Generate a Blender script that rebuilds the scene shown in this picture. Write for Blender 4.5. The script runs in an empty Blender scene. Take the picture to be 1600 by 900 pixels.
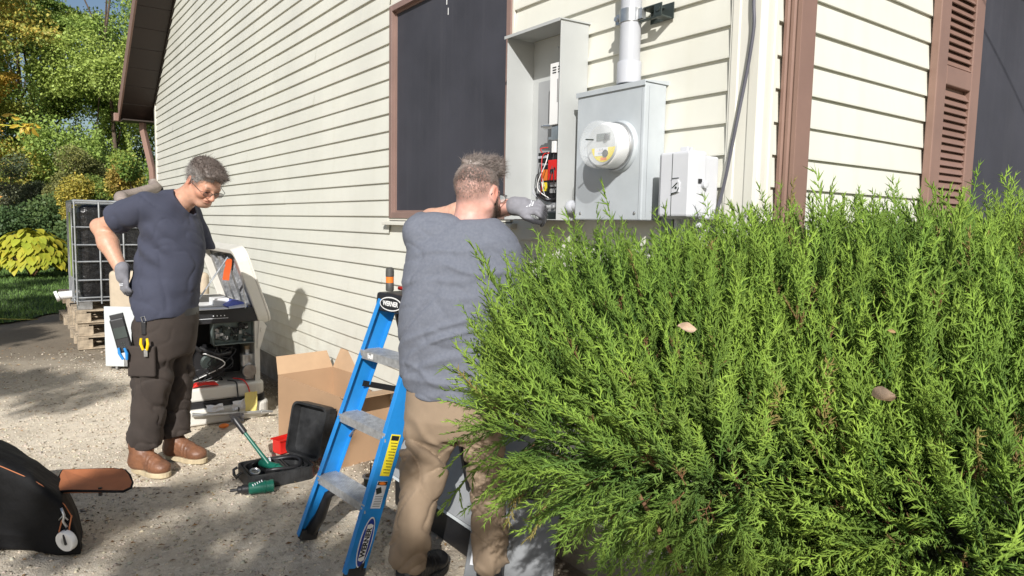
import bpy, math, random
import numpy as np
from mathutils import Vector, Matrix, Euler

# ---------------------------------------------------------------- camera, world, sun
scene = bpy.context.scene
COL = scene.collection
cam_data = bpy.data.cameras.new('camera'); cam = bpy.data.objects.new('camera', cam_data); COL.objects.link(cam)
CAM = Vector((-1.894, -1.313, 1.45))
cam.matrix_world = Matrix(((0.8070, 0.0390, -0.5897, CAM.x), (-0.5906, 0.0862, -0.8023, CAM.y), (0.0195, 0.9955, 0.0928, CAM.z), (0, 0, 0, 1)))
cam_data.sensor_width = 36; cam_data.lens = 24.3; cam_data.clip_start = 0.05; cam_data.clip_end = 500
scene.camera = cam
SUN = Vector((0.52, 0.69, -0.51)).normalized()
sun_el = math.asin(-SUN.z)
world = bpy.data.worlds.new('World'); scene.world = world; world.use_nodes = True
wn = world.node_tree.nodes; wl = world.node_tree.links
bg = wn['Background']; sky = wn.new('ShaderNodeTexSky'); sky.sky_type = 'NISHITA'; sky.sun_disc = False
sky.sun_elevation = sun_el; sky.sun_rotation = math.atan2(-SUN.x, -SUN.y); sky.air_density = 1.0; sky.dust_density = 1.2
wl.new(sky.outputs[0], bg.inputs[0]); bg.inputs[1].default_value = 0.075
sd = bpy.data.lights.new('sun', 'SUN'); sd.energy = 5.0; sd.angle = math.radians(0.55); sd.color = (1.0, 0.972, 0.93)
so = bpy.data.objects.new('sun', sd); COL.objects.link(so); so.rotation_euler = SUN.to_track_quat('-Z', 'Y').to_euler()
vs = scene.view_settings; vs.view_transform = 'Standard'; vs.look = 'None'; vs.exposure = 0.20; vs.gamma = 1.0; vs.use_curve_mapping = False
RT = Vector((0.806, -0.592, 0)); FW = Vector((0.592, 0.806, 0))
def uv2w(u, v, z=0.0):          # metres right of / in front of the point where the photographer stands
    p = Vector((CAM.x, CAM.y, 0)) + RT*u + FW*v
    return (p.x, p.y, z)

# ---------------------------------------------------------------- materials
def nt(name):
    m = bpy.data.materials.new(name); m.use_nodes = True
    n = m.node_tree.nodes; l = m.node_tree.links; b = n['Principled BSDF']
    return m, n, l, b
def mat(name, col, rough=0.5, metal=0.0, var=0.12, vscale=6.0, bump=0.0, bscale=60.0, bdist=0.002, col2=None, spec=None, sheen=0.0, attr=None, coat=0.0, detail=4.0, rvar=0.1):
    m, n, l, b = nt(name)
    tc = n.new('ShaderNodeTexCoord')
    nz = n.new('ShaderNodeTexNoise'); nz.inputs['Scale'].default_value = vscale; nz.inputs['Detail'].default_value = detail; nz.inputs['Roughness'].default_value = 0.6
    l.new(tc.outputs['Object'], nz.inputs['Vector'])
    mx = n.new('ShaderNodeMix'); mx.data_type = 'RGBA'
    c2 = col2 if col2 else tuple(max(0, c*(1-2*var)) for c in col)
    mx.inputs[6].default_value = (*c2, 1); mx.inputs[7].default_value = (*[min(1, c*(1+(0 if col2 else var))) for c in col], 1)
    rp = n.new('ShaderNodeMapRange'); rp.inputs[1].default_value = 0.3; rp.inputs[2].default_value = 0.7
    l.new(nz.outputs[0], rp.inputs[0]); l.new(rp.outputs[0], mx.inputs[0])
    src = mx.outputs[2]
    if attr:
        at = n.new('ShaderNodeAttribute'); at.attribute_name = attr
        mm = n.new('ShaderNodeMix'); mm.data_type = 'RGBA'; mm.blend_type = 'MULTIPLY'; mm.inputs[0].default_value = 1
        l.new(src, mm.inputs[6]); l.new(at.outputs['Color'], mm.inputs[7]); src = mm.outputs[2]
    l.new(src, b.inputs['Base Color'])
    r2 = n.new('ShaderNodeMapRange'); r2.inputs[3].default_value = max(0.02, rough-rvar); r2.inputs[4].default_value = min(1, rough+rvar)
    l.new(nz.outputs[0], r2.inputs[0]); l.new(r2.outputs[0], b.inputs['Roughness'])
    b.inputs['Metallic'].default_value = metal
    if spec is not None: b.inputs['Specular IOR Level'].default_value = spec
    if sheen: b.inputs['Sheen Weight'].default_value = sheen
    if coat: b.inputs['Coat Weight'].default_value = coat
    if bump:
        bn = n.new('ShaderNodeTexNoise'); bn.inputs['Scale'].default_value = bscale; bn.inputs['Detail'].default_value = 5
        l.new(tc.outputs['Object'], bn.inputs['Vector'])
        bp = n.new('ShaderNodeBump'); bp.inputs['Strength'].default_value = bump; bp.inputs['Distance'].default_value = bdist
        l.new(bn.outputs[0], bp.inputs['Height']); l.new(bp.outputs[0], b.inputs['Normal'])
    return m
M = {}
M['siding'] = mat('vinyl_siding', (0.685, 0.68, 0.605), 0.42, var=0.035, vscale=1.3, bump=0.12, bscale=35, bdist=0.003)
# very faint vertical streaks of dirt on the siding
def streaks(m, amount, scale=(14, 14, 0.6), colr=(0.55, 0.53, 0.42)):
    n = m.node_tree.nodes; l = m.node_tree.links; b = n['Principled BSDF']
    src = b.inputs['Base Color'].links[0].from_socket
    tc = n.new('ShaderNodeTexCoord'); mp = n.new('ShaderNodeMapping'); mp.inputs['Scale'].default_value = scale
    nz = n.new('ShaderNodeTexNoise'); nz.inputs['Scale'].default_value = 1.0; nz.inputs['Detail'].default_value = 6
    l.new(tc.outputs['Object'], mp.inputs[0]); l.new(mp.outputs[0], nz.inputs['Vector'])
    rp = n.new('ShaderNodeMapRange'); rp.inputs[1].default_value = 0.5; rp.inputs[2].default_value = 0.8; rp.inputs[4].default_value = amount
    l.new(nz.outputs[0], rp.inputs[0])
    mx = n.new('ShaderNodeMix'); mx.data_type = 'RGBA'; l.new(rp.outputs[0], mx.inputs[0]); l.new(src, mx.inputs[6]); mx.inputs[7].default_value = (*colr, 1)
    l.new(mx.outputs[2], b.inputs['Base Color'])
streaks(M['siding'], 0.22)
def splash(m):      # soil splashed on the lowest courses
    n = m.node_tree.nodes; l = m.node_tree.links; b = n['Principled BSDF']; src = b.inputs['Base Color'].links[0].from_socket
    tc = n.new('ShaderNodeTexCoord'); sx = n.new('ShaderNodeSeparateXYZ'); l.new(tc.outputs['Object'], sx.inputs[0]); nz = n.new('ShaderNodeTexNoise'); nz.inputs['Scale'].default_value = 9; nz.inputs['Detail'].default_value = 8; l.new(tc.outputs['Object'], nz.inputs['Vector'])
    r = n.new('ShaderNodeMapRange'); r.inputs[1].default_value = .75; r.inputs[2].default_value = .25; l.new(sx.outputs[2], r.inputs[0]); r2 = n.new('ShaderNodeMapRange'); r2.inputs[1].default_value = .42; r2.inputs[2].default_value = .72; r2.inputs[4].default_value = .45; l.new(nz.outputs[0], r2.inputs[0])
    mu = n.new('ShaderNodeMath'); mu.operation = 'MULTIPLY'; l.new(r.outputs[0], mu.inputs[0]); l.new(r2.outputs[0], mu.inputs[1]); mx = n.new('ShaderNodeMix'); mx.data_type = 'RGBA'; l.new(mu.outputs[0], mx.inputs[0]); l.new(src, mx.inputs[6]); mx.inputs[7].default_value = (.36, .30, .22, 1); l.new(mx.outputs[2], b.inputs['Base Color'])
splash(M['siding'])
M['trim'] = mat('trim_vinyl', (0.69, 0.675, 0.60), 0.4, var=0.03, vscale=2)
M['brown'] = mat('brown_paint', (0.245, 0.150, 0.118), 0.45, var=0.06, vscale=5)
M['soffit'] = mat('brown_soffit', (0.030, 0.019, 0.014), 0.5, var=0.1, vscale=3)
M['frame_brown'] = mat('window_brown', (0.25, 0.165, 0.14), 0.45, var=0.06)
M['screen'] = mat('solar_screen', (0.042, 0.043, 0.055), 0.75, var=0.12, vscale=2.5, bump=0.4, bscale=900, bdist=0.001)
streaks(M['screen'], 0.35, (30, 30, 0.9), (0.065, 0.065, 0.075))
M['concrete'] = mat('concrete', (0.30, 0.27, 0.23), 0.9, var=0.2, vscale=7, bump=0.6, bscale=80, bdist=0.004)
M['shingle'] = mat('shingles', (0.08, 0.06, 0.05), 0.95, var=0.3, vscale=20, bump=0.5)
M['panel_grey'] = mat('panel_grey_paint', (0.44, 0.455, 0.45), 0.42, var=0.03, vscale=5, bump=0.05, bscale=120)
M['meter_grey'] = mat('meter_grey_paint', (0.44, 0.475, 0.50), 0.38, var=0.05, vscale=7)
streaks(M['meter_grey'], 0.5, (9, 9, 4), (0.56, 0.59, 0.60))
M['pvc'] = mat('grey_pvc', (0.46, 0.475, 0.51), 0.35, var=0.04)
M['box_grey'] = mat('grey_plastic_box', (0.60, 0.61, 0.64), 0.4, var=0.03)
M['galv'] = mat('galvanised', (0.62, 0.63, 0.64), 0.32, metal=0.85, var=0.12, vscale=20)
M['alu'] = mat('aluminium_tread', (0.50, 0.51, 0.52), 0.42, metal=0.55, var=0.15, vscale=40)
M['dark_metal'] = mat('dark_metal', (0.06, 0.075, 0.07), 0.35, metal=0.5)
M['black'] = mat('black_plastic', (0.018, 0.018, 0.020), 0.42, var=0.2, bump=0.1, bscale=200)
M['black_rubber'] = mat('black_rubber', (0.022, 0.022, 0.022), 0.7)
M['case'] = mat('case_plastic', (0.030, 0.031, 0.033), 0.5, var=0.3, vscale=12, bump=0.25, bscale=90)
M['bagcloth'] = mat('bag_cloth', (0.005, 0.005, 0.0058), 0.75, var=0.3, bump=0.5, bscale=25, bdist=0.008, spec=0.25)
M['orange_lin'] = mat('orange_lining', (0.46, 0.16, 0.065), 0.75, var=0.12, vscale=6)
M['white'] = mat('white_plastic', (0.78, 0.78, 0.77), 0.35, var=0.02)
M['cream'] = mat('cream_enamel', (0.66, 0.64, 0.585), 0.35, var=0.03)
M['offwhite'] = mat('white_enamel', (0.52, 0.55, 0.56), 0.4, var=0.04)
M['tan'] = mat('tan_foam', (0.47, 0.39, 0.29), 0.8, var=0.08)
M['card'] = mat('cardboard', (0.40, 0.255, 0.15), 0.85, var=0.05, vscale=3, bump=0.1, bscale=30)
M['card_in'] = mat('cardboard_inside', (0.46, 0.31, 0.19), 0.85, var=0.05)
M['blue'] = mat('blue_fibreglass', (0.020, 0.235, 0.62), 0.35, var=0.08, vscale=8)
M['yellow'] = mat('yellow_label', (0.80, 0.66, 0.03), 0.5, var=0.03)
M['orange'] = mat('orange_plastic', (0.85, 0.22, 0.03), 0.45)
M['red'] = mat('red_plastic', (0.62, 0.02, 0.015), 0.4)
M['green'] = mat('green_tool', (0.010, 0.125, 0.085), 0.35)
M['toolyellow'] = mat('yellow_grip', (0.85, 0.58, 0.01), 0.4)
M['toolblue'] = mat('blue_grip', (0.03, 0.25, 0.62), 0.4)
M['paper'] = mat('paper', (0.72, 0.74, 0.78), 0.6, var=0.03)
M['paperblue'] = mat('blue_paper', (0.10, 0.14, 0.50), 0.6, var=0.05)
M['paperyellow'] = mat('yellow_paper', (0.78, 0.66, 0.22), 0.6)
M['wood'] = mat('pallet_wood', (0.40, 0.325, 0.235), 0.85, var=0.25, vscale=14, bump=0.4, bscale=50)
M['bark'] = mat('bark', (0.12, 0.085, 0.06), 0.9, var=0.3, vscale=15, bump=0.6, bscale=40, bdist=0.01)
M['birch'] = mat('birch_bark', (0.62, 0.60, 0.54), 0.8, var=0.3, vscale=5, bump=0.3)
M['juniperwood'] = mat('juniper_stem', (0.20, 0.10, 0.05), 0.85, var=0.3, vscale=20)
M['skinwood'] = M['juniperwood']
M['plasticwrap'] = mat('black_wrap', (0.010, 0.010, 0.011), 0.25, bump=.8, bscale=14, bdist=0.02, rvar=0.06)
M['hose'] = mat('grey_hose', (0.27, 0.225, 0.20), 0.6, var=0.08)
M['cable'] = mat('cable_grey', (0.10, 0.10, 0.125), 0.5)
M['lens'] = mat('lens_plastic', (0.03, 0.03, 0.035), 0.1)
def glass(name, col=(1, 1, 1), rough=0.02, alpha=0.25):
    m, n, l, b = nt(name)
    b.inputs['Base Color'].default_value = (*col, 1); b.inputs['Roughness'].default_value = rough; b.inputs['Alpha'].default_value = alpha; b.inputs['IOR'].default_value = 1.45
    return m
M['glass'] = glass('meter_glass', (0.9, 0.93, 0.95), 0.03, 0.22)
M['shade_lens'] = glass('tinted_lens', (0.08, 0.05, 0.05), 0.05, 0.6)
M['clear_lens'] = glass('clear_lens', (0.7, 0.78, 0.78), 0.05, 0.35)

# ---------------------------------------------------------------- mesh building
class MB:
    def __init__(s): s.v = []; s.f = []; s.mi = []; s.cur = 0
    def add(s, vs, fs):
        o = len(s.v); s.v += [tuple(v) for v in vs]
        for f in fs: s.f.append(tuple(i+o for i in f)); s.mi.append(s.cur)
        return s
    def box(s, lo, hi, Mx=None):
        (a, b, c), (d, e, f) = lo, hi
        vs = [Vector(p) for p in ((a,b,c),(d,b,c),(d,e,c),(a,e,c),(a,b,f),(d,b,f),(d,e,f),(a,e,f))]
        if Mx is not None: vs = [Mx @ v for v in vs]
        return s.add(vs, [(0,3,2,1),(4,5,6,7),(0,1,5,4),(1,2,6,5),(2,3,7,6),(3,0,4,7)])
    def quad(s, *p): return s.add(p, [tuple(range(len(p)))])
    def prism(s, poly, axis, a, b, Mx=None):
        # poly: 2D points; axis: extrude axis 0/1/2 from a to b
        n = len(poly); vs = []
        for t in (a, b):
            for p in poly:
                q = [p[0], p[1]]; q.insert(axis, t); q = Vector(q)
                vs.append(Mx @ q if Mx is not None else q)
        fs = [tuple(range(n-1, -1, -1)), tuple(range(n, 2*n))] + [(i, (i+1) % n, n+(i+1) % n, n+i) for i in range(n)]
        return s.add(vs, fs)
    def tube(s, pts, r, n=10, cap=True, sx=1.0):
        pts = [Vector(p) for p in pts]; rs = r if hasattr(r, '__len__') else [r]*len(pts)
        up = None; vs = []
        for i, p in enumerate(pts):
            t = (pts[min(i+1, len(pts)-1)] - pts[max(i-1, 0)]).normalized()
            if up is None:
                up = Vector((0, 0, 1)) if abs(t.z) < 0.9 else Vector((1, 0, 0))
            a = t.cross(up).normalized(); up = a.cross(t).normalized()
            for k in range(n):
                th = 2*math.pi*k/n
                vs.append(p + a*(math.cos(th)*rs[i]*sx) + up*(math.sin(th)*rs[i]))
        fs = []
        for i in range(len(pts)-1):
            for k in range(n):
                k2 = (k+1) % n; fs.append((i*n+k, i*n+k2, (i+1)*n+k2, (i+1)*n+k))
        if cap: fs.append(tuple(range(n-1, -1, -1))); fs.append(tuple((len(pts)-1)*n+k for k in range(n)))
        return s.add(vs, fs)
    def lathe(s, prof, origin, axis=(0, 0, 1), n=32):
        # prof: list of (r, h) along axis
        ax = Vector(axis).normalized(); a = ax.orthogonal().normalized(); b = ax.cross(a); o = Vector(origin); vs = []
        for r, h in prof:
            for k in range(n):
                th = 2*math.pi*k/n; vs.append(o + ax*h + a*(r*math.cos(th)) + b*(r*math.sin(th)))
        fs = [(i*n+k, i*n+(k+1) % n, (i+1)*n+(k+1) % n, (i+1)*n+k) for i in range(len(prof)-1) for k in range(n)]
        if prof[0][0] > 0: fs.append(tuple(range(n-1, -1, -1)))
        if prof[-1][0] > 0: fs.append(tuple((len(prof)-1)*n+k for k in range(n)))
        return s.add(vs, fs)
    def ell(s, c, r, n=16, m=10, Mx=None):
        c = Vector(c); vs = []; fs = []
        for i in range(m+1):
            ph = math.pi*i/m
            for k in range(n):
                th = 2*math.pi*k/n; p = Vector((r[0]*math.sin(ph)*math.cos(th), r[1]*math.sin(ph)*math.sin(th), -r[2]*math.cos(ph)))
                if Mx is not None: p = Mx @ p
                vs.append(c+p)
        for i in range(m):
            for k in range(n): fs.append((i*n+k, i*n+(k+1) % n, (i+1)*n+(k+1) % n, (i+1)*n+k))
        return s.add(vs, fs)
    def build(s, name, mats, parent=None, bevel=0.0, smooth=False, segs=2, **kw):
        me = bpy.data.meshes.new(name); me.from_pydata(s.v, [], s.f); me.update()
        for m in (mats if isinstance(mats, (list, tuple)) else [mats]): me.materials.append(m)
        if any(s.mi): me.polygons.foreach_set('material_index', s.mi)
        o = bpy.data.objects.new(name, me); COL.objects.link(o)
        if parent: o.parent = parent
        if smooth:
            me.polygons.foreach_set('use_smooth', [True]*len(me.polygons))
            if smooth == 'auto':
                me.set_sharp_from_angle(angle=math.radians(40))
        if bevel:
            b = o.modifiers.new('bevel', 'BEVEL'); b.width = bevel; b.segments = segs; b.limit_method = 'ANGLE'; b.angle_limit = math.radians(40)
        if kw: tag(o, **kw)
        return o
    def islands(s, name, mats, parent=None, world=False, **kw):
        """each loose piece becomes a part of its own"""
        par = list(range(len(s.v)))
        def find(i):
            while par[i] != i: par[i] = par[par[i]]; i = par[i]
            return i
        for f in s.f:
            r = find(f[0])
            for i in f[1:]: par[find(i)] = r
        gr = {}
        for f in s.f: gr.setdefault(find(f[0]), []).append(f)
        out = []
        for fs in gr.values():
            ids = sorted({i for f in fs for i in f}); mp = {i: k for k, i in enumerate(ids)}; m = MB(); m.add([s.v[i] for i in ids], [tuple(mp[i] for i in f) for f in fs]); o = m.build(name, mats, None if world else parent, **kw)
            if world: under(parent, o)
            out.append(o)
        return out
def tag(o, label=None, cat=None, group=None, kind=None):
    if label: o['label'] = label
    if cat: o['category'] = cat
    if group: o['group'] = group
    if kind: o['kind'] = kind
    return o
def thing(name, label, cat, loc=(0, 0, 0), group=None, rot=0.0):
    o = bpy.data.objects.new(name, None); o.empty_display_size = 0.1; COL.objects.link(o); o.location = loc; o.rotation_euler = (0, 0, rot)
    return tag(o, label, cat, group)
def under(root, o):                      # parts are modelled in world space and keep it under their thing
    o.parent = root
    bpy.context.view_layer.update()
    o.matrix_parent_inverse = root.matrix_world.inverted()
    return o
def npmesh(name, V, F, material, parent=None, smooth=False, attrs=None):
    """V (n,3), F (m,k) numpy -> mesh object, fast."""
    me = bpy.data.meshes.new(name); k = F.shape[1]
    me.vertices.add(len(V)); me.vertices.foreach_set('co', np.ascontiguousarray(V, np.float32).ravel())
    me.loops.add(F.size); me.loops.foreach_set('vertex_index', np.ascontiguousarray(F, np.int32).ravel())
    me.polygons.add(len(F)); me.polygons.foreach_set('loop_start', np.arange(0, F.size, k, dtype=np.int32)); me.polygons.foreach_set('loop_total', np.full(len(F), k, np.int32))
    if smooth: me.polygons.foreach_set('use_smooth', np.ones(len(F), bool))
    me.update(calc_edges=True)
    if attrs:
        for nm, arr in attrs.items():
            if arr.ndim == 2:
                a = me.color_attributes.new(nm, 'FLOAT_COLOR', 'POINT'); a.data.foreach_set('color', np.ascontiguousarray(arr, np.float32).ravel())
            else:
                a = me.attributes.new(nm, 'FLOAT', 'POINT'); a.data.foreach_set('value', np.ascontiguousarray(arr, np.float32))
    me.materials.append(material)
    o = bpy.data.objects.new(name, me); COL.objects.link(o)
    if parent: o.parent = parent
    return o
def textmesh(name, txt, size, Mx, material, parent=None, extrude=0.0004, sx=1.0, bold=0.0):
    cu = bpy.data.curves.new(name, 'FONT'); cu.body = txt; cu.size = size; cu.align_x = 'CENTER'; cu.align_y = 'CENTER'; cu.extrude = extrude; cu.offset = bold
    ob = bpy.data.objects.new(name, cu); COL.objects.link(ob)
    dg = bpy.context.evaluated_depsgraph_get(); me = bpy.data.meshes.new_from_object(ob.evaluated_get(dg))
    COL.objects.unlink(ob); bpy.data.objects.remove(ob)
    me.transform(Mx @ Matrix.Diagonal((sx, 1, 1, 1))); me.materials.clear(); me.materials.append(material); me.name = name
    o = bpy.data.objects.new(name, me); COL.objects.link(o)
    if parent: o.parent = parent
    return o
def frame(o, x, y, z=None):             # 4x4 from origin and two in-plane axes
    x = Vector(x).normalized(); y = Vector(y); y = (y - x*y.dot(x)).normalized(); z = x.cross(y)
    return Matrix(((x.x, y.x, z.x, o[0]), (x.y, y.y, z.y, o[1]), (x.z, y.z, z.z, o[2]), (0, 0, 0, 1)))
# value noise in numpy
_rng = np.random.RandomState(7); _tab = _rng.rand(64, 64, 64).astype(np.float32)
def vnoise(P):
    P = np.asarray(P, np.float32); i = np.floor(P).astype(np.int32); f = P-i; f = f*f*(3-2*f); r = 0
    for dx in (0, 1):
        for dy in (0, 1):
            for dz in (0, 1):
                w = (f[:, 0] if dx else 1-f[:, 0])*(f[:, 1] if dy else 1-f[:, 1])*(f[:, 2] if dz else 1-f[:, 2])
                r = r + w*_tab[(i[:, 0]+dx) & 63, (i[:, 1]+dy) & 63, (i[:, 2]+dz) & 63]
    return r*2-1
# ================================================================= HOUSE
house = thing('house', 'cream sided house with brown shutter and dark screened windows beside the gravel yard', 'house')
RS = random.Random(3)
Z0, CH = 0.255, 0.102
YF = 10.32; EZ = 3.10; SL = 0.675; RIDGE = YF/2
def siding(name, fn, spans, nmax, rake=False):
    """fn(out, s, z) -> world point; spans(z0,z1) -> list of (s0,s1) clear runs"""
    mb = MB()
    for k in range(nmax):
        z0 = Z0+k*CH; z1 = z0+CH+0.004
        for (a, b) in spans(z0, z1):
            # split in lengths of board with lapped joints
            cuts = [a]; s = a + RS.uniform(1.0, 3.6)
            while s < b-0.4: cuts.append(s); s += RS.uniform(1.8, 3.7)
            cuts.append(b)
            for i in range(len(cuts)-1):
                c, d = cuts[i], cuts[i+1]
                if i < len(cuts)-2: d += 0.02
                o1 = 0.0155 + (0.0018 if i % 2 else 0) + RS.uniform(-0.0006, 0.0006); zz = z0 + RS.uniform(-0.0015, 0.0015)
                ct, dt = c, d
                if rake:
                    if z1 > EZ:
                        ct = max(c, (z1-EZ)/SL); dt = min(d, YF-(z1-EZ)/SL)
                        if dt <= ct: continue
                    if z0 > EZ: c = max(c, (z0-EZ)/SL); d = min(d, YF-(z0-EZ)/SL)
                nn = max(1, int((d-c)/0.6)); ww = [RS.uniform(-0.0007, 0.0007) for _ in range(nn+1)]
                for j in range(nn):
                    p, q = c+(d-c)*j/nn, c+(d-c)*(j+1)/nn; pt, qt = ct+(dt-ct)*j/nn, ct+(dt-ct)*(j+1)/nn
                    wa, wb = o1+ww[j], o1+ww[j+1]
                    mb.quad(fn(0.001, p, zz), fn(0.001, q, zz), fn(wb, q, zz), fn(wa, p, zz))
                    mb.quad(fn(wa, p, zz), fn(wb, q, zz), fn(wb, q, zz+0.006), fn(wa, p, zz+0.006))
                    mb.quad(fn(wa, p, zz+0.006), fn(wb, q, zz+0.006), fn(0.0035, qt, z1), fn(0.0035, pt, z1))
    return under(house, mb.build(name, M['siding']))
WY0, WY1, WZ0, WZ1 = 1.262, 2.515, 1.452, 2.716
def sp1(z0, z1):
    if z0 < WZ1-0.01 and z1-0.004 > WZ0-0.02: return [(0.085, WY0), (WY1, YF-0.03)]
    return [(0.085, YF-0.03)]
siding('siding_wall', lambda o, s, z: (-o, s, z), sp1, 66, True)
WX0, WX1 = 1.505, 3.4
def sp2(z0, z1):
    if z0 < 2.75 and z1 > 1.0: return [(0.045, WX0), (WX1, 6.0)]
    return [(0.045, 6.0)]
siding('siding_wall', lambda o, s, z: (s, -o, z), sp2, 28)
mb = MB()  # sheathing behind, window openings left out, and far wall
def wallx(y0, y1, z0, z1): mb.box((0.0, y0, z0), (0.12, y1, z1))
wallx(0.0, WY0, 0.262, 3.1); wallx(WY1, YF, 0.262, 3.1); wallx(WY0, WY1, 0.262, WZ0); wallx(WY0, WY1, WZ1, 3.1)
mb.prism([(0.0, 3.1), (YF, 3.1), (RIDGE, 3.1+RIDGE*SL)], 0, 0.0, 0.12)
mb.box((0.12, 0.0, 0.262), (WX0, 0.12, 3.1)); mb.box((WX1, 0, 0.262), (6, 0.12, 3.1)); mb.box((WX0, 0, 0.262), (WX1, 0.12, 1.0)); mb.box((WX0, 0, 2.75), (WX1, 0.12, 3.1))
mb.box((0.12, YF-0.12, 0.262), (8, YF, 3.1)); mb.box((6, 0, 0.262), (8, 0.12, 3.1)); mb.box((7.9, 0.12, 0.262), (8.0, YF-0.12, 3.1))
under(house, mb.build('wall_core', M['trim']))
mb = MB(); mb.box((0.018, 0.018, -0.3), (8, YF-0.02, 0.262))
under(house, mb.build('foundation', M['concrete'], bevel=0.006))
# corner trims
mb = MB()
prof = [(-0.020, 0.100), (-0.020, 0.094), (-0.024, 0.090), (-0.024, 0.066), (-0.0205, 0.062), (-0.0205, 0.026), (-0.025, 0.019), (-0.027, -0.012), (-0.022, -0.024), (-0.010, -0.027),
        (0.014, -0.0255), (0.020, -0.021), (0.034, -0.021), (0.037, -0.024), (0.052, -0.024), (0.055, -0.019), (0.055, 0.0), (0.0, 0.0), (0.0, 0.100)]
mb.prism(prof, 2, 0.245, 3.1)
under(house, mb.build('corner_trim', M['trim'], bevel=0.0015))
mb = MB(); mb.box((-0.022, YF-0.06, 0.245), (0.0, YF+0.02, 3.12)); mb.box((0.0, YF, 0.245), (0.08, YF+0.02, 3.12))
under(house, mb.build('corner_trim', M['trim'], bevel=0.003))
# starter strip
mb = MB(); mb.box((-0.008, 0.1, 0.238), (0.018, YF-0.06, 0.256)); under(house, mb.build('starter_strip', M['trim']))
# roof: two slopes, soffit panels, fascia
OV = 0.45; EV = 0.33; TH = 0.17
def rz(y): return EZ + min(y, YF-y)*SL
mb = MB()
for (ya, yb) in ((-EV, RIDGE), (RIDGE, YF+EV)):
    za, zb = rz(ya), rz(yb)
    mb.prism([(ya, za+0.03), (yb, zb+0.03), (yb, zb+TH+0.03), (ya, za+TH+0.03)], 0, -OV+0.02, 8.4)
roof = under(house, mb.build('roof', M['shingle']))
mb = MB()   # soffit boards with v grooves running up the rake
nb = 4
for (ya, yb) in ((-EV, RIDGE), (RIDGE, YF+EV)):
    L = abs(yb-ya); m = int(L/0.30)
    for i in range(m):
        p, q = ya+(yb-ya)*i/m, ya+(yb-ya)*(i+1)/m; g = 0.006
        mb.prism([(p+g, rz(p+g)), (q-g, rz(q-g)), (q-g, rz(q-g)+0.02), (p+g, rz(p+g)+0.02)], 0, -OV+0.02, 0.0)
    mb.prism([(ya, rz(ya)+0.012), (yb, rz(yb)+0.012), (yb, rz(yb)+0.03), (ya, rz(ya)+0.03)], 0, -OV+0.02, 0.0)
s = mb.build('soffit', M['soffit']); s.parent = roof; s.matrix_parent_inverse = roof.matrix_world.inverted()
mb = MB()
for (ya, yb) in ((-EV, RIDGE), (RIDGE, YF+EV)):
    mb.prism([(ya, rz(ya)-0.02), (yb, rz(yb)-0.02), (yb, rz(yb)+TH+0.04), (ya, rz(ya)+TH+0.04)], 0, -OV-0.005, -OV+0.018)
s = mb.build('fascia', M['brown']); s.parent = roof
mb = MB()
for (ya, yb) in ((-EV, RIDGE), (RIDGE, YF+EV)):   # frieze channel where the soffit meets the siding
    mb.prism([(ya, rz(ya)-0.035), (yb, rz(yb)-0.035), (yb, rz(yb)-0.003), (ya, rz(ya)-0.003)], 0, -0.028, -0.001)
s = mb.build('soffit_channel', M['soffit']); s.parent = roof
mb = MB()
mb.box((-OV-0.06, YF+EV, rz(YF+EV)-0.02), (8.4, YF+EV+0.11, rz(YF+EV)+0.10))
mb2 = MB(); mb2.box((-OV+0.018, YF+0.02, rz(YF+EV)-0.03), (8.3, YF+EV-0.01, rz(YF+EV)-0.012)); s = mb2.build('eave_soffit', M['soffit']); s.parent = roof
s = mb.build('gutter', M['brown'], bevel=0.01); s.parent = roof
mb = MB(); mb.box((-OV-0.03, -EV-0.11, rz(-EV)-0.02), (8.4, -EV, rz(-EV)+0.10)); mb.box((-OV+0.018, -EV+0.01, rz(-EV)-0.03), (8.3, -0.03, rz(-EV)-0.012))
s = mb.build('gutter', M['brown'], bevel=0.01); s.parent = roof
# long-wall window
w = thing('window', None, None); w.parent = house
mb = MB()
a, b, c, d = WY0+0.004, WY1-0.004, WZ0+0.004, WZ1-0.004; t = 0.012
for (lo, hi) in (((a, c), (a+t, d)), ((b-t, c), (b, d)), ((a+t, d-t), (b-t, d)), ((a+t, c), (b-t, c+t))): mb.box((-0.018, lo[0], lo[1]), (0.03, hi[0], hi[1]))
j = mb.build('j_channel', M['trim']); j.parent = w
mb = MB(); a += t+.001; b -= t+.001; c += t+.001; d -= t+.001; t = 0.034
for (lo, hi) in (((a, c), (a+t, d)), ((b-t, c), (b, d)), ((a+t, d-t), (b-t, d)), ((a+t, c), (b-t, c+t))): mb.box((-0.026, lo[0], lo[1]), (0.05, hi[0], hi[1]))
j = mb.build('frame', M['frame_brown'], bevel=0.002); j.parent = w
mb = MB(); a2, b2, c2, d2 = a+t, b-t, c+t, d-t
e = 0.012
for (lo, hi) in (((a2, c2), (a2+e, d2)), ((b2-e, c2), (b2, d2)), ((a2+e, d2-e), (b2-e, d2)), ((a2+e, c2), (b2-e, c2+e))): mb.box((0.0, lo[0], lo[1]), (0.018, hi[0], hi[1]))
mb.cur = 1; mb.box((0.006, a2+e, c2+e), (0.010, b2-e, d2-e))
mb.cur = 2
for (yy, zz, hh, ww_) in ((1.89, 2.575, 0.05, 0.006), (1.875, 2.52, 0.035, 0.005), (1.90, 2.63, 0.03, 0.004)):     # bird dropping streak
    mb.box((0.0045, yy, zz), (0.006, yy+ww_, zz+hh))
j = mb.build('insect_screen', [M['frame_brown'], M['screen'], M['white']]); j.parent = w
mb = MB(); mb.prism([(-0.045, 1.428), (-0.002, 1.428), (-0.002, 1.451), (-0.030, 1.451), (-0.045, 1.446)], 1, 1.225, 2.555)
j = mb.build('sill', M['trim'], bevel=0.002); j.parent = w
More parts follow.
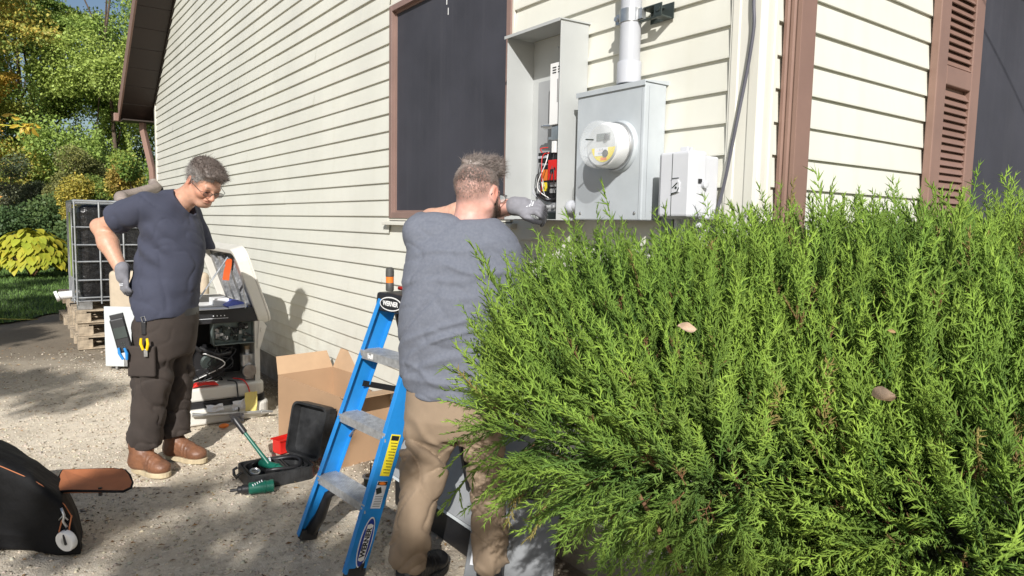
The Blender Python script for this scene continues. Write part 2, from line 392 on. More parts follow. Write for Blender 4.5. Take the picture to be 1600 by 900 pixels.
# front window with shutter
w = thing('window', None, None); w.parent = house
mb = MB()
for (x0, x1, z0, z1) in ((WX0, WX0+0.03, 1.0, 2.75), (WX1-0.03, WX1, 1.0, 2.75), (WX0+.03, WX1-.03, 2.72, 2.75), (WX0+.03, WX1-.03, 1.0, 1.03)): mb.box((x0, -0.02, z0), (x1, 0.05, z1))
j = mb.build('frame', M['frame_brown']); j.parent = w
mb = MB(); mb.box((WX0+0.03, -0.006, 1.03), (WX1-0.03, -0.001, 2.72)); j = mb.build('insect_screen', M['screen']); j.parent = w
sh = thing('shutter', None, None); sh.parent = house
mb = MB(); X0, X1, SZ0, SZ1 = 1.085, 1.49, 1.02, 2.75; y0, y1 = -0.050, -0.018
MR = 2.07
mb.box((X0, y0, SZ0), (X0+0.085, y1, SZ1)); mb.box((X1-0.085, y0, SZ0), (X1, y1, SZ1))
for (za, zb) in ((SZ0, SZ0+0.09), (MR-0.03, MR+0.045), (SZ1-0.09, SZ1)): mb.box((X0+0.085, y0, za), (X1-0.085, y1, zb))
j = mb.build('frame', M['brown'], bevel=0.004); j.parent = sh
mb = MB(); z = SZ0+0.09
while z < SZ1-0.10:
    if not (MR-0.055 < z < MR+0.045):
        mb.prism([(-0.030, z+0.030), (-0.034, z+0.024), (-0.047, z+0.002), (-0.043, z), (-0.022, z+0.028)], 0, X0+0.086, X1-0.086)
    z += 0.0305
mb.box((X0+0.086, -0.022, SZ0+0.09), (X1-0.086, -0.0185, SZ1-0.09))
j = mb.build('louvres', M['brown']); j.parent = sh
# front downspout
mb = MB(); x0, x1 = 0.080, 0.160; yb, yf = -0.022, -0.082
mb.prism([(x0, yb), (x0, yb-0.012), (x0+0.005, yb-0.014), (x0+0.005, yb-0.020), (x0, yb-0.023), (x0, yb-0.034), (x0+0.005, yb-0.036), (x0+0.005, yb-0.042), (x0, yb-0.045), (x0, yf),
          (x1, yf), (x1, yb)], 2, 0.3, 2.85)
ds = under(house, mb.build('downspout', M['brown'], bevel=0.0015))
# far downspout leaving the soffit
mb = MB(); A = Vector((-0.15, YF+0.20, 2.88))
mb.tube([A, (-0.15, YF+0.20, 2.75), (-0.06, YF+0.06, 2.15), (-0.055, YF+0.03, 1.92)], 0.05, 4)
ds2 = under(house, mb.build('downspout', M['brown']))

# ================================================================= GROUND
def ground_mat():
    m, n, l, b = nt('gravel_yard'); b.inputs['Roughness'].default_value = 0.95; b.inputs['Specular IOR Level'].default_value = 0.2
    tc = n.new('ShaderNodeTexCoord')
    def noise(sc, det=5, ro=0.6):
        x = n.new('ShaderNodeTexNoise'); x.inputs['Scale'].default_value = sc; x.inputs['Detail'].default_value = det; x.inputs['Roughness'].default_value = ro; l.new(tc.outputs['Object'], x.inputs['Vector']); return x.outputs[0]
    def ramp(src, a, b_, lo=0, hi=1):
        r = n.new('ShaderNodeMapRange'); r.inputs[1].default_value = a; r.inputs[2].default_value = b_; r.inputs[3].default_value = lo; r.inputs[4].default_value = hi; l.new(src, r.inputs[0]); return r.outputs[0]
    def mix(f, c1, c2):
        x = n.new('ShaderNodeMix'); x.data_type = 'RGBA'; l.new(f, x.inputs[0])
        for i, c in ((6, c1), (7, c2)):
            if isinstance(c, tuple): x.inputs[i].default_value = (*c, 1)
            else: l.new(c, x.inputs[i])
        return x.outputs[2]
    vo = n.new('ShaderNodeTexVoronoi'); vo.inputs['Scale'].default_value = 55; l.new(tc.outputs['Object'], vo.inputs['Vector'])
    vo2 = n.new('ShaderNodeTexVoronoi'); vo2.inputs['Scale'].default_value = 120; l.new(tc.outputs['Object'], vo2.inputs['Vector'])
    base = mix(ramp(noise(1.6), .35, .65), (0.54, 0.465, 0.36), (0.68, 0.60, 0.48))
    sp = n.new('ShaderNodeSeparateColor'); l.new(vo.outputs['Color'], sp.inputs[0])
    base = mix(ramp(sp.outputs[0], 0.55, 1.0, 0, 0.55), base, (0.75, 0.68, 0.57))
    base = mix(ramp(sp.outputs[1], 0.8, 1.0, 0, 0.5), base, (0.34, 0.28, 0.22))
    base = mix(ramp(noise(22, 8, .75), .55, .75, 0, .6), base, (0.32, 0.27, 0.21))
    base = mix(ramp(noise(5, 6, .7), .52, .72, 0, .45), base, (0.36, 0.30, 0.225))
    # bare darker soil beside the wall and toward the lawn
    xyz = n.new('ShaderNodeSeparateXYZ'); l.new(tc.outputs['Object'], xyz.inputs[0])
    ad = n.new('ShaderNodeMath'); ad.operation = 'MULTIPLY_ADD'; l.new(noise(1.2), ad.inputs[0]); ad.inputs[1].default_value = 2.2; l.new(xyz.outputs[1], ad.inputs[2])
    base = mix(ramp(ad.outputs[0], 6.2, 8.4, 0, 0.85), base, (0.155, 0.125, 0.09))
    ad2 = n.new('ShaderNodeMath'); ad2.operation = 'MULTIPLY_ADD'; l.new(noise(3), ad2.inputs[0]); ad2.inputs[1].default_value = .35; l.new(xyz.outputs[0], ad2.inputs[2])
    base = mix(ramp(ad2.outputs[0], -0.22, 0.0, 0, 0.8), base, (0.14, 0.11, 0.08))
    l.new(base, b.inputs['Base Color'])
    h = n.new('ShaderNodeMath'); h.operation = 'ADD'; l.new(noise(45, 8, .7), h.inputs[0]); l.new(ramp(vo2.outputs['Distance'], 0, .7, .6, 0), h.inputs[1])
    bp = n.new('ShaderNodeBump'); bp.inputs['Strength'].default_value = 0.55; bp.inputs['Distance'].default_value = 0.007; l.new(h.outputs[0], bp.inputs['Height']); l.new(bp.outputs[0], b.inputs['Normal'])
    return m
M['ground'] = ground_mat()
def gz(x, y):
    P = np.stack([np.asarray(x)*1.0, np.asarray(y)*1.0, np.zeros_like(np.asarray(x))+.5], 1)
    return 0.012*vnoise(P*1.7) + 0.005*vnoise(P*5+9) + 0.0030*vnoise(P*17+5) + 0.0018*vnoise(P*40+2)-0.003
gx = np.concatenate([np.linspace(-60, -4.1, 20), np.arange(-4, 0.05, 0.022), np.linspace(0.1, 60, 20)])
gy = np.concatenate([np.linspace(-60, 0.1, 20), np.arange(0.2, 7.5, 0.022), np.arange(7.6, 12, 0.1), np.linspace(12.2, 90, 30)])
X, Y = np.meshgrid(gx, gy, indexing='ij'); Zg = gz(X.ravel(), Y.ravel()).reshape(X.shape)
far = (np.abs(X) > 4.2) | (Y < 0.1) | (Y > 12); Zg[far] = 0
Vg = np.stack([X.ravel(), Y.ravel(), Zg.ravel()], 1); ni, nj = X.shape
I = (np.arange(ni-1)[:, None]*nj+np.arange(nj-1)[None]).ravel(); Fg = np.stack([I, I+nj, I+nj+1, I+1], 1)
gr = npmesh('ground', Vg, Fg, M['ground'], smooth=True); gr['kind'] = 'structure'
# loose stones
M['stone'] = mat('loose_stone', (0.50, 0.45, 0.37), 0.95, var=0.35, vscale=9, spec=0.2)
def stones(n, xr, yr, smin, smax, seed):
    r = np.random.RandomState(seed); base = np.array([[1,0,0],[-1,0,0],[0,1,0],[0,-1,0],[0,0,1],[0,0,-1]], float)
    f0 = np.array([[0,2,4],[2,1,4],[1,3,4],[3,0,4],[2,0,5],[1,2,5],[3,1,5],[0,3,5]])
    x = r.uniform(*xr, n); y = yr[0] + (yr[1]-yr[0])*r.rand(n)**1.35; s = smin+(smax-smin)*r.rand(n)**3
    k = (x > 0.0) & (y > -0.05); x, y, s = x[~k], y[~k], s[~k]; n = len(x)
    an = r.uniform(0, 6.28, n); V = base[None]*s[:, None, None]*r.uniform(.6, 1.2, (n, 6, 1)); V[:, :, 2] *= .55
    V += r.uniform(-.25, .25, V.shape)*s[:, None, None]
    c, sn = np.cos(an), np.sin(an); Vx = V[:, :, 0]*c[:, None]-V[:, :, 1]*sn[:, None]; Vy = V[:, :, 0]*sn[:, None]+V[:, :, 1]*c[:, None]
    z = gz(x, y)+s*0.15
    V = np.stack([Vx+x[:, None], Vy+y[:, None], V[:, :, 2]+z[:, None]], 2).reshape(-1, 3)
    F = (f0[None]+np.arange(n)[:, None, None]*6).reshape(-1, 3)
    g = r.uniform(.62, 1.02, (n, 1))*np.array([[1, 1, 1]])*(1+r.uniform(-.05, .05, (n, 3))); C = np.repeat(np.concatenate([g, np.ones((n, 1))], 1), 6, 0)
    return V, F, C
M['stone'] = mat('loose_stone', (0.70, 0.62, 0.50), 0.95, var=0.1, vscale=9, spec=0.2, attr='Col')
V, F, C = stones(42000, (-3.4, -0.02), (0.3, 6.5), 0.002, 0.012, 5)
V2, F2, C2 = stones(6000, (-3.4, -0.02), (0.3, 7.5), 0.005, 0.018, 6); F = np.concatenate([F, F2+len(V)]); V = np.concatenate([V, V2]); C = np.concatenate([C, C2*np.array([.85, .85, .85, 1])])
o = npmesh('gravel', V, F, M['stone'], attrs={'Col': C}); tag(o, 'loose crushed pale gravel over the yard', 'gravel', kind='stuff')
r = np.random.RandomState(8); n = 2600; x = r.uniform(-3.2, -.03, n); y = .4+r.rand(n)**1.2*7.5; a = r.uniform(0, 6.28, n); L = r.uniform(.008, .035, n); w_ = r.uniform(.001, .004, n)+.004*(r.rand(n) < .25); z = gz(x, y)+.004
dx, dy = np.cos(a)*L, np.sin(a)*L; sx, sy = -np.sin(a)*w_, np.cos(a)*w_; V = np.stack([np.stack([x, y, z], 1), np.stack([x+dx*.5+sx, y+dy*.5+sy, z+.005], 1), np.stack([x+dx, y+dy, z], 1), np.stack([x+dx*.5-sx, y+dy*.5-sy, z+.001], 1)], 1).reshape(-1, 3)
F = (np.array([[0, 1, 2], [0, 2, 3]])[None]+np.arange(n)[:, None, None]*4).reshape(-1, 3); c = np.array([[.16, .10, .06], [.30, .20, .11], [.08, .06, .045], [.40, .33, .22]])[r.randint(0, 4, n)]/.62; C = np.repeat(np.concatenate([c, np.ones((n, 1))], 1), 4, 0)
o = npmesh('litter', V, F, M['stone'], attrs={'Col': C}); tag(o, 'scattered twigs and leaf scraps on the gravel', 'leaf litter', kind='stuff')
# lawn
def lawn_mat():
    return mat('lawn_soil', (0.060, 0.105, 0.022), 0.9, var=0.3, vscale=3, bump=0.8, bscale=60, bdist=0.03, col2=(0.035, 0.06, 0.015))
M['lawn'] = lawn_mat()
rr = np.random.RandomState(11)
edge = [(-14, 7.6), (-4, 8.2), (-2.4, 9.2), (-1.7, 10.2), (-0.9, 11.4), (0.5, 12.2), (14, 12.2)]
pts = []
for i in range(len(edge)-1):
    for t in np.linspace(0, 1, 8, endpoint=False):
        x = edge[i][0]*(1-t)+edge[i+1][0]*t; y = edge[i][1]*(1-t)+edge[i+1][1]*t; pts.append((x, y+rr.uniform(-.12, .12)))
pts.append(edge[-1]); mb = MB(); n = len(pts)
for i in range(n-1): mb.quad((*pts[i], 0.022), (*pts[i+1], 0.022), (pts[i+1][0], 45, 0.022), (pts[i][0], 45, 0.022))
mb.build('lawn', M['lawn'], kind='structure')
ex = np.array([p[0] for p in pts]); ey = np.array([p[1] for p in pts])
M['grass'] = mat('grass_blade', (0.095, 0.175, 0.03), 0.7, var=0.25, vscale=2, attr='Col')
n = 70000; x = rr.uniform(-6.5, 2.5, n); y = 8.5+rr.rand(n)**1.4*14; k = y > np.interp(x, ex, ey)-0.1*rr.rand(n); k &= ~((x > -0.05) & (y < YF+.1)); x, y = x[k], y[k]; n = len(x)
h = rr.uniform(.03, .075, n); a = rr.uniform(0, 6.28, n); wd = rr.uniform(.003, .006, n)*(1+y/14); tx, ty = rr.normal(0, .02, n), rr.normal(0, .02, n)
V = np.zeros((n, 3, 3)); V[:, 0] = np.stack([x-np.cos(a)*wd, y-np.sin(a)*wd, 0*x+.02], 1); V[:, 1] = np.stack([x+np.cos(a)*wd, y+np.sin(a)*wd, 0*x+.02], 1); V[:, 2] = np.stack([x+tx, y+ty, h+.02], 1)
C = np.repeat(np.concatenate([rr.uniform(.6, 1.35, (n, 1))*np.array([[1, 1, 1]]), np.ones((n, 1))], 1), 3, 0)
o = npmesh('grass', V.reshape(-1, 3), np.arange(3*n).reshape(-1, 3), M['grass'], attrs={'Col': C}); tag(o, 'short green lawn grass beyond the gravel', 'grass', kind='stuff')
def collapse(name, framename):
    for e in [o for o in list(bpy.data.objects) if o.type == 'EMPTY' and o.parent == house and o.name.split('.')[0] == name]:
        fr = [c for c in e.children if c.name.split('.')[0] == framename][0]
        kids = [c for c in e.children if c != fr]; nm = e.name
        fr.parent = house
        for c in kids: c.parent = fr
        bpy.data.objects.remove(e); fr.name = nm
bpy.context.view_layer.update()
collapse('window', 'frame'); collapse('shutter', 'frame')
# ================================================================= TREES AND SHRUBS
M['leaf'] = None
def leafmat(name, rough=0.5, trans=0.25):
    m, n, l, b = nt(name)
    at = n.new('ShaderNodeAttribute'); at.attribute_name = 'Col'
    l.new(at.outputs['Color'], b.inputs['Base Color']); b.inputs['Roughness'].default_value = rough; b.inputs['Specular IOR Level'].default_value = 0.3
    tr = n.new('ShaderNodeBsdfTranslucent'); l.new(at.outputs['Color'], tr.inputs[0]); mx = n.new('ShaderNodeMixShader'); mx.inputs[0].default_value = trans
    l.new(b.outputs[0], mx.inputs[1]); l.new(tr.outputs[0], mx.inputs[2]); l.new(mx.outputs[0], n['Material Output'].inputs[0])
    return m
M['leaf'] = leafmat('leaf')
def leafcloud(clumps, n, size, cols, seed, droop=0.3, weights=None, shape='leaf'):
    """clumps: array (k,7) x,y,z,rx,ry,rz,w ; returns V,F,C of small folded leaves"""
    r = np.random.RandomState(seed); cl = np.array(clumps, float); p = cl[:, 6]/cl[:, 6].sum(); ci = r.choice(len(cl), n, p=p)
    d = r.normal(size=(n, 3)); d /= np.linalg.norm(d, axis=1)[:, None]; rad = r.rand(n)**0.45
    P = cl[ci, :3] + d*cl[ci, 3:6]*rad[:, None]
    P += 0.6*cl[ci, 3:4]*np.stack([vnoise(P*1.1+i*7) for i in range(3)], 1)
    s = size*r.uniform(.6, 1.25, n)
    a = r.normal(size=(n, 3)) + d*0.6; a[:, 2] -= droop; a /= np.linalg.norm(a, axis=1)[:, None]
    b = np.cross(a, r.normal(size=(n, 3))); b /= np.linalg.norm(b, axis=1)[:, None]; c = np.cross(a, b)
    S = s[:, None]
    V = np.stack([P, P+a*S*.5+b*S*.32+c*S*.08, P+a*S, P+a*S*.5-b*S*.32+c*S*.08], 1)
    F = (np.array([[0, 1, 2], [0, 2, 3]])[None]+np.arange(n)[:, None, None]*4).reshape(-1, 3)
    cols = np.array(cols, float); cc = cols[(r.rand(len(cl))*len(cols)).astype(int)][ci]*0.6 + 0.4*cols[(r.rand(n)*len(cols)).astype(int)]
    cc = (cc*.92+.08*cc.mean(1, keepdims=True))*1.9*r.uniform(.72, 1.22, (n, 1)); C = np.repeat(np.concatenate([cc, np.ones((n, 1))], 1), 4, 0)
    return V.reshape(-1, 3), F, C
def limbs(mb, base, top, r0, clumps, rnd, nb=9):
    base = Vector(base); top = Vector(top); pts = []
    for i in range(7):
        t = i/6; p = base.lerp(top, t); p.x += rnd.uniform(-.08, .08)*t*3; p.y += rnd.uniform(-.08, .08)*t*3; pts.append(p)
    mb.tube(pts, [r0*(1-.8*i/6) for i in range(7)], 8)
    for c in rnd.sample(list(clumps), min(nb, len(clumps))):
        i = rnd.randint(2, 5); a = pts[i]; b = Vector(c[:3]); m = a.lerp(b, .5)+Vector((0, 0, .15)); mb.tube([a, m, b], [r0*.35, r0*.22, r0*.08], 6)
def tree(label, cat, base, height, rad, cols, n, size, seed, z0=0.25, group=None, bark='bark', nclump=26, name='tree', tr=0.13, squash=1.0):
    rnd = random.Random(seed); t = thing(name, label, cat, base, group); cl = []
    for i in range(nclump):
        h = rnd.uniform(z0, 1)*height; w = rad*(1-abs((h/height-z0)/(1-z0)-.4)**2*1.1); a = rnd.uniform(0, 6.28); q = rnd.uniform(.1, 1)**.6
        s = rad*rnd.uniform(.22, .42); cl.append((math.cos(a)*w*q, math.sin(a)*w*q, h, s, s, s*rnd.uniform(.7, 1.2)*squash, s**2.2))
    V, F, C = leafcloud(cl, n, size, cols, seed)
    npmesh('crown', V, F, M['leaf'], t, attrs={'Col': C})
    mb = MB(); limbs(mb, (0, 0, -.1), (rnd.uniform(-.3, .3), rnd.uniform(-.3, .3), height*.85), tr, cl, rnd); mb.build('trunk', M[bark], t, smooth=True)
    return t
GR = [(.10, .165, .028), (.075, .13, .024), (.16, .215, .035), (.055, .10, .022)]
YG = [(.22, .22, .03), (.15, .19, .03), (.33, .25, .035), (.09, .13, .025)]
DG = [(.05, .085, .028), (.035, .065, .022), (.07, .105, .03)]
OG = [(.13, .135, .045), (.095, .11, .04), (.17, .16, .05)]
AU = [(.36, .23, .03), (.22, .21, .035), (.40, .19, .03), (.12, .15, .03)]
def P(px, v, z=0.0):
    return uv2w((px-800)/1080*v, v, z)
tree('tall tree with golden yellow autumn leaves at the far left', 'tree', P(-60, 21), 9.5, 2.6, AU+YG, 60000, .10, 21, z0=.2)
tree('tall fresh green tree rising straight beyond the caged tank', 'tree', P(182, 23), 12.5, 2.5, [(.15, .215, .04), (.12, .18, .035), (.20, .25, .045)], 95000, .095, 22, z0=.16, nclump=50, tr=.09)
tree('mid height dark green tree between the golden tree and the tall fresh green one', 'tree', P(66, 25), 8.6, 2.2, GR+YG[:1], 60000, .10, 23, z0=.2)
tree('tall pale green tree whose top leaves the picture at upper left', 'tree', P(30, 29), 14.0, 2.4, YG[:2]+GR[:2], 45000, .12, 24, z0=.4)
tree('green tree standing behind the brown eave of the house', 'tree', P(262, 27), 12, 3.0, GR, 55000, .11, 25, z0=.1)
tree('broad green tree at the back of the yard left of the golden tree', 'tree', P(-260, 24), 10, 3.2, GR+YG[:1], 16000, .14, 26, z0=.15)
def shrub(label, base, h, rad, cols, n, size, seed, name='shrub', nclump=16):
    rnd = random.Random(seed); t = thing(name, label, 'shrub', base); cl = []
    for i in range(nclump):
        a = rnd.uniform(0, 6.28); q = rnd.uniform(0, .8)**.6*rad; z = rnd.uniform(.12, .88)*h; s = min(rad, h)*rnd.uniform(.22, .38); cl.append((math.cos(a)*q, math.sin(a)*q, z, s*1.2, s*1.2, s, s*s))
    V, F, C = leafcloud(cl, n, size, cols, seed); npmesh('foliage', V, F, M['leaf'], t, attrs={'Col': C})
    mb = MB()
    for i in range(5):
        c = cl[i]; mb.tube([(rnd.uniform(-.1, .1), rnd.uniform(-.1, .1), -.05), (c[0]*.4, c[1]*.4, c[2]*.5), c[:3]], [.03, .02, .008], 6)
    mb.build('stem', M['bark'], t); return t
shrub('large dull grey green shrub below the golden tree', P(15, 19), 3.3, 1.3, [(.075, .095, .05), (.06, .08, .04), (.11, .11, .065)], 24000, .06, 31)
shrub('olive coloured loose shrub left of the caged tank', P(98, 20.5), 3.6, 1.1, OG+YG[:1], 26000, .06, 32)
shrub('yellow green shrub with orange leaves behind the downspout hose', P(232, 17), 3.1, 1.1, YG+GR+GR+[(.26, .15, .03)], 30000, .065, 33)
shrub('mid green shrub with yellowing leaves behind the tank', P(165, 18.5), 2.7, 1.1, GR+YG, 26000, .065, 34)
shrub('low dark glossy shrub behind the lime green hosta', P(38, 18.2), 1.9, 1.3, DG, 14000, .09, 35)
shrub('dark shrub at the left edge of the lawn', P(-90, 18.5), 2.4, 1.5, DG+GR, 12000, .10, 36)
shrub('dark leafy shrub left of the tank', P(118, 17.6), 1.6, .8, DG, 9000, .09, 37)
# hosta with big heart-shaped leaves
def hosta():
    t = thing('hosta', 'lime green broad leaved hosta clump glowing on the lawn edge', 'plant', P(48, 15.6)); r = np.random.RandomState(5); Vs = []; Fs = []; Cs = []; o = 0
    for i in range(520):
        a = r.uniform(0, 6.28); q = r.rand()**.5; h = 1.12*math.sqrt(max(0, 1-q*q*.92))*r.uniform(.75, 1.04); R = .84*q
        c = np.array([math.cos(a)*R, math.sin(a)*R*.75, h]); out = np.array([math.cos(a), math.sin(a), -.45-.5*q+r.uniform(-.3, .3)]); out /= np.linalg.norm(out)
        side = np.cross(out, [0, 0, 1]); side /= np.linalg.norm(side); side += r.normal(0, .15, 3); up = np.cross(side, out); L = r.uniform(.16, .27); W = L*.36
        pts = [(0, 0, 0), (.12, .7, .05), (.35, 1, .06), (.65, .75, .0), (1, 0, -.18), (.65, -.75, .0), (.35, -1, .06), (.12, -.7, .05), (.35, 0, -.02), (.65, 0, -.06)]
        Vs += [c+out*p[0]*L+side*p[1]*W+up*p[2]*L for p in pts]; Fs += [(o+x, o+y, o+z) for x, y, z in ((0, 1, 8), (1, 2, 8), (2, 3, 9), (2, 9, 8), (3, 4, 9), (4, 5, 9), (5, 6, 9), (6, 8, 9), (6, 7, 8), (7, 0, 8))]
        g = r.uniform(.75, 1.15); k = r.rand(); col = [(.36*g+.12*k*g), .42*g, .045*g, 1]; Cs += [col]*10; o += 10
    npmesh('leaves', np.array(Vs), np.array(Fs), M['leaf'], t, smooth=True, attrs={'Col': np.array(Cs)})
    mb = MB()
    for i in range(8):
        a = i*.8; mb.tube([(0, 0, 0), (math.cos(a)*.2, math.sin(a)*.2, .35), (math.cos(a)*.45, math.sin(a)*.35, .6)], [.012, .01, .006], 5)
    mb.build('stalk', M['leaf'] if False else M['juniperwood'], t)
hosta()
# the tree behind the photographer that throws dappled shade on the yard
def shade_tree(label, base, gx, gy, s, clusters, n, size, seed, tr=.09):
    """crown of leafy boughs whose shade falls round the listed ground spots"""
    t = thing('tree', label, 'tree', base, None); cl = []
    b0 = Vector(base)
    for (x, y, r, w) in clusters:
        p = Vector((x, y, 0)) - SUN*s - b0; cl.append((p.x, p.y, p.z, r, r, r*.8, w))
    V, F, C = leafcloud(cl, n, size, GR+YG[:2], seed); npmesh('crown', V, F, M['leaf'], t, attrs={'Col': C})
    rnd = random.Random(seed); mb = MB(); ctr = Vector(cl[0][:3]); mb.tube([(0, 0, -.1), (ctr.x*.3, ctr.y*.3, ctr.z*.5), ctr], [tr, tr*.8, tr*.4], 8)
    for c in cl: mb.tube([ctr*.85, (ctr*.5+Vector(c[:3])*.5)+Vector((0, 0, .1)), c[:3]], [tr*.3, tr*.2, tr*.08], 5)
    mb.build('trunk', M['bark'], t); return t
q = random.Random(9); cl = []
for i in range(80):
    x = q.uniform(-2.25, -0.15); y = q.uniform(0.35, 2.72)
    if y > 2.55 + 0.0*x and x < -1.9: continue
    cl.append((x, y, q.uniform(.05, .17), 1.0))
shade_tree('small open leafed tree behind the photographer throwing dappled shade on the gravel', (-7.6, -6.6, 0), 0, 0, 10.5, cl, 7000, .07, 41)
cl = [(q.uniform(-4.5, -1.5), q.uniform(4.1, 9.0), q.uniform(.2, .42), 1.0) for i in range(46)]
shade_tree('tall leafy tree out in the yard shading the left edge of the path', (-9.5, -1.5, 0), 0, 0, 11, cl, 14000, .12, 42, .14)
cl = [(q.uniform(-9, 0.5), q.uniform(9.5, 12.9), q.uniform(.4, .8), 1.0) for i in range(26)] + [(q.uniform(-9, 0.5), q.uniform(15.2, 17), q.uniform(.3, .6), 1.0) for i in range(9)]
shade_tree('big leafy tree left of the lawn shading its near edge', (-15, -2.0, 0), 0, 0, 17, cl, 12000, .15, 43, .2)
# yellow twig hanging in from the left with its line
def maple_leaf(mb, c, out, side, L):
    c = Vector(c); out = Vector(out).normalized(); side = Vector(side).normalized(); up = out.cross(side)*.12
    pts = [(0, 0), (.15, .35), (.05, .6), (.35, .45), (.62, .62), (.6, .3), (1, 0), (.6, -.3), (.62, -.62), (.35, -.45), (.05, -.6), (.15, -.35)]
    vs = [c+out*(p[0]*L)+side*(p[1]*L)+up*(abs(p[1])*L) for p in pts]+[c+out*.35*L-up*.1*L]
    mb.add(vs, [(i, (i+1) % 12, 12) for i in range(12)])
def curl_leaf(mb, c, out, side, L, wr=.42, curl=.8):
    """ovate leaf bent along its length and cupped across"""
    c = Vector(c); out = Vector(out).normalized(); side = (Vector(side)-out*Vector(side).dot(out)).normalized(); up = out.cross(side); vs = []; n = 7
    for i in range(n):
        t = i/(n-1); w = L*wr*math.sin(math.pi*min(1, t*.96+.03))**.75*(1-.25*t); y = L*(t-.5*curl*curl*t*t*.4); z = L*curl*(t*t*.55)
        for s_ in (-1, -.5, 0, .5, 1): vs.append(c+out*y+side*(w*s_*.5*(1+.06*math.sin(i*2.3+s_*5)))+up*(z+abs(s_)*w*.28*(1+curl)+.04*L*math.sin(i*1.7+s_*4)))
    mb.add(vs, [(i*5+k, (i+1)*5+k, (i+1)*5+k+1, i*5+k+1) for i in range(n-1) for k in range(4)])
M['yleaf'] = mat('yellow_leaf', (.50, .37, .04), .5, var=.2, vscale=9)
M['oleaf'] = mat('orange_leaf', (.46, .25, .06), .5, var=.2, vscale=9)
t = thing('twig', 'thin twig with bright yellow leaves reaching in at the left', 'twig')
T = lambda px, py, v: Vector(uv2w((px-800)/1080*v, v, 1.45+(352-py-.018*(800-px))/1080*v))
mb = MB(); mb.tube([T(-90, 205, 4.4), T(-20, 200, 4.4), T(36, 204, 4.4), T(62, 207, 4.42)], [.006, .004, .003, .002], 6); under(t, mb.build('stem', mat('green_twig', (.5, .5, .05), .5)))
mb = MB(); q = random.Random(4)
for (px, py) in [(q.uniform(36, 66), q.uniform(199, 208)) for _ in range(13)]+[(q.uniform(16, 34), q.uniform(184, 194)) for _ in range(4)]+[(-20, 196), (-40, 206)]:
    o = RT*q.uniform(-.6, .8)+Vector((0, 0, q.uniform(-1.2, .1)))+FW*q.uniform(-.8, .8); curl_leaf(mb, T(px, py, 4.4+q.uniform(-.05, .05)), o, o.cross(FW)+FW*q.uniform(-.9, .9), q.uniform(.05, .075), .5, q.uniform(-.5, .5))
under(t, mb.build('leaves', M['yleaf'], smooth=True))
t = thing('twig', 'drooping twig with orange leaves at the left edge below the yellow one', 'twig')
mb = MB(); mb.tube([T(-90, 260, 4.0), T(-20, 290, 4.0), T(2, 302, 4.0)], [.005, .003, .002], 6); under(t, mb.build('stem', M['bark']))
mb = MB()
for (px, py) in ((-3, 296), (0, 305), (-14, 288), (-30, 280), (-10, 30), (-8, 55)): 
    if py < 100: continue
    o = RT*q.uniform(-.6, .8)+Vector((0, 0, q.uniform(-1, .2))); maple_leaf(mb, T(px, py, 4.0), o, o.cross(FW), q.uniform(.05, .07))
under(t, mb.build('leaves', M['oleaf'], smooth=True))
# rope staked on the lawn
g = lambda px, py: None
mb = MB(); a = Vector((-2.9, 7.2, 0.75)); b = Vector((-1.58, 9.75, 0.06)); pts = []
for i in range(13):
    s_ = i/12; p = a.lerp(b, s_); p.z -= .10*math.sin(math.pi*s_); pts.append(p)
mb.tube(pts, .006, 6); o = mb.build('rope', mat('yellow_rope', (.50, .50, .10), .7), smooth=True); tag(o, 'thin yellow rope slanting down to the lawn at the left', 'rope')
# fallen leaves
M['dleaf'] = mat('dead_leaf', (.40, .26, .12), .8, var=.3, vscale=30)
def deadleaf(loc, size, label, m='dleaf', rz_=0.0, tilt=0.3, name='leaf'):
    mb = MB(); curl_leaf(mb, (-size*.5, 0, 0), (1, 0, tilt*.3), (0, 1, .15), size, .55, 1.0); o = mb.build(name, M[m], smooth=True); o.location = loc; o.rotation_euler = (0, 0, rz_); tag(o, label, 'leaf'); return o
M['seamgrey'] = mat('cover_grey', (.30, .31, .32), .45, var=.06)
# ================================================================= ELECTRICAL GEAR ON THE WALL
def sub_(parent, o):
    o.parent = parent; bpy.context.view_layer.update(); o.matrix_parent_inverse = parent.matrix_world.inverted(); return o
t = thing('electrical_panel', 'tall open grey electrical enclosure without its cover, beside the dark window', 'electrical panel', (0, .94, 1.467))
x0, y0, y1, z0, z1 = -.158, .768, 1.116, 1.467, 2.228; w = .003
mb = MB(); mb.box((-.0185, y0+w, z0+w), (-.0165, y1-w, z1-w)); mb.box((x0, y0, z0), (-.0165, y0+w, z1)); mb.box((x0, y1-w, z0), (-.0165, y1, z1)); mb.box((x0, y0+w, z0), (-.0165, y1-w, z0+w))
under(t, mb.build('enclosure', M['panel_grey'], bevel=.0008))
mb = MB(); mb.prism([(x0-.012, z1-.010), (x0-.012, z1+.002), (-.002, z1+.010), (-.002, z1+.003), (x0-.009, z1-.002), (x0-.009, z1-.010)], 1, y0-.006, y1+.006)
under(t, mb.build('drip_lip', M['panel_grey']))
mb = MB()
for zz in (z1-.05, z0+.2): mb.lathe([(.004, 0), (.004, .004), (0, .005)], (-.0185, .95, zz), (-1, 0, 0), 10)
mb.islands('screw', M['galv'], t, world=True)
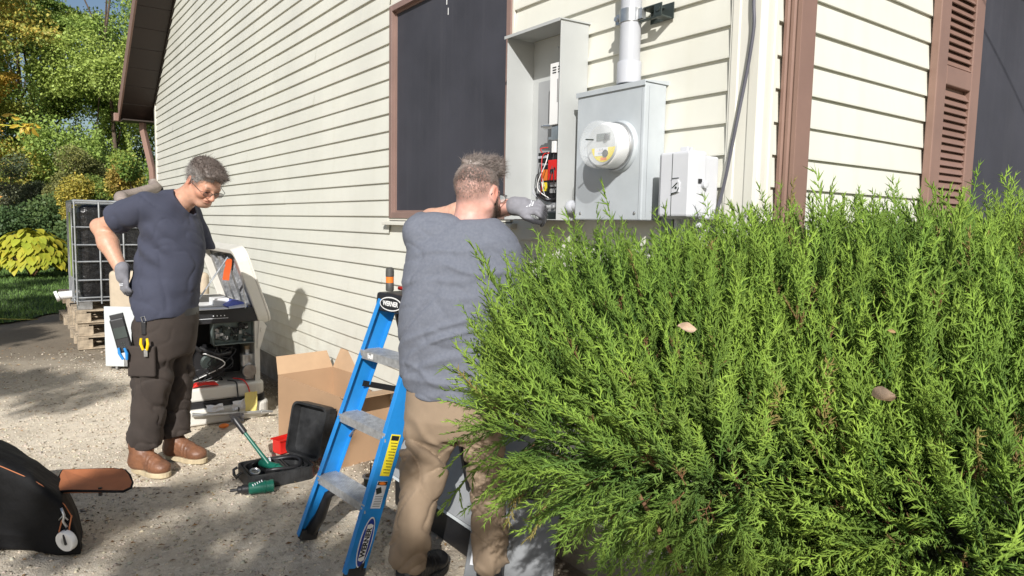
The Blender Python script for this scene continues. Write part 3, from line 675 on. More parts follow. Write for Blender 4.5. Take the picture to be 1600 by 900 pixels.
# inside: backing plate, meter module, breakers, lugs
mb = MB(); mb.box((-.030, .80, 1.54), (-.020, 1.06, 2.05)); under(t, mb.build('back_plate', M['seamgrey']))
mb = MB(); mb.box((-.115, .795, 1.845), (-.030, .880, 2.085)); md = under(t, mb.build('control_module', M['white'], bevel=.002))
mb = MB()
for yy in (.808, .842):
    for i in range(3): mb.box((-.1165, yy, 2.045+i*.010), (-.1152, yy+.022, 2.049+i*.010))
mb.box((-.1165, .83, 1.93), (-.1152, .832, 2.02))
o = under(t, mb.build('vent_slots', M['black']))
mb = MB(); mb.box((-.112, .798, 1.785), (-.030, .868, 1.838)); mb.box((-.105, .868, 1.79), (-.085, .895, 1.80)); mb.tube([(-.10, .87, 1.842), (-.10, .925, 1.846)], .011, 12); mb.tube([(-.10, .925, 1.846), (-.10, .945, 1.848)], .006, 10)
under(t, mb.build('clamp', M['galv'], bevel=.001))
mb = MB(); mb.box((-.12, .800, 1.735), (-.09, .818, 1.78)); mb.box((-.12, .835, 1.735), (-.09, .853, 1.78)); mb.islands('terminal_block', M['white'], t, world=True)
mb = MB(); mb.box((-.105, .790, 1.54), (-.030, .875, 1.735)); mb.box((-.10, .880, 1.555), (-.035, .945, 1.69)); under(t, mb.build('breaker_block', M['black'], bevel=.003))
for k_ in range(4):
    mb = MB(); mb.box((-.116, .882+k_*.016, 1.70), (-.04, .896+k_*.016, 1.74)); bk = under(t, mb.build('breaker', M['black'], bevel=.002)); mb = MB(); mb.box((-.122, .886+k_*.016, 1.716), (-.116, .892+k_*.016, 1.726)); sub_(bk, mb.build('toggle', M['pvc']))
for z_ in (1.575, 1.60):
    mb = MB(); mb.box((-.112, .80, z_), (-.104, .87, z_+.018)); under(t, mb.build('lug', M['alu'], bevel=.002))
mb = MB(); mb.box((-.130, .800, 1.625), (-.105, .862, 1.705)); br = under(t, mb.build('main_breaker', M['red'], bevel=.002))
mb = MB(); mb.box((-.136, .822, 1.655), (-.130, .842, 1.668)); under(t, mb.build('breaker_handle', M['black'], bevel=.001))
mb = MB(); mb.box((-.1025, .895, 1.628), (-.1003, .93, 1.672)); under(t, mb.build('warning_label', M['orange']))
mb = MB(); mb.box((-.1025, .898, 1.585), (-.1003, .928, 1.620)); under(t, mb.build('warning_label', M['yellow']))
def wire(name, pts, r, m, parent, n=8):
    P_ = [Vector(p) for p in pts]; out = []
    for i in range(len(P_)-1):
        a, b = P_[i], P_[i+1]; c0 = P_[max(i-1, 0)]; c3 = P_[min(i+2, len(P_)-1)]
        for k in range(6):
            s = k/6; out.append(0.5*((2*a)+(b-c0)*s+(2*c0-5*a+4*b-c3)*s*s+(3*a-c0-3*b+c3)*s**3))
    out.append(P_[-1]); mb = MB(); mb.tube(out, r, n); o = mb.build(name, m, smooth=True)
    return under(parent, o) if parent else o
q = random.Random(8)
for i, (m, yy) in enumerate([('black', .87), ('white', .885), ('black', .81), ('white', .905), ('black', .925), ('red', .90), ('black', .85), ('black', .93)]):
    wire('wire', [(-.11, yy, 1.74 if i in (1, 5, 6) else 1.60), (-.135, yy+.02*q.uniform(-1, 1), 1.72-.10*q.random()), (-.14, yy+.03*q.uniform(-1, 1), 1.60), (-.11, yy+.04*q.uniform(-.6, 1), 1.555)], .0019, M[m], t)
wire('wire', [(-.10, .90, 1.76), (-.12, .925, 1.755), (-.11, .915, 1.735), (-.12, .87, 1.735)], .0022, M['red'], t)
wire('wire', [(-.10, .94, 1.56), (-.14, .91, 1.57), (-.13, .86, 1.545), (-.11, .80, 1.56)], .005, M['black'], t)
wire('wire', [(-.10, .95, 1.62), (-.13, .955, 1.58), (-.13, .90, 1.553), (-.11, .84, 1.55)], .0028, M['pvc'], t)
wire('wire', [(-.06, .845, 2.12), (-.05, .90, 2.03), (-.05, .90, 1.92), (-.08, .885, 1.86)], .002, M['galv'], t)
mb = MB(); mb.box((-.115, .792, 1.503), (-.03, .888, 1.536)); mb.lathe([(.008, 0), (.008, .012), (.004, .014)], (-.115, .87, 1.52), (-1, 0, 0), 12); mb.lathe([(.008, 0), (.008, .012), (.004, .014)], (-.115, .83, 1.52), (-1, 0, 0), 12)
under(t, mb.build('neutral_bar', M['alu'], bevel=.001))
mb = MB(); mb.box((-.034, .778, 1.473), (-.0186, .99, 1.50)); under(t, mb.build('divider', M['dark_metal']))
# conduit nipple between the two enclosures
mb = MB(); mb.lathe([(.021, 0), (.026, .006), (.026, .022), (.021, .03)], (-.095, .7655, 1.520), (0, -1, 0), 20); mb.tube([(-.095, .738, 1.52), (-.095, .703, 1.52)], .018, 16)
o = mb.build('conduit_fitting', M['pvc'], smooth='auto'); tag(o, 'short grey plastic fitting joining the open enclosure to the meter box', 'fitting')
# meter box
t = thing('meter_box', 'grey steel meter enclosure with a glass electric meter on its front', 'meter box', (0, .53, 1.47))
x0, y0, y1, z0, z1 = -.123, .357, .701, 1.470, 1.938
mb = MB(); mb.box((x0, y0, z0), (-.0165, y1, z1)); b = mb.build('enclosure', M['meter_grey'], bevel=.004); under(t, b)
mb = MB(); mb.prism([(x0-.006, z1-.012), (x0-.006, z1+.006), (-.004, z1+.016), (-.004, z1+.0005), (x0-.003, z1+.0005), (x0-.003, z1-.012)], 1, y0-.004, y1+.004)
under(t, mb.build('lid_lip', M['meter_grey'], bevel=.001))
mb = MB(); mb.box((x0-.0012, y0+.012, z0+.006), (x0+.001, y0+.0135, z1-.014)); mb.box((x0+.020, y0-.0012, z0+.01), (x0+.0215, y0+.001, z1-.012)); under(t, mb.build('seam', mat('seam_grey', (.30, .32, .34), .5)))
mb = MB()
for i in range(2): mb.lathe([(.006, 0), (.006, .002), (.003, .004)], (x0-.0005, y0+.03+.28*i, z0+.025), (-1, 0, 0), 12)
mb.islands('screw', M['galv'], t, world=True)
mc = (x0, .472, 1.728)
mb = MB(); mb.lathe([(.092, 0), (.092, .004), (.088, .009), (.085, .014), (.081, .014)], mc, (-1, 0, 0), 48)
mm = under(t, mb.build('meter', M['meter_grey'], smooth='auto'))
def sub(parent, o):
    o.parent = parent; bpy.context.view_layer.update(); o.matrix_parent_inverse = parent.matrix_world.inverted(); return o
mb = MB(); mb.lathe([(.0835, .014), (.0855, .017), (.0855, .026), (.0835, .029)], mc, (-1, 0, 0), 48); sub(mm, mb.build('retaining_ring', M['galv'], smooth='auto'))
mb = MB(); mb.lathe([(.079, .012), (.079, .070), (.074, .078), (.0, .078)], mc, (-1, 0, 0), 48); sub(mm, mb.build('meter_body', M['white'], smooth='auto'))
mb = MB(); mb.lathe([(.0825, .029), (.0810, .112), (.078, .122), (.070, .126), (.056, .1275), (0, .128)], mc, (-1, 0, 0), 48); sub(mm, mb.build('glass_cover', M['glass'], smooth=True))
def disc(x, y, z, ry, rz_, n=24): return [(x, y+ry*math.cos(2*math.pi*i/n), z+rz_*math.sin(2*math.pi*i/n)) for i in range(n)]
fx = x0-.0875
mb = MB(); mb.lathe([(.070, .0782), (.070, .0895), (.0, .0895)], mc, (-1, 0, 0), 40); sub(mm, mb.build('face_plate', mat('meter_face', (.55, .57, .58), .4)))
fx = x0-.0902
mb = MB(); mb.box((fx-.002, .425, 1.742), (fx, .492, 1.766)); sub(mm, mb.build('display', mat('lcd', (.16, .18, .17), .3)))
mb = MB(); pl = [(fx-.0006, .458+.06*math.cos(a), 1.728+.06*math.sin(a)) for a in [math.radians(190+i*16) for i in range(11)]]; mb.quad(*pl); sub(mm, mb.build('yellow_label', M['yellow']))
mb = MB(); mb.box((fx-.0016, .435, 1.690), (fx-.0008, .500, 1.718)); sub(mm, mb.build('data_label', M['paper']))
for txt, z_, s_ in (('L I 4', 1.711, .010), ('2S 240V', 1.698, .008)):
    sub(mm, textmesh('lettering', txt, s_, frame((fx-.0018, .468, z_), (0, -1, 0), (0, 0, 1)), M['black'], extrude=.0001))
mb = MB(); mb.box((fx-.0018, .445, 1.706), (fx-.0009, .49, 1.7065)); mb.box((fx-.0012, .440, 1.674), (fx-.0008, .470, 1.684)); sub(mm, mb.build('printed_line', M['orange']))
mb = MB(); mb.lathe([(.009, 0), (.009, .012), (.005, .014)], (fx, .436, 1.752), (-1, 0, 0), 14); mb.lathe([(.013, 0), (.013, .004)], (fx, .446, 1.697), (-1, 0, 0), 16); mb.islands('optical_port', M['black'], mm, world=True)
mb = MB(); mb.tube([(x0-.126, .470, 1.742), (x0-.155, .478, 1.741)], .0025, 8); mb.tube([(x0-.03, .548, 1.728), (x0-.03, .556, 1.728)], .006, 8); mb.islands('seal_pin', M['dark_metal'], mm, world=True)
# conduit mast above
t = thing('conduit', 'grey plastic conduit rising from the top of the meter box', 'conduit', (-.075, .53, 1.95))
cy = .545; cx = -.072
mb = MB(); mb.lathe([(.037, 0), (.037, 1.30)], (cx, cy, 1.953), (0, 0, 1), 28); under(t, mb.build('pipe', M['pvc'], smooth='auto'))
mb = MB(); mb.lathe([(.037, 0), (.0435, .002), (.0435, .075), (.041, .078), (.037, .078)], (cx, cy, 1.953), (0, 0, 1), 28); under(t, mb.build('collar', M['pvc'], smooth='auto'))
mb = MB(); mb.lathe([(.0375, 0), (.0405, .0), (.0405, .045), (.0375, .045)], (cx, cy, 2.165), (0, 0, 1), 28); mb.box((cx-.012, cy+.036, 2.17), (cx+.012, cy+.062, 2.205)); mb.box((cx-.008, cy-.060, 2.170), (cx+.012, cy-.036, 2.205))
cl = under(t, mb.build('clamp', M['galv'], smooth='auto'))
mb = MB(); mb.tube([(cx-.02, cy+.053, 2.187), (cx+.02, cy+.053, 2.187)], .005, 8); mb.lathe([(.009, 0), (.009, .006)], (cx-.018, cy+.053, 2.187), (-1, 0, 0), 6); sub(cl, mb.build('bolt', M['galv']))
mb = MB(); mb.box((-.075, .400, 2.160), (-.0165, .435, 2.165)); mb.box((-.075, .400, 2.165), (-.071, .435, 2.205)); mb.box((-.0205, .395, 2.16), (-.0165, .50, 2.215)); mb.box((-.075, .435, 2.160), (-.060, .505, 2.165)); mb.box((-.075,.435,2.200),(-.0205,.50,2.205)); mb.lathe([(.009, 0), (.009, .004)], (-.075, .415, 2.185), (-1, 0, 0), 8)
sub(cl, mb.build('bracket', M['dark_metal'], bevel=.001))
t.location.y -= .058
# telephone interface box
t = thing('utility_box', 'small grey plastic utility box with a latch, low beside the house corner', 'utility box', (0, .2, 1.48))
x0, y0, y1, z0, z1 = -.150, .118, .268, 1.475, 1.690
mb = MB(); mb.prism([(x0+.045, y0+.004), (-.0165, y0+.004), (-.0165, y1-.004), (x0+.045, y1-.004)], 2, z0, z1-.012); under(t, mb.build('back_box', M['box_grey'], bevel=.008, segs=3))
mb = MB(); mb.prism([(x0+.012, y0), (x0+.065, y0-.003), (x0+.065, y1+.003), (x0+.012, y1), (x0, y1-.02), (x0, y0+.02)], 2, z0+.006, z1); under(t, mb.build('cover', M['box_grey'], bevel=.009, segs=3))
mb = MB(); mb.box((x0-.0012, .2005, z0+.01), (x0+.002, .2020, z1-.006)); under(t, mb.build('seam', M['dark_metal']))
mb = MB(); mb.prism([(.168, 1.560), (.200, 1.555), (.200, 1.600), (.175, 1.602), (.166, 1.590)], 0, x0-.004, x0+.001); lt = under(t, mb.build('latch', M['box_grey'], bevel=.0015))
mb = MB(); mb.tube([(x0-.005, .198, 1.604), (x0-.005, .170, 1.605)], .0018, 6); mb.tube([(x0-.005, .198, 1.556), (x0-.005, .175, 1.561), (x0-.005, .168, 1.575)], .0018, 6); mb.tube([(x0-.005, .194, 1.575), (x0-.006, .174, 1.590)], .0018, 6); mb.lathe([(.004, 0), (.004, .003)], (x0-.003, .180, 1.575), (-1, 0, 0), 8)
sub(lt, mb.build('latch_outline', M['dark_metal']))
mb = MB(); mb.box((-.12, .17, z1-.002), (-.075, .212, z1+.004)); mb.box((-.112, .176, z1+.004), (-.104, .205, z1+.018)); mb.box((-.092, .176, z1+.004), (-.084, .205, z1+.018)); under(t, mb.build('hinge', M['box_grey'], bevel=.0015))
mb = MB(); mb.lathe([(.012, 0), (.012, .014), (.006, .016)], (-.10, y0, 1.585), (0, -1, 0), 14); k = under(t, mb.build('knockout', M['box_grey']))
mb = MB(); mb.box((-.125, y0-.004, 1.588), (-.108, y0-.002, 1.602)); sub(k, mb.build('hole', M['black']))
mb = MB()
for yy in (.15, .235): mb.lathe([(.014, 0), (.014, .03), (.010, .034)], (-.07, yy, z0), (0, 0, -1), 14)
mb.islands('gland', M['box_grey'], t, world=True)
# lower conduit below the interface box, and a dull backing plate between
mb = MB(); mb.box((-.030, .300, 1.33), (-.0165, .345, 1.60)); o = mb.build('mounting_strip', mat('strip_grey', (.28, .29, .30), .6)); tag(o, 'narrow dull grey strip on the siding between meter box and small utility box', 'strip')
# cable down the corner
o = wire('cable', [(-.036, .012, 3.0), (-.036, .010, 2.3), (-.037, .008, 2.14), (-.037, .003, 2.06), (-.037, .016, 1.95), (-.037, .036, 1.84), (-.037, .055, 1.74), (-.036, .078, 1.62), (-.034, .095, 1.55), (-.036, .108, 1.49), (-.034, .118, 1.36)], .0052, M['cable'], None)
tag(o, 'dark cable curving down over the cream house corner', 'cable')
# service line that hangs between mast and pole, drawing a thin shadow on the front wall
o = wire('cable', [(.35, -1.1, 3.35), (.9, -1.6, 3.25), (1.25, -2.6, 3.25), (1.5, -6, 3.6)], .004, M['black'], None); tag(o, 'thin overhead service wire beyond the top of the picture', 'cable')
# flexible hose from downspout into tank
pts = [(-.055, 10.33, 1.97), (-.06, 10.26, 1.91), (-.07, 10.05, 1.875), (-.13, 9.75, 1.86), (-.27, 9.4, 1.81), (-.47, 9.0, 1.745), (-.69, 8.5, 1.685), (-.75, 8.2, 1.665), (-.765, 8.0, 1.60), (-.76, 7.98, 1.52)]
P_ = [Vector(p) for p in pts]; out = []; rs = []
for i in range(len(P_)-1):
    a, b = P_[i], P_[i+1]; c0 = P_[max(i-1, 0)]; c3 = P_[min(i+2, len(P_)-1)]; m_ = max(4, int((b-a).length/.012))
    for k in range(m_): s = k/m_; out.append(0.5*((2*a)+(b-c0)*s+(2*c0-5*a+4*b-c3)*s*s+(3*a-c0-3*b+c3)*s**3)); rs.append(.068+.008*math.sin(len(rs)*1.57))
mb = MB(); mb.tube(out, rs, 14); o = mb.build('drain_hose', M['hose'], smooth=True); tag(o, 'grey brown corrugated hose running from the far downspout to the caged tank', 'hose')

# ================================================================= TANK ON PALLETS
def pallet(loc, label, rot=0.0, L=1.2, W=1.0):
    t = thing('pallet', label, 'pallet', loc, 'weathered wooden pallets under and beside the tank', rot); H = .142
    mb = MB(); n = 7
    for i in range(n): y = i*(W-.1)/(n-1); mb.box((0, y, H-.018), (L, y+.1, H))
    mb.build('top_board', M['wood'], t, bevel=.003)
    mb = MB()
    for y in (0, W/2-.05, W-.1): mb.box((0, y, 0), (L, y+.1, .018))
    mb.build('bottom_board', M['wood'], t, bevel=.003)
    mb = MB()
    for x in (0, L/2-.07, L-.14):
        mb.box((x, 0, H-.036), (x+.1, W, H-.0185))
        for y in (0, W/2-.05, W-.1): mb.box((x, y, .0185), (x+.14, y+.1, H-.0365))
    mb.build('block', M['wood'], t, bevel=.004); return t
pallet((-1.30, 7.36, 0.0), 'lowest weathered wooden pallet of the three below the tank', 0.01)
pallet((-1.29, 7.38, .144), 'middle weathered wooden pallet of the three below the tank', -0.012)
pallet((-1.31, 7.36, .288), 'topmost weathered wooden pallet directly below the tank', 0.0)
pallet((-1.28, 9.0, 0.0), 'low wooden pallet on the ground behind the tank at the lawn edge', .05)
pallet((-1.27, 9.02, .144), 'second wooden pallet of the pair behind the tank', -.03)
pallet((-1.29, 9.0, .288), 'top wooden pallet of the pair behind the tank', .04)
t = thing('water_tank', 'large black wrapped water tank in a galvanised wire cage on wooden pallets', 'tank', (-.7, 7.9, .432)); X0, X1, Y0, Y1, ZA, ZB = -1.29, -.16, 7.38, 8.38, .432, 1.60
mb = MB(); mb.box((X0+.03, Y0+.03, ZA+.10), (X1-.03, Y1-.03, ZB-.03))
bot = mb.build('bladder', M['plasticwrap']); b = bot.modifiers.new('b', 'BEVEL'); b.width = .09; b.segments = 5; under(t, bot)
mb = MB(); r = .008
for z in (ZA+.13, ZA+.32, ZA+.52, ZA+.70, ZA+.89, ZB-.02):
    for rr_ in (r,): mb.tube([(X0, Y0, z), (X1, Y0, z), (X1, Y1, z), (X0, Y1, z), (X0, Y0, z)], .009, 8)
nx = 5
for i in range(nx+1):
    x = X0+(X1-X0)*i/nx
    for y in (Y0-.012, Y1+.012): mb.tube([(x, y, ZA+.06), (x, y, ZB-.01)], r, 8)
for i in range(1, 5):
    y = Y0+(Y1-Y0)*i/5
    for x in (X0-.012, X1+.012): mb.tube([(x, y, ZA+.06), (x, y, ZB-.01)], r, 8)
mb.tube([(X0-.002, Y0, ZB), (X1, Y0, ZB), (X1, Y1, ZB), (X0, Y1, ZB), (X0, Y0, ZB)], .015, 8)
under(t, mb.build('cage', mat('cage_zinc', (.42, .44, .46), .4, metal=.7, var=.15), smooth='auto'))
mb = MB()
for (x, y) in ((X0, Y0), (X1-.14, Y0), (X0, Y1-.12), (X1-.14, Y1-.12)): mb.box((x, y, ZA+.0), (x+.14, y+.12, ZA+.085))
mb.box((X0-.01, Y0-.012, ZA+.085), (X1+.01, Y1+.01, ZA+.10)); under(t, mb.build('base_frame', M['galv'], bevel=.006))
mb = MB(); mb.box((-.72, Y0-.004, ZA+.012), (-.60, Y0+.2, ZA+.084)); under(t, mb.build('base_foot', M['galv'], bevel=.004))
mb = MB(); mb.lathe([(.09, 0), (.09, .03), (.05, .035)], (-.76, 7.98, ZB-.035), (0, 0, 1), 24); under(t, mb.build('fill_cap', M['black'], smooth='auto'))
mb = MB(); mb.tube([(X0+.01, Y0+.55, ZA+.12), (X0-.14, Y0+.55, ZA+.11)], .045, 16); mb.tube([(X0-.14, Y0+.55, ZA+.11), (X0-.17, Y0+.55, ZA+.10)], .06, 16); under(t, mb.build('valve', M['white'], smooth='auto'))
mb = MB(); mb.box((X0-.026, Y0+.20, ZA+.35), (X0-.0235, Y0+.40, ZB-.12)); under(t, mb.build('label_plate', mat('green_plate', (.33, .42, .10), .4)))
mb = MB(); mb.box((-.005,-.22,0),(.03,.22,.02))
# leaning sheet metal cover and tan block
t = thing('panel_cover', 'plain pale grey metal cover standing on the gravel behind the first worker', 'metal cover', (-1.05, 6.07, 0), rot=math.radians(-36.3))
mb = MB(); mb.box((-.14, -.012, .03), (.46, .012, .60)); mb.build('sheet', M['offwhite'], t, bevel=.006)
mb = MB(); mb.lathe([(.012, 0), (.012, .03)], (-.04, 0, .0), (0, 0, 1), 10); mb.lathe([(.012, 0), (.012, .03)], (.38, 0, .0), (0, 0, 1), 10); mb.islands('foot', M['galv'], t)
tn = thing('side_panel', 'tan composite end panel with rounded corners standing behind the pale grey cover', 'panel', (-1.03, 6.22, 0), rot=math.radians(-36.3))
mb = MB(); mb.box((-.08, -.05, .0), (.86, .05, .93)); o = mb.build('panel', M['tan'], tn); b = o.modifiers.new('b', 'BEVEL'); b.width = .045; b.segments = 5

# ================================================================= GENERATOR
t = thing('generator', 'standby generator with its lid open and its end panel off showing black works and wires', 'generator', (-.66, 4.4, 0))
gx0, gx1, gy0, gy1 = -.96, -.40, 3.86, 4.95
def rrect(x0, y0, x1, y1, r, n=6):
    out = []
    for cx_, cy_, a0 in ((x1-r, y1-r, 0), (x0+r, y1-r, 90), (x0+r, y0+r, 180), (x1-r, y0+r, 270)):
        for i in range(n+1): a = math.radians(a0+90*i/n); out.append((cx_+r*math.cos(a), cy_+r*math.sin(a)))
    return out
mb = MB(); mb.prism(rrect(gx0-.07, gy0-.10, gx1+.05, gy1+.07, .10), 2, 0.0, .115); under(t, mb.build('base', M['cream'], bevel=.02, segs=4))
mb = MB(); mb.prism(rrect(gx0-.05, gy0-.07, gx1+.03, gy1+.05, .08), 2, .115, .155); under(t, mb.build('base_band', M['black']))
mb = MB(); mb.prism(rrect(gx0-.04, gy0-.05, gx1+.025, gy1+.04, .07), 2, .155, .255); under(t, mb.build('base_tray', M['cream'], bevel=.02, segs=4))
mb = MB()
for (x, y) in ((gx0, gy0), (gx1-.035, gy0), (gx0, gy1-.035), (gx1-.035, gy1-.035)): mb.box((x, y, .255), (x+.035, y+.035, .80))
mb.islands('corner_post', M['cream'], t, world=True)
mb = MB(); mb.box((gx0+.036, gy1-.02, .255), (gx1-.036, gy1-.005, .80)); mb.box((gx1-.018, gy0+.036, .255), (gx1-.006, gy1-.036, .80)); mb.box((gx0+.006, gy0+.036, .255), (gx0+.018, gy1-.036, .80))
under(t, mb.build('side_panel', M['cream']))
mb = MB(); mb.box((gx0+.02, gy0-.004, .700), (gx1-.003, gy0+.03, .800)); mb.box((gx0+.02, gy0+.031, .76), (gx1-.02, gy1-.04, .80)); mb.box((gx0+.04, gy0+.40, .256), (gx1-.04, gy0+.42, .76)); under(t, mb.build('frame', M['black'], bevel=.004))
mb = MB(); mb.box((gx0+.05, gy0-.0055, .735), (gx0+.34, gy0-.0035, .738))
for i in range(4): mb.lathe([(.004, 0), (.004, .002)], (gx0+.24+i*.025, gy0-.004, .755), (0, -1, 0), 8)
under(t, mb.build('indicator', M['paper']))
# control box with printed boards and wires
mb = MB(); cbx0, cbx1, cz0, cz1 = -.72, -.43, .54, .695
mb.box((cbx0, gy0+.10, cz0), (cbx1, gy0+.115, cz1)); mb.box((cbx0, gy0+.005, cz0), (cbx0+.004, gy0+.10, cz1)); mb.box((cbx0, gy0+.005, cz0), (cbx1, gy0+.10, cz0+.004)); mb.box((cbx1-.004, gy0+.005, cz0), (cbx1, gy0+.10, cz1))
cb = under(t, mb.build('control_box', mat('zinc_dull', (.22, .27, .26), .4, metal=.3), bevel=.001))
q = random.Random(12); parts = {'black': MB(), 'galv': MB(), 'white': MB(), 'dark_metal': MB()}
for i in range(34):
    k = q.choice(list(parts)); x = q.uniform(cbx0+.02, cbx1-.05); z = q.uniform(cz0+.01, cz1-.04); s = q.uniform(.008, .03)
    parts[k].box((x, gy0+.10-q.uniform(.01, .06), z), (x+s, gy0+.0995, z+q.uniform(.6, 1.6)*s))
for k, nm in (('black', 'relay'), ('galv', 'terminal'), ('white', 'connector'), ('dark_metal', 'heat_sink')): parts[k].islands(nm, M[k], cb, world=True)
for i in range(9):
    x = q.uniform(cbx0+.03, cbx1-.03); z = q.uniform(cz0+.02, cz1-.02)
    o = wire('wire', [(x, gy0+.06, z), (x+q.uniform(-.04, .04), gy0-.0, z+q.uniform(-.05, .03)), (x+q.uniform(-.07, .07), gy0+.01, z+q.uniform(-.06, .0)), (x+q.uniform(-.05, .05), gy0+.06, z-.02)], .0028, M[q.choice(['black', 'white', 'dark_metal', 'black'])], None); sub(cb, o)
# engine
mb = MB(); mb.ell((-.74, gy0+.22, .41), (.13, .12, .11), 20, 12); mb.box((-.86, gy0+.12, .29), (-.62, gy0+.36, .38)); mb.tube([(-.74, gy0+.09, .41), (-.74, gy0+.14, .41)], .10, 24); mb.tube([(-.58, gy0+.10, .50), (-.60, gy0+.06, .47), (-.68, gy0+.05, .46), (-.80, gy0+.08, .52)], .018, 10); mb.tube([(-.9, gy0+.04, .66), (-.86, gy0+.03, .56), (-.80, gy0+.05, .50)], .014, 8)
under(t, mb.build('engine', M['black'], smooth='auto'))
mb = MB(); mb.lathe([(.055, 0), (.055, .004), (.04, .01)], (-.74, gy0+.088, .41), (0, -1, 0), 24); mb.box((-.66, gy0+.05, .46), (-.655, gy0+.055, .50)); mb.box((-.93, gy0+.06, .60), (-.89, gy0+.07, .64)); under(t, mb.build('engine_plate', M['dark_metal']))
mb = MB(); mb.lathe([(.048, 0), (.050, .01), (.050, .085), (.045, .09)], (-.475, gy0+.06, .365), (0, 0, 1), 28); mb.lathe([(.048, 0), (.052, .012), (.048, .024), (0.0, .026)], (-.478, gy0+.012, .335), (0, -1, 0), 28); mb.lathe([(.018, 0), (.018, .03)], (-.475, gy0+.06, .455), (0, 0, 1), 14); mb.box((-.505, gy0+.01, .27), (-.445, gy0+.07, .30))
under(t, mb.build('fuel_regulator', M['galv'], smooth='auto'))
mb = MB(); mb.lathe([(.020, 0), (.020, .028)], (-.475, gy0+.06, .485), (0, 0, 1), 14); under(t, mb.build('regulator_cap', mat('brass', (.30, .23, .15), .4, metal=.6)))
for i in range(7): wire('wire', [(q.uniform(-.9, -.55), gy0+.07, q.uniform(.45, .56)), (q.uniform(-.9, -.55), gy0+.03, q.uniform(.36, .5)), (q.uniform(-.88, -.6), gy0+.02, q.uniform(.28, .4)), (q.uniform(-.9, -.6), gy0+.08, .27)], .004, M[q.choice(['black', 'black', 'white'])], t)
wire('battery_cable', [(-.62, gy0+.05, .27), (-.585, gy0-.04, .27), (-.58, gy0-.065, .20), (-.585, gy0-.11, .10), (-.60, gy0-.14, .03)], .005, M['black'], t)
wire('battery_cable', [(-.58, gy0+.05, .28), (-.53, gy0-.03, .275), (-.50, gy0-.065, .21), (-.51, gy0-.105, .12), (-.54, gy0-.13, .08)], .005, M['red'], t)
# parts lying on top and on the tray
mb = MB(); mb.box((-.86, gy0+.14, .801), (-.60, gy0+.40, .812)); mb.box((-.68, gy0+.16, .812), (-.57, gy0+.30, .86)); under(t, mb.build('air_box', M['white'], bevel=.004))
mb = MB(); mb.prism([(-.60, .802), (-.62, .812), (-.56, .85), (-.50, .84), (-.46, .80)], 1, gy0+.06, gy0+.20); o = mb.build('manual', M['paperblue']); tag(o, 'crumpled blue booklet on the generator top', 'booklet')
mb = MB(); mb.box((-.92, gy0-.02, .8015), (-.62, gy0+.10, .806)); mb.quad((-.62, gy0-.03, .803), (-.50, gy0-.03, .81), (-.46, gy0+.06, .83), (-.60, gy0+.06, .81)); o = mb.build('sheet', M['paper']); tag(o, 'pale sheet of paper laid on the generator top', 'paper')
mb = MB(); mb.prism([(-.88, .262), (-.80, .275), (-.70, .262), (-.72, .285), (-.80, .292), (-.85, .29)], 1, gy0-.05, gy0-.0); o = mb.build('clip', M['red'], bevel=.003); tag(o, 'red plastic clip on the generator base', 'clip')
# lid
LA = Vector((-.375, gy0-.02, .66)); LT = Vector((-.565, gy0-.02, 1.23)); yy0, yy1 = gy0-.02, gy1
hv = (LT-LA); nrm = Vector((hv.z, 0, -hv.x)).normalized()     # points toward the wall
Mx = frame(LA, (0, 1, 0), hv)                                 # x along the generator, y up the lid, z outwards
Ld = hv.length; Wd = yy1-yy0
sgn = 1 if (Mx.to_3x3() @ Vector((0, 0, 1))).dot(nrm) > 0 else -1
mb = MB(); pr_ = rrect(0, 0, Wd, Ld, .10); inn = rrect(.035, .035, Wd-.035, Ld-.035, .075)
mb.prism(pr_, 2, .055*sgn, .075*sgn, Mx)
n_ = len(pr_); vs = [Mx @ Vector((p[0], p[1], .055*sgn)) for p in pr_]+[Mx @ Vector((p[0], p[1], -.02*sgn)) for p in pr_]+[Mx @ Vector((p[0], p[1], -.02*sgn)) for p in inn]+[Mx @ Vector((p[0], p[1], .055*sgn)) for p in inn]
mb.add(vs, [(i+k*n_, (i+1) % n_+k*n_, (i+1) % n_+(k+1)*n_, i+(k+1)*n_) for k in range(3) for i in range(n_)])
ld = under(t, mb.build('lid', M['cream'], bevel=.008, segs=3))
mb = MB(); i2 = rrect(.040, .040, Wd-.04, Ld-.04, .07); mb.prism(i2, 2, .045*sgn, .053*sgn, Mx); sub(ld, mb.build('lid_liner', M['black']))
mb = MB()
for i in range(4): x = .10+i*.24; mb.box((x, .07, (.0 if sgn > 0 else -.044)), (x+.075, Ld-.09, (.044 if sgn > 0 else .0)), Mx)
mb.islands('insulation', mat('foil', (.42, .43, .45), .35, metal=.5, var=.2, vscale=30, bump=.8, bscale=40, bdist=.01), ld, world=True)
mb = MB(); mb.box((.30, Ld-.12, -.01*sgn), (.38, Ld-.30, -.006*sgn), Mx)
mb = MB(); a = Mx @ Vector((.36, Ld-.06, -.02*sgn)); mb.prism([(0, 0), (.05, .005), (.045, -.05), (.03, -.12), (.025, -.16), (-.022, -.155), (-.012, -.09), (.0, -.05)], 1, -.006, .0, Matrix.Translation((-.56, gy0+.30, 1.14))); sub(ld, mb.build('warning_tag', mat('orange_tag', (.75, .13, .03), .5)))
mb = MB(); mb.tube([(-.86, gy0+.02, .80), (-.60, gy0+.06, 1.17)], .006, 8); mb.tube([(-.50, gy0+.0, .80), (-.52, gy0+.0, 1.10)], .004, 8); mb.islands('gas_strut', M['galv'], ld, world=True)
mb = MB(); mb.prism([(-.42, .50), (-.40, .50), (-.352, .66), (-.38, .70), (-.405, .70)], 1, gy0-.012, gy0-.004); mb.lathe([(.014, 0), (.014, .006)], (-.385, gy0-.012, .63), (0, -1, 0), 14); under(t, mb.build('hinge_bracket', M['cream']))
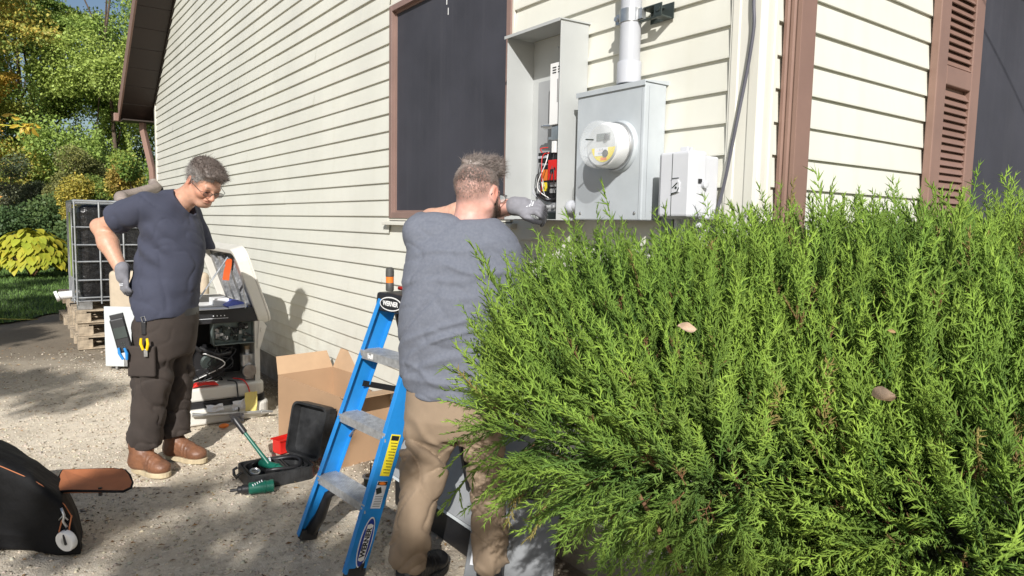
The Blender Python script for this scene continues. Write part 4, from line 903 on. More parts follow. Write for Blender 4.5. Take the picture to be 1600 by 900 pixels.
# wires and bagged parts dangling off its front
def crumple(name, x0, x1, y, z0, z1, m, label, cat, seed, amp=.012, tilt=0.0):
    rr_ = random.Random(seed); mb = MB(); n, k = 5, 4; vs = []
    for i in range(n):
        for j in range(k): vs.append((x0+(x1-x0)*i/(n-1)+rr_.uniform(-amp, amp)*.6, y+rr_.uniform(-amp, amp)-tilt*(1-j/(k-1)), z0+(z1-z0)*j/(k-1)+rr_.uniform(-amp, amp)*.6))
    fs = [(i*k+j, (i+1)*k+j, (i+1)*k+j+1, i*k+j+1) for i in range(n-1) for j in range(k-1)]; mb.add(vs, fs); o = mb.build(name, m); o.modifiers.new('s', 'SOLIDIFY').thickness = .0015; tag(o, label, cat); return o
crumple('instruction_tag', -.80, -.69, gy0-.115, .095, .145, M['paper'], 'folded white tag hanging at the left on the generator base', 'tag', 1)
crumple('instruction_tag', -.63, -.52, gy0-.12, .085, .155, M['paper'], 'folded white tag wrapped round the dangling wires of the generator', 'tag', 2)
crumple('instruction_tag', -.545, -.465, gy0-.135, .06, .205, M['paperyellow'], 'yellow card tag hanging from the generator wires', 'tag', 3, .006)
mb = MB(); mb.tube([(-.90, gy0-.13, .095), (-.84, gy0-.135, .085)], [.016, .012], 12); mb.tube([(-.84, gy0-.135, .085), (-.44, gy0-.15, .055)], .011, 12); mb.tube([(-.44, gy0-.15, .055), (-.36, gy0-.155, .045)], [.016, .008], 12)
o = mb.build('fuel_hose', M['galv'], smooth='auto'); tag(o, 'silver flexible fuel hose lying in front of the generator base', 'hose')
crumple('bag', -.66, -.56, gy0-.17, .008, .075, mat('grey_bag', (.20, .20, .22), .4), 'small grey plastic bag of parts on the ground before the generator', 'bag', 5, .016)
mb = MB(); mb.ell((-.72, gy0-.24, .018), (.035, .02, .016), 12, 8); o = mb.build('wrapper', M['orange'], smooth=True); tag(o, 'small crumpled orange wrapper on the ground before the generator', 'wrapper')

# ================================================================= CARDBOARD BOX
t = thing('cardboard_box', 'large open brown cardboard box standing on gravel by the cream wall', 'cardboard box', (-.35, 2.9, 0))
A = Vector((-.47, 3.22, 0)); B = Vector((-.36, 2.44, 0)); D = Vector((.0-.085, 3.25, 0)); 
ax = (B-A); dx = Vector((.40, .055, 0)); H = .425
c = [A, B, B+dx, A+dx]; T_ = 0.006
mb = MB()
def wallq(p, q, z0, z1, inward):
    i = inward.normalized()*T_; mb.add([p+Vector((0,0,z0)), q+Vector((0,0,z0)), q+Vector((0,0,z1)), p+Vector((0,0,z1)), p+i+Vector((0,0,z0)), q+i+Vector((0,0,z0)), q+i+Vector((0,0,z1)), p+i+Vector((0,0,z1))], [(0,1,2,3),(7,6,5,4),(0,4,5,1),(3,2,6,7),(0,3,7,4),(1,5,6,2)])
for i in range(4):
    p, q_ = c[i], c[(i+1) % 4]; ctr = sum(c, Vector())/4; m_ = (ctr-(p+q_)/2); e_ = (q_-p).normalized(); inn_ = m_-e_*m_.dot(e_); wallq(p, q_, 0, H, inn_)
mb.quad(*[p+Vector((0, 0, .01)) for p in c]); under(t, mb.build('carton', M['card']))
def flap(p, q_, outv, up, L, name='flap'):
    mb = MB(); o_ = outv.normalized()*L+Vector((0, 0, up)); e_ = (q_-p).normalized()*.015; n_ = (q_-p).cross(o_).normalized()*T_*.6; z = Vector((0, 0, H))
    vs = [p+z, q_+z, q_+z+o_-e_, p+z+o_+e_]; mb.add(vs+[v+n_ for v in vs], [(0,1,2,3),(7,6,5,4),(0,4,5,1),(1,5,6,2),(2,6,7,3),(3,7,4,0)]); under(t, mb.build(name, M['card_in']))
flap(c[3], c[0], Vector((-.1, 1, 0)), .11, .06)
flap(c[1], c[2], Vector((.0, -1, 0)), .02, .16)
flap(c[2], c[3], Vector((1, 0, 0)), .13, .05)
mb = MB(); mb.box((-.25, 2.55, .25), (-.03, 2.552, .37))
# ================================================================= TOOL CASE with hydraulic tool
t = thing('tool_case', 'open black moulded plastic tool case with its lid up on the gravel', 'tool case', (-.72, 2.53, 0), rot=math.radians(-2))
def shell(mb, x0, y0, x1, y1, z0, z1, w, r=.03):
    o = rrect(x0, y0, x1, y1, r); i = rrect(x0+w, y0+w, x1-w, y1-w, max(.005, r-w)); n = len(o)
    vs = [(p[0], p[1], z0) for p in o]+[(p[0], p[1], z1) for p in o]+[(p[0], p[1], z1) for p in i]+[(p[0], p[1], z0+w) for p in i]
    fs = [(a+k*n, (a+1) % n+k*n, (a+1) % n+(k+1)*n, a+(k+1)*n) for k in range(3) for a in range(n)]+[tuple(range(n-1, -1, -1)), tuple(range(3*n, 4*n))]; mb.add(vs, fs)
mb = MB(); shell(mb, -.17, -.16, .19, .12, 0, .075, .012, .04)
for i in range(9): mb.box((-.14+i*.035, -.1625, .012), (-.125+i*.035, -.1595, .065))
mb.build('base', M['case'], t)
mb = MB(); shell(mb, -.15, -.14, .05, .10, .012, .07, .01, .06); shell(mb, .06, -.12, .17, .09, .012, .068, .008, .03); mb.build('tray', M['case'], t)
mb = MB(); mb.tube([(-.173, -.02, .06), (-.195, -.02, .05), (-.197, .0, .03), (-.197, .06, .03), (-.195, .08, .05), (-.173, .08, .06)], .008, 8); mb.build('handle', M['black'], t)
# lid stands up at the right side, hinged on +x
Ml = Matrix.Translation((.165, .02, .075)) @ Matrix.Rotation(math.radians(22), 4, 'Z') @ Matrix.Rotation(math.radians(12), 4, 'Y')
mb = MB(); o_ = rrect(-.15, 0, .15, .31, .045); i_ = rrect(-.137, .013, .137, .297, .035); n = len(o_)
vs = [(-.055+.055, p[0], p[1]) for p in o_]
vs = [Ml @ Vector((.0, p[0], p[1])) for p in i_]+[Ml @ Vector((.0, p[0], p[1])) for p in o_]+[Ml @ Vector((.075, p[0], p[1])) for p in o_]+[Ml @ Vector((.062, p[0], p[1])) for p in i_]
fs = [(a+k*n, (a+1) % n+k*n, (a+1) % n+(k+1)*n, a+(k+1)*n) for k in range(2) for a in range(n)]+[tuple(2*n+a for a in range(n)), tuple(3*n+a for a in range(n-1, -1, -1))]
mb.add(vs[:n]+vs[n:2*n]+vs[2*n:3*n]+vs[3*n:], [f for f in fs]); mb.add(vs[:n]+vs[3*n:], [(a, a+n, (a+1) % n+n, (a+1) % n) for a in range(n)])
for i in range(7): mb.box((.02, -.1525, .03+i*.042), (.07, -.1495, .055+i*.042), Ml)
ld = mb.build('lid', M['case'], t)
mb = MB(); mb.tube([Ml @ Vector((.02, -.06, .31)), Ml @ Vector((.02, -.06, .345)), Ml @ Vector((.02, .06, .345)), Ml @ Vector((.02, .06, .31))], .011, 8); sub(ld, mb.build('handle', M['black']))
mb = MB()
for (y_, z_, s_) in ((-.03, .10, .05), (.03, .18, .04), (-.05, .22, .03), (.06, .08, .035)): mb.box((.045, y_, z_), (.062, y_+s_, z_+s_*1.4), Ml)
sub(ld, mb.build('rib', M['case'], bevel=.006))
pt = thing('hydraulic_pump', 'green handled hydraulic hand pump with black hose resting in the open tool case', 'hand pump', (-.72, 2.53, 0), rot=math.radians(-14))
mb = MB(); mb.tube([(-.01, -.02, .06), (-.08, .03, .155), (-.145, .075, .245)], [.014, .011, .010], 12); mb.build('lever', M['green'], pt, smooth='auto')
mb = MB(); mb.tube([(-.145, .075, .245), (-.19, .105, .31), (-.20, .112, .325)], [.0165, .0175, .012], 14); mb.build('grip', M['black'], pt, smooth='auto')
mb = MB(); mb.tube([(-.06, .06, .065), (.02, -.07, .075)], .021, 16); mb.tube([(.02, -.07, .075), (.04, -.10, .075)], .014, 12); mb.build('cylinder', M['green'], pt, smooth='auto')
mb = MB(); mb.box((-.045, .0, .090), (-.012, .045, .0965), Matrix.Rotation(math.radians(0), 4, 'Z')); mb.build('name_plate', M['paper'], pt)
mb = MB(); pts = [(-.1, .05, .06)]+[(.02+.13*math.cos(a), -.01+.11*math.sin(a), .075+.008*math.sin(a*3)) for a in [math.radians(170-i*18) for i in range(17)]]; mb.tube(pts, .010, 10); mb.build('hose', M['black'], pt, smooth=True)
mb = MB(); mb.lathe([(.024, 0), (.029, .003), (.029, .010), (.024, .012), (.018, .006), (.024, .0)], (-.075, -.095, .055), (.2, -.3, 1), 24); o = mb.build('ring', M['galv'], smooth='auto'); o.location = (-.72, 2.55, 0); o.rotation_euler = (0, 0, math.radians(-27)); tag(o, 'shiny steel draw ring lying in the tool case tray', 'ring')
t = thing('hydraulic_driver', 'green and black hydraulic punch driver lying on the gravel before the tool case', 'tool', (-.89, 2.33, .034), rot=math.radians(-14))
mb = MB(); mb.lathe([(.026, 0), (.031, .004), (.031, .075), (.034, .078), (.034, .085), (.031, .088), (.031, .105), (.034, .107), (.034, .124), (.028, .128)], (-.02, 0, 0), (1, 0, 0), 28); mb.build('cylinder', M['green'], t, smooth='auto')
mb = MB(); mb.lathe([(.013, -.055), (.018, -.05), (.018, -.035), (.024, -.03), (.024, 0)], (-.02, 0, 0), (1, 0, 0), 20); mb.lathe([(.008, -.09), (.008, -.055)], (-.02, 0, 0), (1, 0, 0), 12); mb.build('coupling', M['black'], t, smooth='auto')
mb = MB()
for i, (x, s) in enumerate(((.0, .018), (.012, .012), (.024, .02), (.036, .014), (.048, .02))): mb.box((x, -.006, -.0), (x+.004, .006, .001), Matrix.Translation((0, -.022, .0225)) @ Matrix.Rotation(math.radians(45), 4, 'X') @ Matrix.Rotation(.4, 4, 'Z'))
mb.build('marking', M['paper'], t)
# red plastic caddies
t = thing('tray', 'red plastic parts bin behind the tool case', 'bin', (-.53, 2.93, 0), rot=.3)
mb = MB(); shell(mb, -.055, -.04, .055, .04, 0, .08, .003, .006); mb.build('bin', M['red'], t)
mb = MB(); mb.box((-.063, -.048, .078), (.063, -.040, .088)); mb.box((-.063, .040, .078), (.063, .048, .088)); mb.build('rim', M['red'], t)
mb = MB(); mb.box((-.03, -.025, 0), (.035, .025, .03)); o = mb.build('small_box', M['red'], bevel=.006); o.location = (-.46, 2.42, 0.004); o.rotation_euler = (0, 0, .4); tag(o, 'small red box at the right end of the tool case', 'box')
# conduit coupling and spool on the gravel behind ladder
t = thing('spool', 'small wire spool with a black core on the gravel behind the ladder', 'spool', (-.33, 2.09, 0))
mb = MB(); mb.lathe([(.045, 0), (.045, .004), (.022, .006), (.022, .055), (.045, .058), (.045, .062), (.0, .062)], (0, 0, .0), (0, 0, 1), 24); mb.build('reel', M['offwhite'], t, smooth='auto')
mb = MB(); mb.lathe([(.036, .008), (.036, .054)], (0, 0, 0), (0, 0, 1), 24); mb.build('wire_winding', M['dark_metal'], t); mb = MB(); mb.lathe([(.028, .0622), (.028, .066), (0, .067)], (0, 0, 0), (0, 0, 1), 20); mb.tube([(.0, 0, .066), (.004, .0, .13)], .004, 8); mb.build('core', M['black'], t)
mb = MB(); mb.lathe([(.040, 0), (.040, .06), (.036, .06), (.036, .0)], (0, 0, 0), (0, .5, 1), 24); o = mb.build('conduit_coupling', M['box_grey'], smooth='auto'); o.location = (-.50, 2.12, .01); tag(o, 'grey conduit coupling on the gravel left of the wire spool', 'coupling')

# ================================================================= LADDER
FL = Vector((-.834, 1.686, 0.0)); TL = Vector((-.541, 1.457, 1.105)); FR_ = Vector((-.80, 1.215, 0)); TR = Vector((-.50, 1.13, 1.105))
t = thing('step_ladder', 'blue fibreglass step ladder with grey treads and a black top beside the wall', 'ladder', (-.6, 1.45, 0))
def channel(a, b, inn, w=.092, th=.005, fl=.026):
    """C section rail from a to b; web faces outward, flanges turn inwards (inn)"""
    a, b = Vector(a), Vector(b); d = (b-a).normalized(); inn = Vector(inn); inn = (inn-d*inn.dot(d)).normalized(); f = d.cross(inn).normalized()
    mb = MB(); pr_ = [(0, -w/2), (0, w/2), (fl, w/2), (fl, w/2-th), (th, w/2-th), (th, -w/2+th), (fl, -w/2+th), (fl, -w/2)]
    vs = [a+inn*x+f*y for x, y in pr_]+[b+inn*x+f*y for x, y in pr_]; n = 8
    mb.add(vs, [tuple(range(n-1, -1, -1)), tuple(range(n, 2*n))]+[(i, (i+1) % n, n+(i+1) % n, n+i) for i in range(n)]); return mb
inn = (FR_-FL); o = under(t, channel(FL+Vector((0, 0, .02)), TL, inn).build('front_rail', M['blue'], bevel=.001))
o2 = under(t, channel(FR_+Vector((0, 0, .02)), TR, -inn).build('front_rail', M['blue'], bevel=.001))
RL = Vector((-.16, 1.60, 0)); RR = Vector((-.20, 1.18, 0))
TLb = TL+Vector((.05, 0, -.02)); TRb = TR+Vector((.05, 0, -.02))
under(t, channel(RL+Vector((0, 0, .02)), TLb, RR-RL, .05).build('rear_rail', M['black'], bevel=.001)); under(t, channel(RR+Vector((0, 0, .02)), TRb, RL-RR, .05).build('rear_rail', M['black'], bevel=.001))
for s in (.27, .53, .79):
    a = FL.lerp(TL, s); b = FR_.lerp(TR, s); d = (b-a).normalized(); out = Vector((-1, 0, 0)); out = (out-d*out.dot(d)).normalized(); Lc = (b-a).length
    Mx = frame(a+d*.004, d, -out); mb = MB()
    mb.prism([(-.050, .012), (-.050, -.024), (-.044, -.024), (-.044, .006), (.044, .006), (.044, -.024), (.050, -.024), (.050, .012)], 0, 0, Lc-.008, Mx)
    for g_ in range(11): mb.box((0, -.046+g_*.009, .012), (Lc-.008, -.0425+g_*.009, .0145), Mx)
    st = under(t, mb.build('step', M['alu'], bevel=.0008))
    mb = MB()
    for xx in (.015, Lc-.025):
        for yy in (-.051,): mb.lathe([(.006, 0), (.005, .003), (0, .004)], Mx @ Vector((xx, yy, -.006)), -(Mx.to_3x3() @ Vector((0, 1, 0))), 10)
    mb.islands('rivet', M['galv'], st, world=True)
    if s < .6:
        mb = MB(); p = Mx @ Vector((.02, .036, -.01)); mb.tube([a+d*.01+Vector((0, 0, -.10)), Mx @ Vector((.10, .0, -.018))], .005, 6); sub(st, mb.build('brace', M['galv']))
    if s > .7: sub(st, textmesh('lettering', 'bull', .030, Mx @ frame((.085, -.0505, -.006), (1, 0, 0), (0, 0, 1)), M['white'], bold=.001))
# top cap
d = (TR-TL).normalized(); Mx = frame(TL+Vector((0, 0, .0)), d, (1, 0, .0)); Lc = (TR-TL).length
mb = MB(); mb.prism([(-.052, -.045), (.10, -.045), (.10, .035), (-.042, .035)], 0, -.02, Lc+.03, Mx); cap = under(t, mb.build('top_cap', M['black'], bevel=.010, segs=3))
u_ = Vector((-1, 0, .12)); Mo = frame(TL+d*.115+Vector((-.0545, 0, -.006)), d, (0.1, 0, 1))
def oval(mb, rx, ry, n=28, off=0.0, M_=None, th=.0008):
    pts = [(rx*math.cos(2*math.pi*i/n), ry*math.sin(2*math.pi*i/n)) for i in range(n)]; mb.prism(pts, 2, off, off+th, M_)
mb = MB(); oval(mb, .082, .030, M_=Mo); bd = sub(cap, mb.build('badge', M['white'])); mb = MB(); oval(mb, .076, .025, off=.0010, M_=Mo); sub(cap, mb.build('badge_field', M['black']))
sub(cap, textmesh('lettering', 'WERNER', .028, Mo @ Matrix.Translation((0, 0, .0022)), M['white'], bold=.0009))
# spreader
mb = MB(); p0 = FL.lerp(TL, .66)+Vector((.02, -.03, 0)); p1 = RL.lerp(TLb, .66); 
mb = MB(); a_ = FR_.lerp(TR, .62)+Vector((.02, .03, 0)); b_ = FL.lerp(TL, .62)+Vector((.30, -.03, 0.02))
for (a_, b_) in ((FR_.lerp(TR, .66)+Vector((.01, .02, 0)), RR.lerp(TRb, .60)), (FL.lerp(TL, .66)+Vector((.01, -.02, 0)), RL.lerp(TLb, .60))):
    e_ = (b_-a_).normalized(); Ms = frame(a_, e_, (0, 0, 1)); mb.box((0, -.013, -.002), ((b_-a_).length, .013, .002), Ms)
mb.islands('spreader', M['black'], t, world=True)
# feet
for (a_, b_, nn) in ((FL, TL, 1), (FR_, TR, -1)):
    d_ = (b_-a_).normalized(); i_ = inn.normalized()*nn; f_ = d_.cross(i_); mb = MB()
    Mf = frame(a_, i_, f_); mb.box((-.004, -.040, -.001), (.034, .040, .045), Mf); under(t, mb.build('foot', M['black_rubber'], bevel=.004))
a_ = FL.lerp(TL, .225)+inn.normalized()*.03; mb = MB(); q0 = FL+inn.normalized()*.016+Vector((.012, 0, .03))
mb = MB()
for ss in (0,):
    pts = [FL+Vector((.015, -.02, .035)), FL.lerp(TL, .10)+Vector((.02, -.03, 0)), FL.lerp(TL, .20)+Vector((.01, -.055, 0)), FL.lerp(TL, .245)+Vector((0, -.13, 0))]
    mb.tube(pts, [.030, .026, .020, .014], 8)
under(t, mb.build('knee_brace', M['black'], smooth=True))
mb = MB(); pts = [FR_+Vector((.015, .02, .035)), FR_.lerp(TR, .10)+Vector((.02, .03, 0)), FR_.lerp(TR, .20)+Vector((.01, .055, 0)), FR_.lerp(TR, .245)+Vector((0, .13, 0))]; mb.tube(pts, [.030, .026, .020, .014], 8); under(t, mb.build('knee_brace', M['black'], smooth=True))
# labels on the web of the right rail: facing the yard
d_ = (TR-FR_).normalized(); outn = Vector((-1, 0, 0)); 
# near rail web faces -Y ; its front flange faces -X.  camera sees web (outer face)
ow = (inn-d_*inn.dot(d_)).normalized(); xa = d_.cross(ow)
def lab(s, w, h, m, nm, off=.0012, sh=0.0):
    c = FR_.lerp(TR, s)+ow*(.0005+off); Mx_ = frame(c, d_, ow.cross(d_)); mb = MB(); mb.box((-h/2, -w/2+sh, 0), (h/2, w/2+sh, .0006), Mx_); return sub(o2, mb.build(nm, m)), Mx_
l1, m1 = lab(.455, .044, .175, M['yellow'], 'safety_label')
mb = MB(); mb.box((.062, -.018, .0008), (.082, .018, .0012), m1)
for i in range(11): mb.box((.05-i*.0125, -.018, .0008), (.053-i*.0125, .014-(i % 3)*.004, .0011), m1)
sub(o2, mb.build('label_print', M['black']))
l2, m2 = lab(.31, .046, .115, M['paper'], 'safety_label'); mb = MB(); mb.box((.040, -.022, .0008), (.056, .022, .0012), m2); mb.box((.005, -.012, .0008), (.032, .012, .0011), m2 @ Matrix.Rotation(.4, 4, 'Z'))
for i in range(7): mb.box((-.008-i*.007, -.018, .0008), (-.006-i*.007, .016, .0011), m2)
sub(o2, mb.build('label_print', M['dark_metal'])); mb = MB(); oval(mb, .006, .016, off=.0013, M_=m2 @ Matrix.Translation((.048, 0, 0))); sub(o2, mb.build('label_print', M['orange']))
c = FR_.lerp(TR, .135)+ow*.0015; Mo = frame(c, d_, ow.cross(d_))
mb = MB(); oval(mb, .108, .029, M_=Mo); sub(o2, mb.build('badge', M['white'])); mb = MB(); oval(mb, .102, .0245, off=.0012, M_=Mo); sub(o2, mb.build('badge_field', mat('badge_blue', (.02, .05, .30), .4))); mb = MB(); mb.prism([(-.074, -.0135), (.074, -.0135), (.080, 0), (.074, .0135), (-.074, .0135), (-.080, 0)], 2, .0024, .003, Mo); sub(o2, mb.build('badge_field', M['white']))
sub(o2, textmesh('lettering', 'WERNER', .031, Mo @ Matrix.Translation((0, 0, .0036)), M['black'], bold=.0011))
# screwdriver / flashlight standing in the cap
t2 = thing('flashlight', 'stubby dark flashlight with an orange band standing on the ladder top', 'flashlight', TL+Vector((-.005, -.035, .042)))
mb = MB(); mb.lathe([(.0155, 0), (.0175, .004), (.0175, .034), (.0160, .036), (.0160, .062), (.0180, .064), (.0180, .088), (.0165, .098), (.010, .103), (0, .104)], (0, 0, 0), (0, 0, 1), 20); mb.build('body', mat('grey_rubber', (.07, .07, .065), .6), t2, smooth='auto')
mb = MB(); mb.lathe([(.0170, .036), (.0170, .062)], (0, 0, 0), (0, 0, 1), 20); mb.build('band', M['orange'], t2)
t2 = thing('pliers', 'red and blue handled pliers lying on the ladder top behind the worker', 'pliers', TL+Vector((.02, -.115, .045))); mb = MB(); mb.tube([(0, .04, .012), (.01, -.02, .012), (.0, -.08, .01)], .009, 8); mb.build('handle', M['red'], t2, smooth=True); mb = MB(); mb.tube([(.02, .04, .014), (.02, -.02, .014), (.03, -.08, .012)], .009, 8); mb.build('handle', M['toolblue'], t2, smooth=True); mb = MB(); mb.tube([(.0, -.08, .01), (.015, -.12, .01)], .006, 8); mb.build('jaw', M['galv'], t2)

# ================================================================= LEANING COVERS BY THE BUSH
t = thing('panel_cover', 'long grey enclosure cover leaning low against the wall behind the second worker', 'metal cover', (-.2, 1.4, 0))
Mc = frame((-.34, .95, .16), (0, 1, .0), (.55, .0, .80)); mb = MB(); mb.box((0, 0, -.012), (.90, .42, .012), Mc); under(t, mb.build('sheet', M['seamgrey'], bevel=.004)); 
mb = MB(); mb.box((0.0, -.012, -.014), (.90, .0, .03), Mc); under(t, mb.build('rim', M['offwhite'])); mb = MB(); mb.box((-.33, 1.0, 0), (-.16, 1.8, .14)); under(t, mb.build('underside_shade', M['black'], bevel=.01))  # black block added, standing in for the shade under the cover
t = thing('panel_door', 'grey enclosure door with a printed data sheet leaning beside the juniper', 'metal door', (-.3, .75, 0))
Mc = frame((-.47, .92, .005), (.62, -.78, .0), (.42, .28, .88)); mb = MB(); mb.box((0, 0, -.012), (.36, .36, .012), Mc); o = under(t, mb.build('sheet', mat('door_grey', (.17, .18, .19), .45), bevel=.004))
sg = 1 if (Mc.to_3x3() @ Vector((0, 0, 1))).dot(Vector((-1, -1, 0))) > 0 else -1
mb = MB(); mb.box((.02, .08, .013*sg), (.11, .32, .014*sg), Mc); o = under(t, mb.build('data_sheet', M['paper'])); mb = MB(); mb.box((.145, .08, .0125*sg), (.152, .33, .014*sg), Mc); mb.box((.152,.0,.0125*sg),(.155,.02,.013*sg),Mc)
for i in range(14): mb.box((.03, .10+i*.014, .0145*sg), (.10-(i % 4)*.01, .104+i*.014, .0150*sg), Mc)
under(t, mb.build('label_print', M['dark_metal']))

# ================================================================= TOOL BAG
t = thing('tool_bag', 'black fabric tool bag with an orange lined flap hanging open at lower left', 'tool bag', (-1.85, 2.2, 0))
# ================================================================= signed distance modelling
def smin(a, b, k):
    h = np.clip(0.5+0.5*(b-a)/k, 0, 1); return b+(a-b)*h-k*h*(1-h)
def smax(a, b, k): return -smin(-a, -b, k)
def cone(P, a, b, ra, rb, sq=None):
    a = np.array(a, np.float32); b = np.array(b, np.float32); ab = b-a; t = np.clip(((P-a)@ab)/(ab@ab), 0, 1)
    return np.linalg.norm(P-a-t[:, None]*ab, axis=1)-(ra+(rb-ra)*t)
def ell(P, c, r, R=None):
    q = P-np.array(c, np.float32)
    if R is not None: q = q@np.array(R, np.float32)      # columns of R are the local axes
    r = np.array(r, np.float32); k0 = np.linalg.norm(q/r, axis=1); k1 = np.linalg.norm(q/(r*r), axis=1)+1e-9
    return k0*(k0-1)/k1
def rot(ax, deg): return np.array(Matrix.Rotation(math.radians(deg), 3, ax))
def stack(P, secs, zpad=0.0, tz=None):
    """stacked ellipses: rows z, cx, cy, rx, ry [, yaw]"""
    S = np.array(secs, float); z = P[:, 2]; o = np.argsort(S[:, 0]); S = S[o]
    # smooth interpolation
    zz = np.linspace(S[0, 0], S[-1, 0], 200); cur = []
    for j in range(1, 5):
        y = np.interp(zz, S[:, 0], S[:, j]); ker = np.hanning(15); ker /= ker.sum(); yp = np.pad(y, 7, mode='edge'); cur.append(np.convolve(yp, ker, 'valid'))
    cx, cy, rx, ry = [np.interp(z, zz, c) for c in cur]
    x, y = P[:, 0]-cx, P[:, 1]-cy; k0 = np.sqrt((x/rx)**2+(y/ry)**2); k1 = np.sqrt((x/rx**2)**2+(y/ry**2)**2)+1e-6
    d = k0*(k0-1)/k1; d = np.where(k0 < 0.3, -np.minimum(rx, ry)*0.7, d)
    e = np.maximum(S[0, 0]-z, z-S[-1, 0]); return smax(d, e, 0.02)
def sdfmesh(f, lo, hi, h):
    lo = np.array(lo, float); hi = np.array(hi, float); B = 8; nb = np.ceil((hi-lo)/(h*B)).astype(int); n = nb*B+1
    bc = np.stack(np.meshgrid(*[np.arange(k) for k in nb], indexing='ij'), -1).reshape(-1, 3)
    cen = (lo+(bc*B+B/2)*h).astype(np.float32); dc = f(cen); D = np.ones(tuple(n), np.float32)
    full = np.repeat(np.repeat(np.repeat(np.sign(dc).reshape(nb).astype(np.float32), B, 0), B, 1), B, 2); D[:-1, :-1, :-1] = full
    D[-1] = D[-2]; D[:, -1] = D[:, -2]; D[:, :, -1] = D[:, :, -2]
    act = (np.abs(dc) < h*B*0.95+.004).reshape(nb); fill = np.sign(dc).reshape(nb); done = np.zeros(tuple(nb), bool)
    off = np.stack(np.meshgrid(*[np.arange(B+1)]*3, indexing='ij'), -1).reshape(-1, 3); todo = act.copy()
    while todo.any():                       # follow the surface into every block it enters
        bl = np.argwhere(todo); nxt = np.zeros(tuple(nb), bool)
        for s in range(0, len(bl), 150):
            bb = bl[s:s+150]; idx = (bb[:, None, :]*B+off[None]).reshape(-1, 3); P = (lo+idx*h).astype(np.float32); val = f(P); D[idx[:, 0], idx[:, 1], idx[:, 2]] = val
            G = (val < 0).reshape(len(bb), B+1, B+1, B+1)
            for ax in range(3):
                for side in (0, B):
                    face = np.take(G, side, axis=ax+1).reshape(len(bb), -1); nbk = bb.copy(); nbk[:, ax] += 1 if side else -1
                    ok = (nbk[:, ax] >= 0) & (nbk[:, ax] < nb[ax]); q = nbk[ok]; fl_ = fill[q[:, 0], q[:, 1], q[:, 2]] < 0; mis = np.where(fl_, ~face[ok].all(1), face[ok].any(1)); q = q[mis]; nxt[q[:, 0], q[:, 1], q[:, 2]] = True
        done |= todo; todo = nxt & ~done
    neg = D < 0; c = np.zeros(tuple(np.array(D.shape)-1), np.uint8); sh = [(i, j, k) for i in (0, 1) for j in (0, 1) for k in (0, 1)]
    def sl(a, i, j, k): return a[i:a.shape[0]-1+i, j:a.shape[1]-1+j, k:a.shape[2]-1+k]
    for q in sh: c += sl(neg, *q)
    cells = np.argwhere((c > 0) & (c < 8)); vid = -np.ones(c.shape, np.int64); vid[cells[:, 0], cells[:, 1], cells[:, 2]] = np.arange(len(cells))
    acc = np.zeros((len(cells), 3)); cnt = np.zeros(len(cells)); val = {q: D[cells[:, 0]+q[0], cells[:, 1]+q[1], cells[:, 2]+q[2]] for q in sh}
    for a in sh:
        for ax in range(3):
            if a[ax] == 0:
                b = list(a); b[ax] = 1; b = tuple(b); va, vb = val[a], val[b]; m = (va < 0) != (vb < 0); t = np.where(m, va/(va-vb+1e-12), 0)
                p = np.array(a, float)[None]+np.zeros((len(cells), 3)); p[:, ax] += t; acc[m] += p[m]; cnt[m] += 1
    V = lo+(cells+acc/cnt[:, None])*h; F = []
    for ax in range(3):
        o1, o2 = [(1, 2), (2, 0), (0, 1)][ax]
        A = neg[:-1, :, :] if ax == 0 else neg[:, :-1, :] if ax == 1 else neg[:, :, :-1]; Bn = neg[1:, :, :] if ax == 0 else neg[:, 1:, :] if ax == 1 else neg[:, :, 1:]
        e = np.argwhere(A != Bn); e = e[(e[:, o1] > 0) & (e[:, o2] > 0) & (e[:, o1] < n[o1]-1) & (e[:, o2] < n[o2]-1)]
        fl = A[e[:, 0], e[:, 1], e[:, 2]]; q = []
        for d1, d2 in ((1, 1), (0, 1), (0, 0), (1, 0)):
            k = e.copy(); k[:, o1] -= d1; k[:, o2] -= d2; q.append(vid[k[:, 0], k[:, 1], k[:, 2]])
        q = np.stack(q, 1); q[~fl] = q[~fl][:, ::-1]; F.append(q)
    F = np.concatenate(F); F = F[(F >= 0).all(1)]; return V, F
def sdfobj(name, f, lo, hi, h, material, parent=None, col=None, smooth=1):
    V, F = sdfmesh(f, lo, hi, h)
    for _ in range(smooth):          # one light relaxation pass
        A = F.ravel(); Bq = np.roll(F, -1, 1).ravel(); cnt = np.bincount(A, minlength=len(V)).astype(float)
        acc = np.stack([np.bincount(A, weights=V[Bq, j], minlength=len(V)) for j in range(3)], 1); V = np.where(cnt[:, None] > 0, V, V); acc = np.where(cnt[:, None] > 0, acc, V); cnt = np.maximum(cnt, 1)
        V = V*.5+.5*acc/np.maximum(cnt, 1)[:, None]
    at = {'Col': np.concatenate([col(V), np.ones((len(V), 1))], 1)} if col else None
    return npmesh(name, V, F, material, parent, smooth=True, attrs=at)
def sdfobj2(name, f, lo, hi, zc, h1, h2, material, parent, col):
    """one mesh, fine above zc (the head) and coarser below"""
    V1, F1 = sdfmesh(f, lo, (hi[0], hi[1], zc), h1); V2, F2 = sdfmesh(f, (lo[0], lo[1], zc-.012), hi, h2)
    V = np.concatenate([V1, V2]); F = np.concatenate([F1, F2+len(V1)]); return npmesh(name, V, F, material, parent, smooth=True, attrs={'Col': np.concatenate([col(V), np.ones((len(V), 1))], 1)})
def crease(P, s, o=0.0): return np.clip(1-3.0*np.abs(vnoise(P*s+o)), 0, 1)**2
def TW(P, s=1): return P+np.stack([0*P[:, 0], 0*P[:, 0], s*.75*P[:, 0]+.55*P[:, 1]], 1)+.03*np.stack([vnoise(P*8), vnoise(P*8+4), vnoise(P*8+9)], 1)
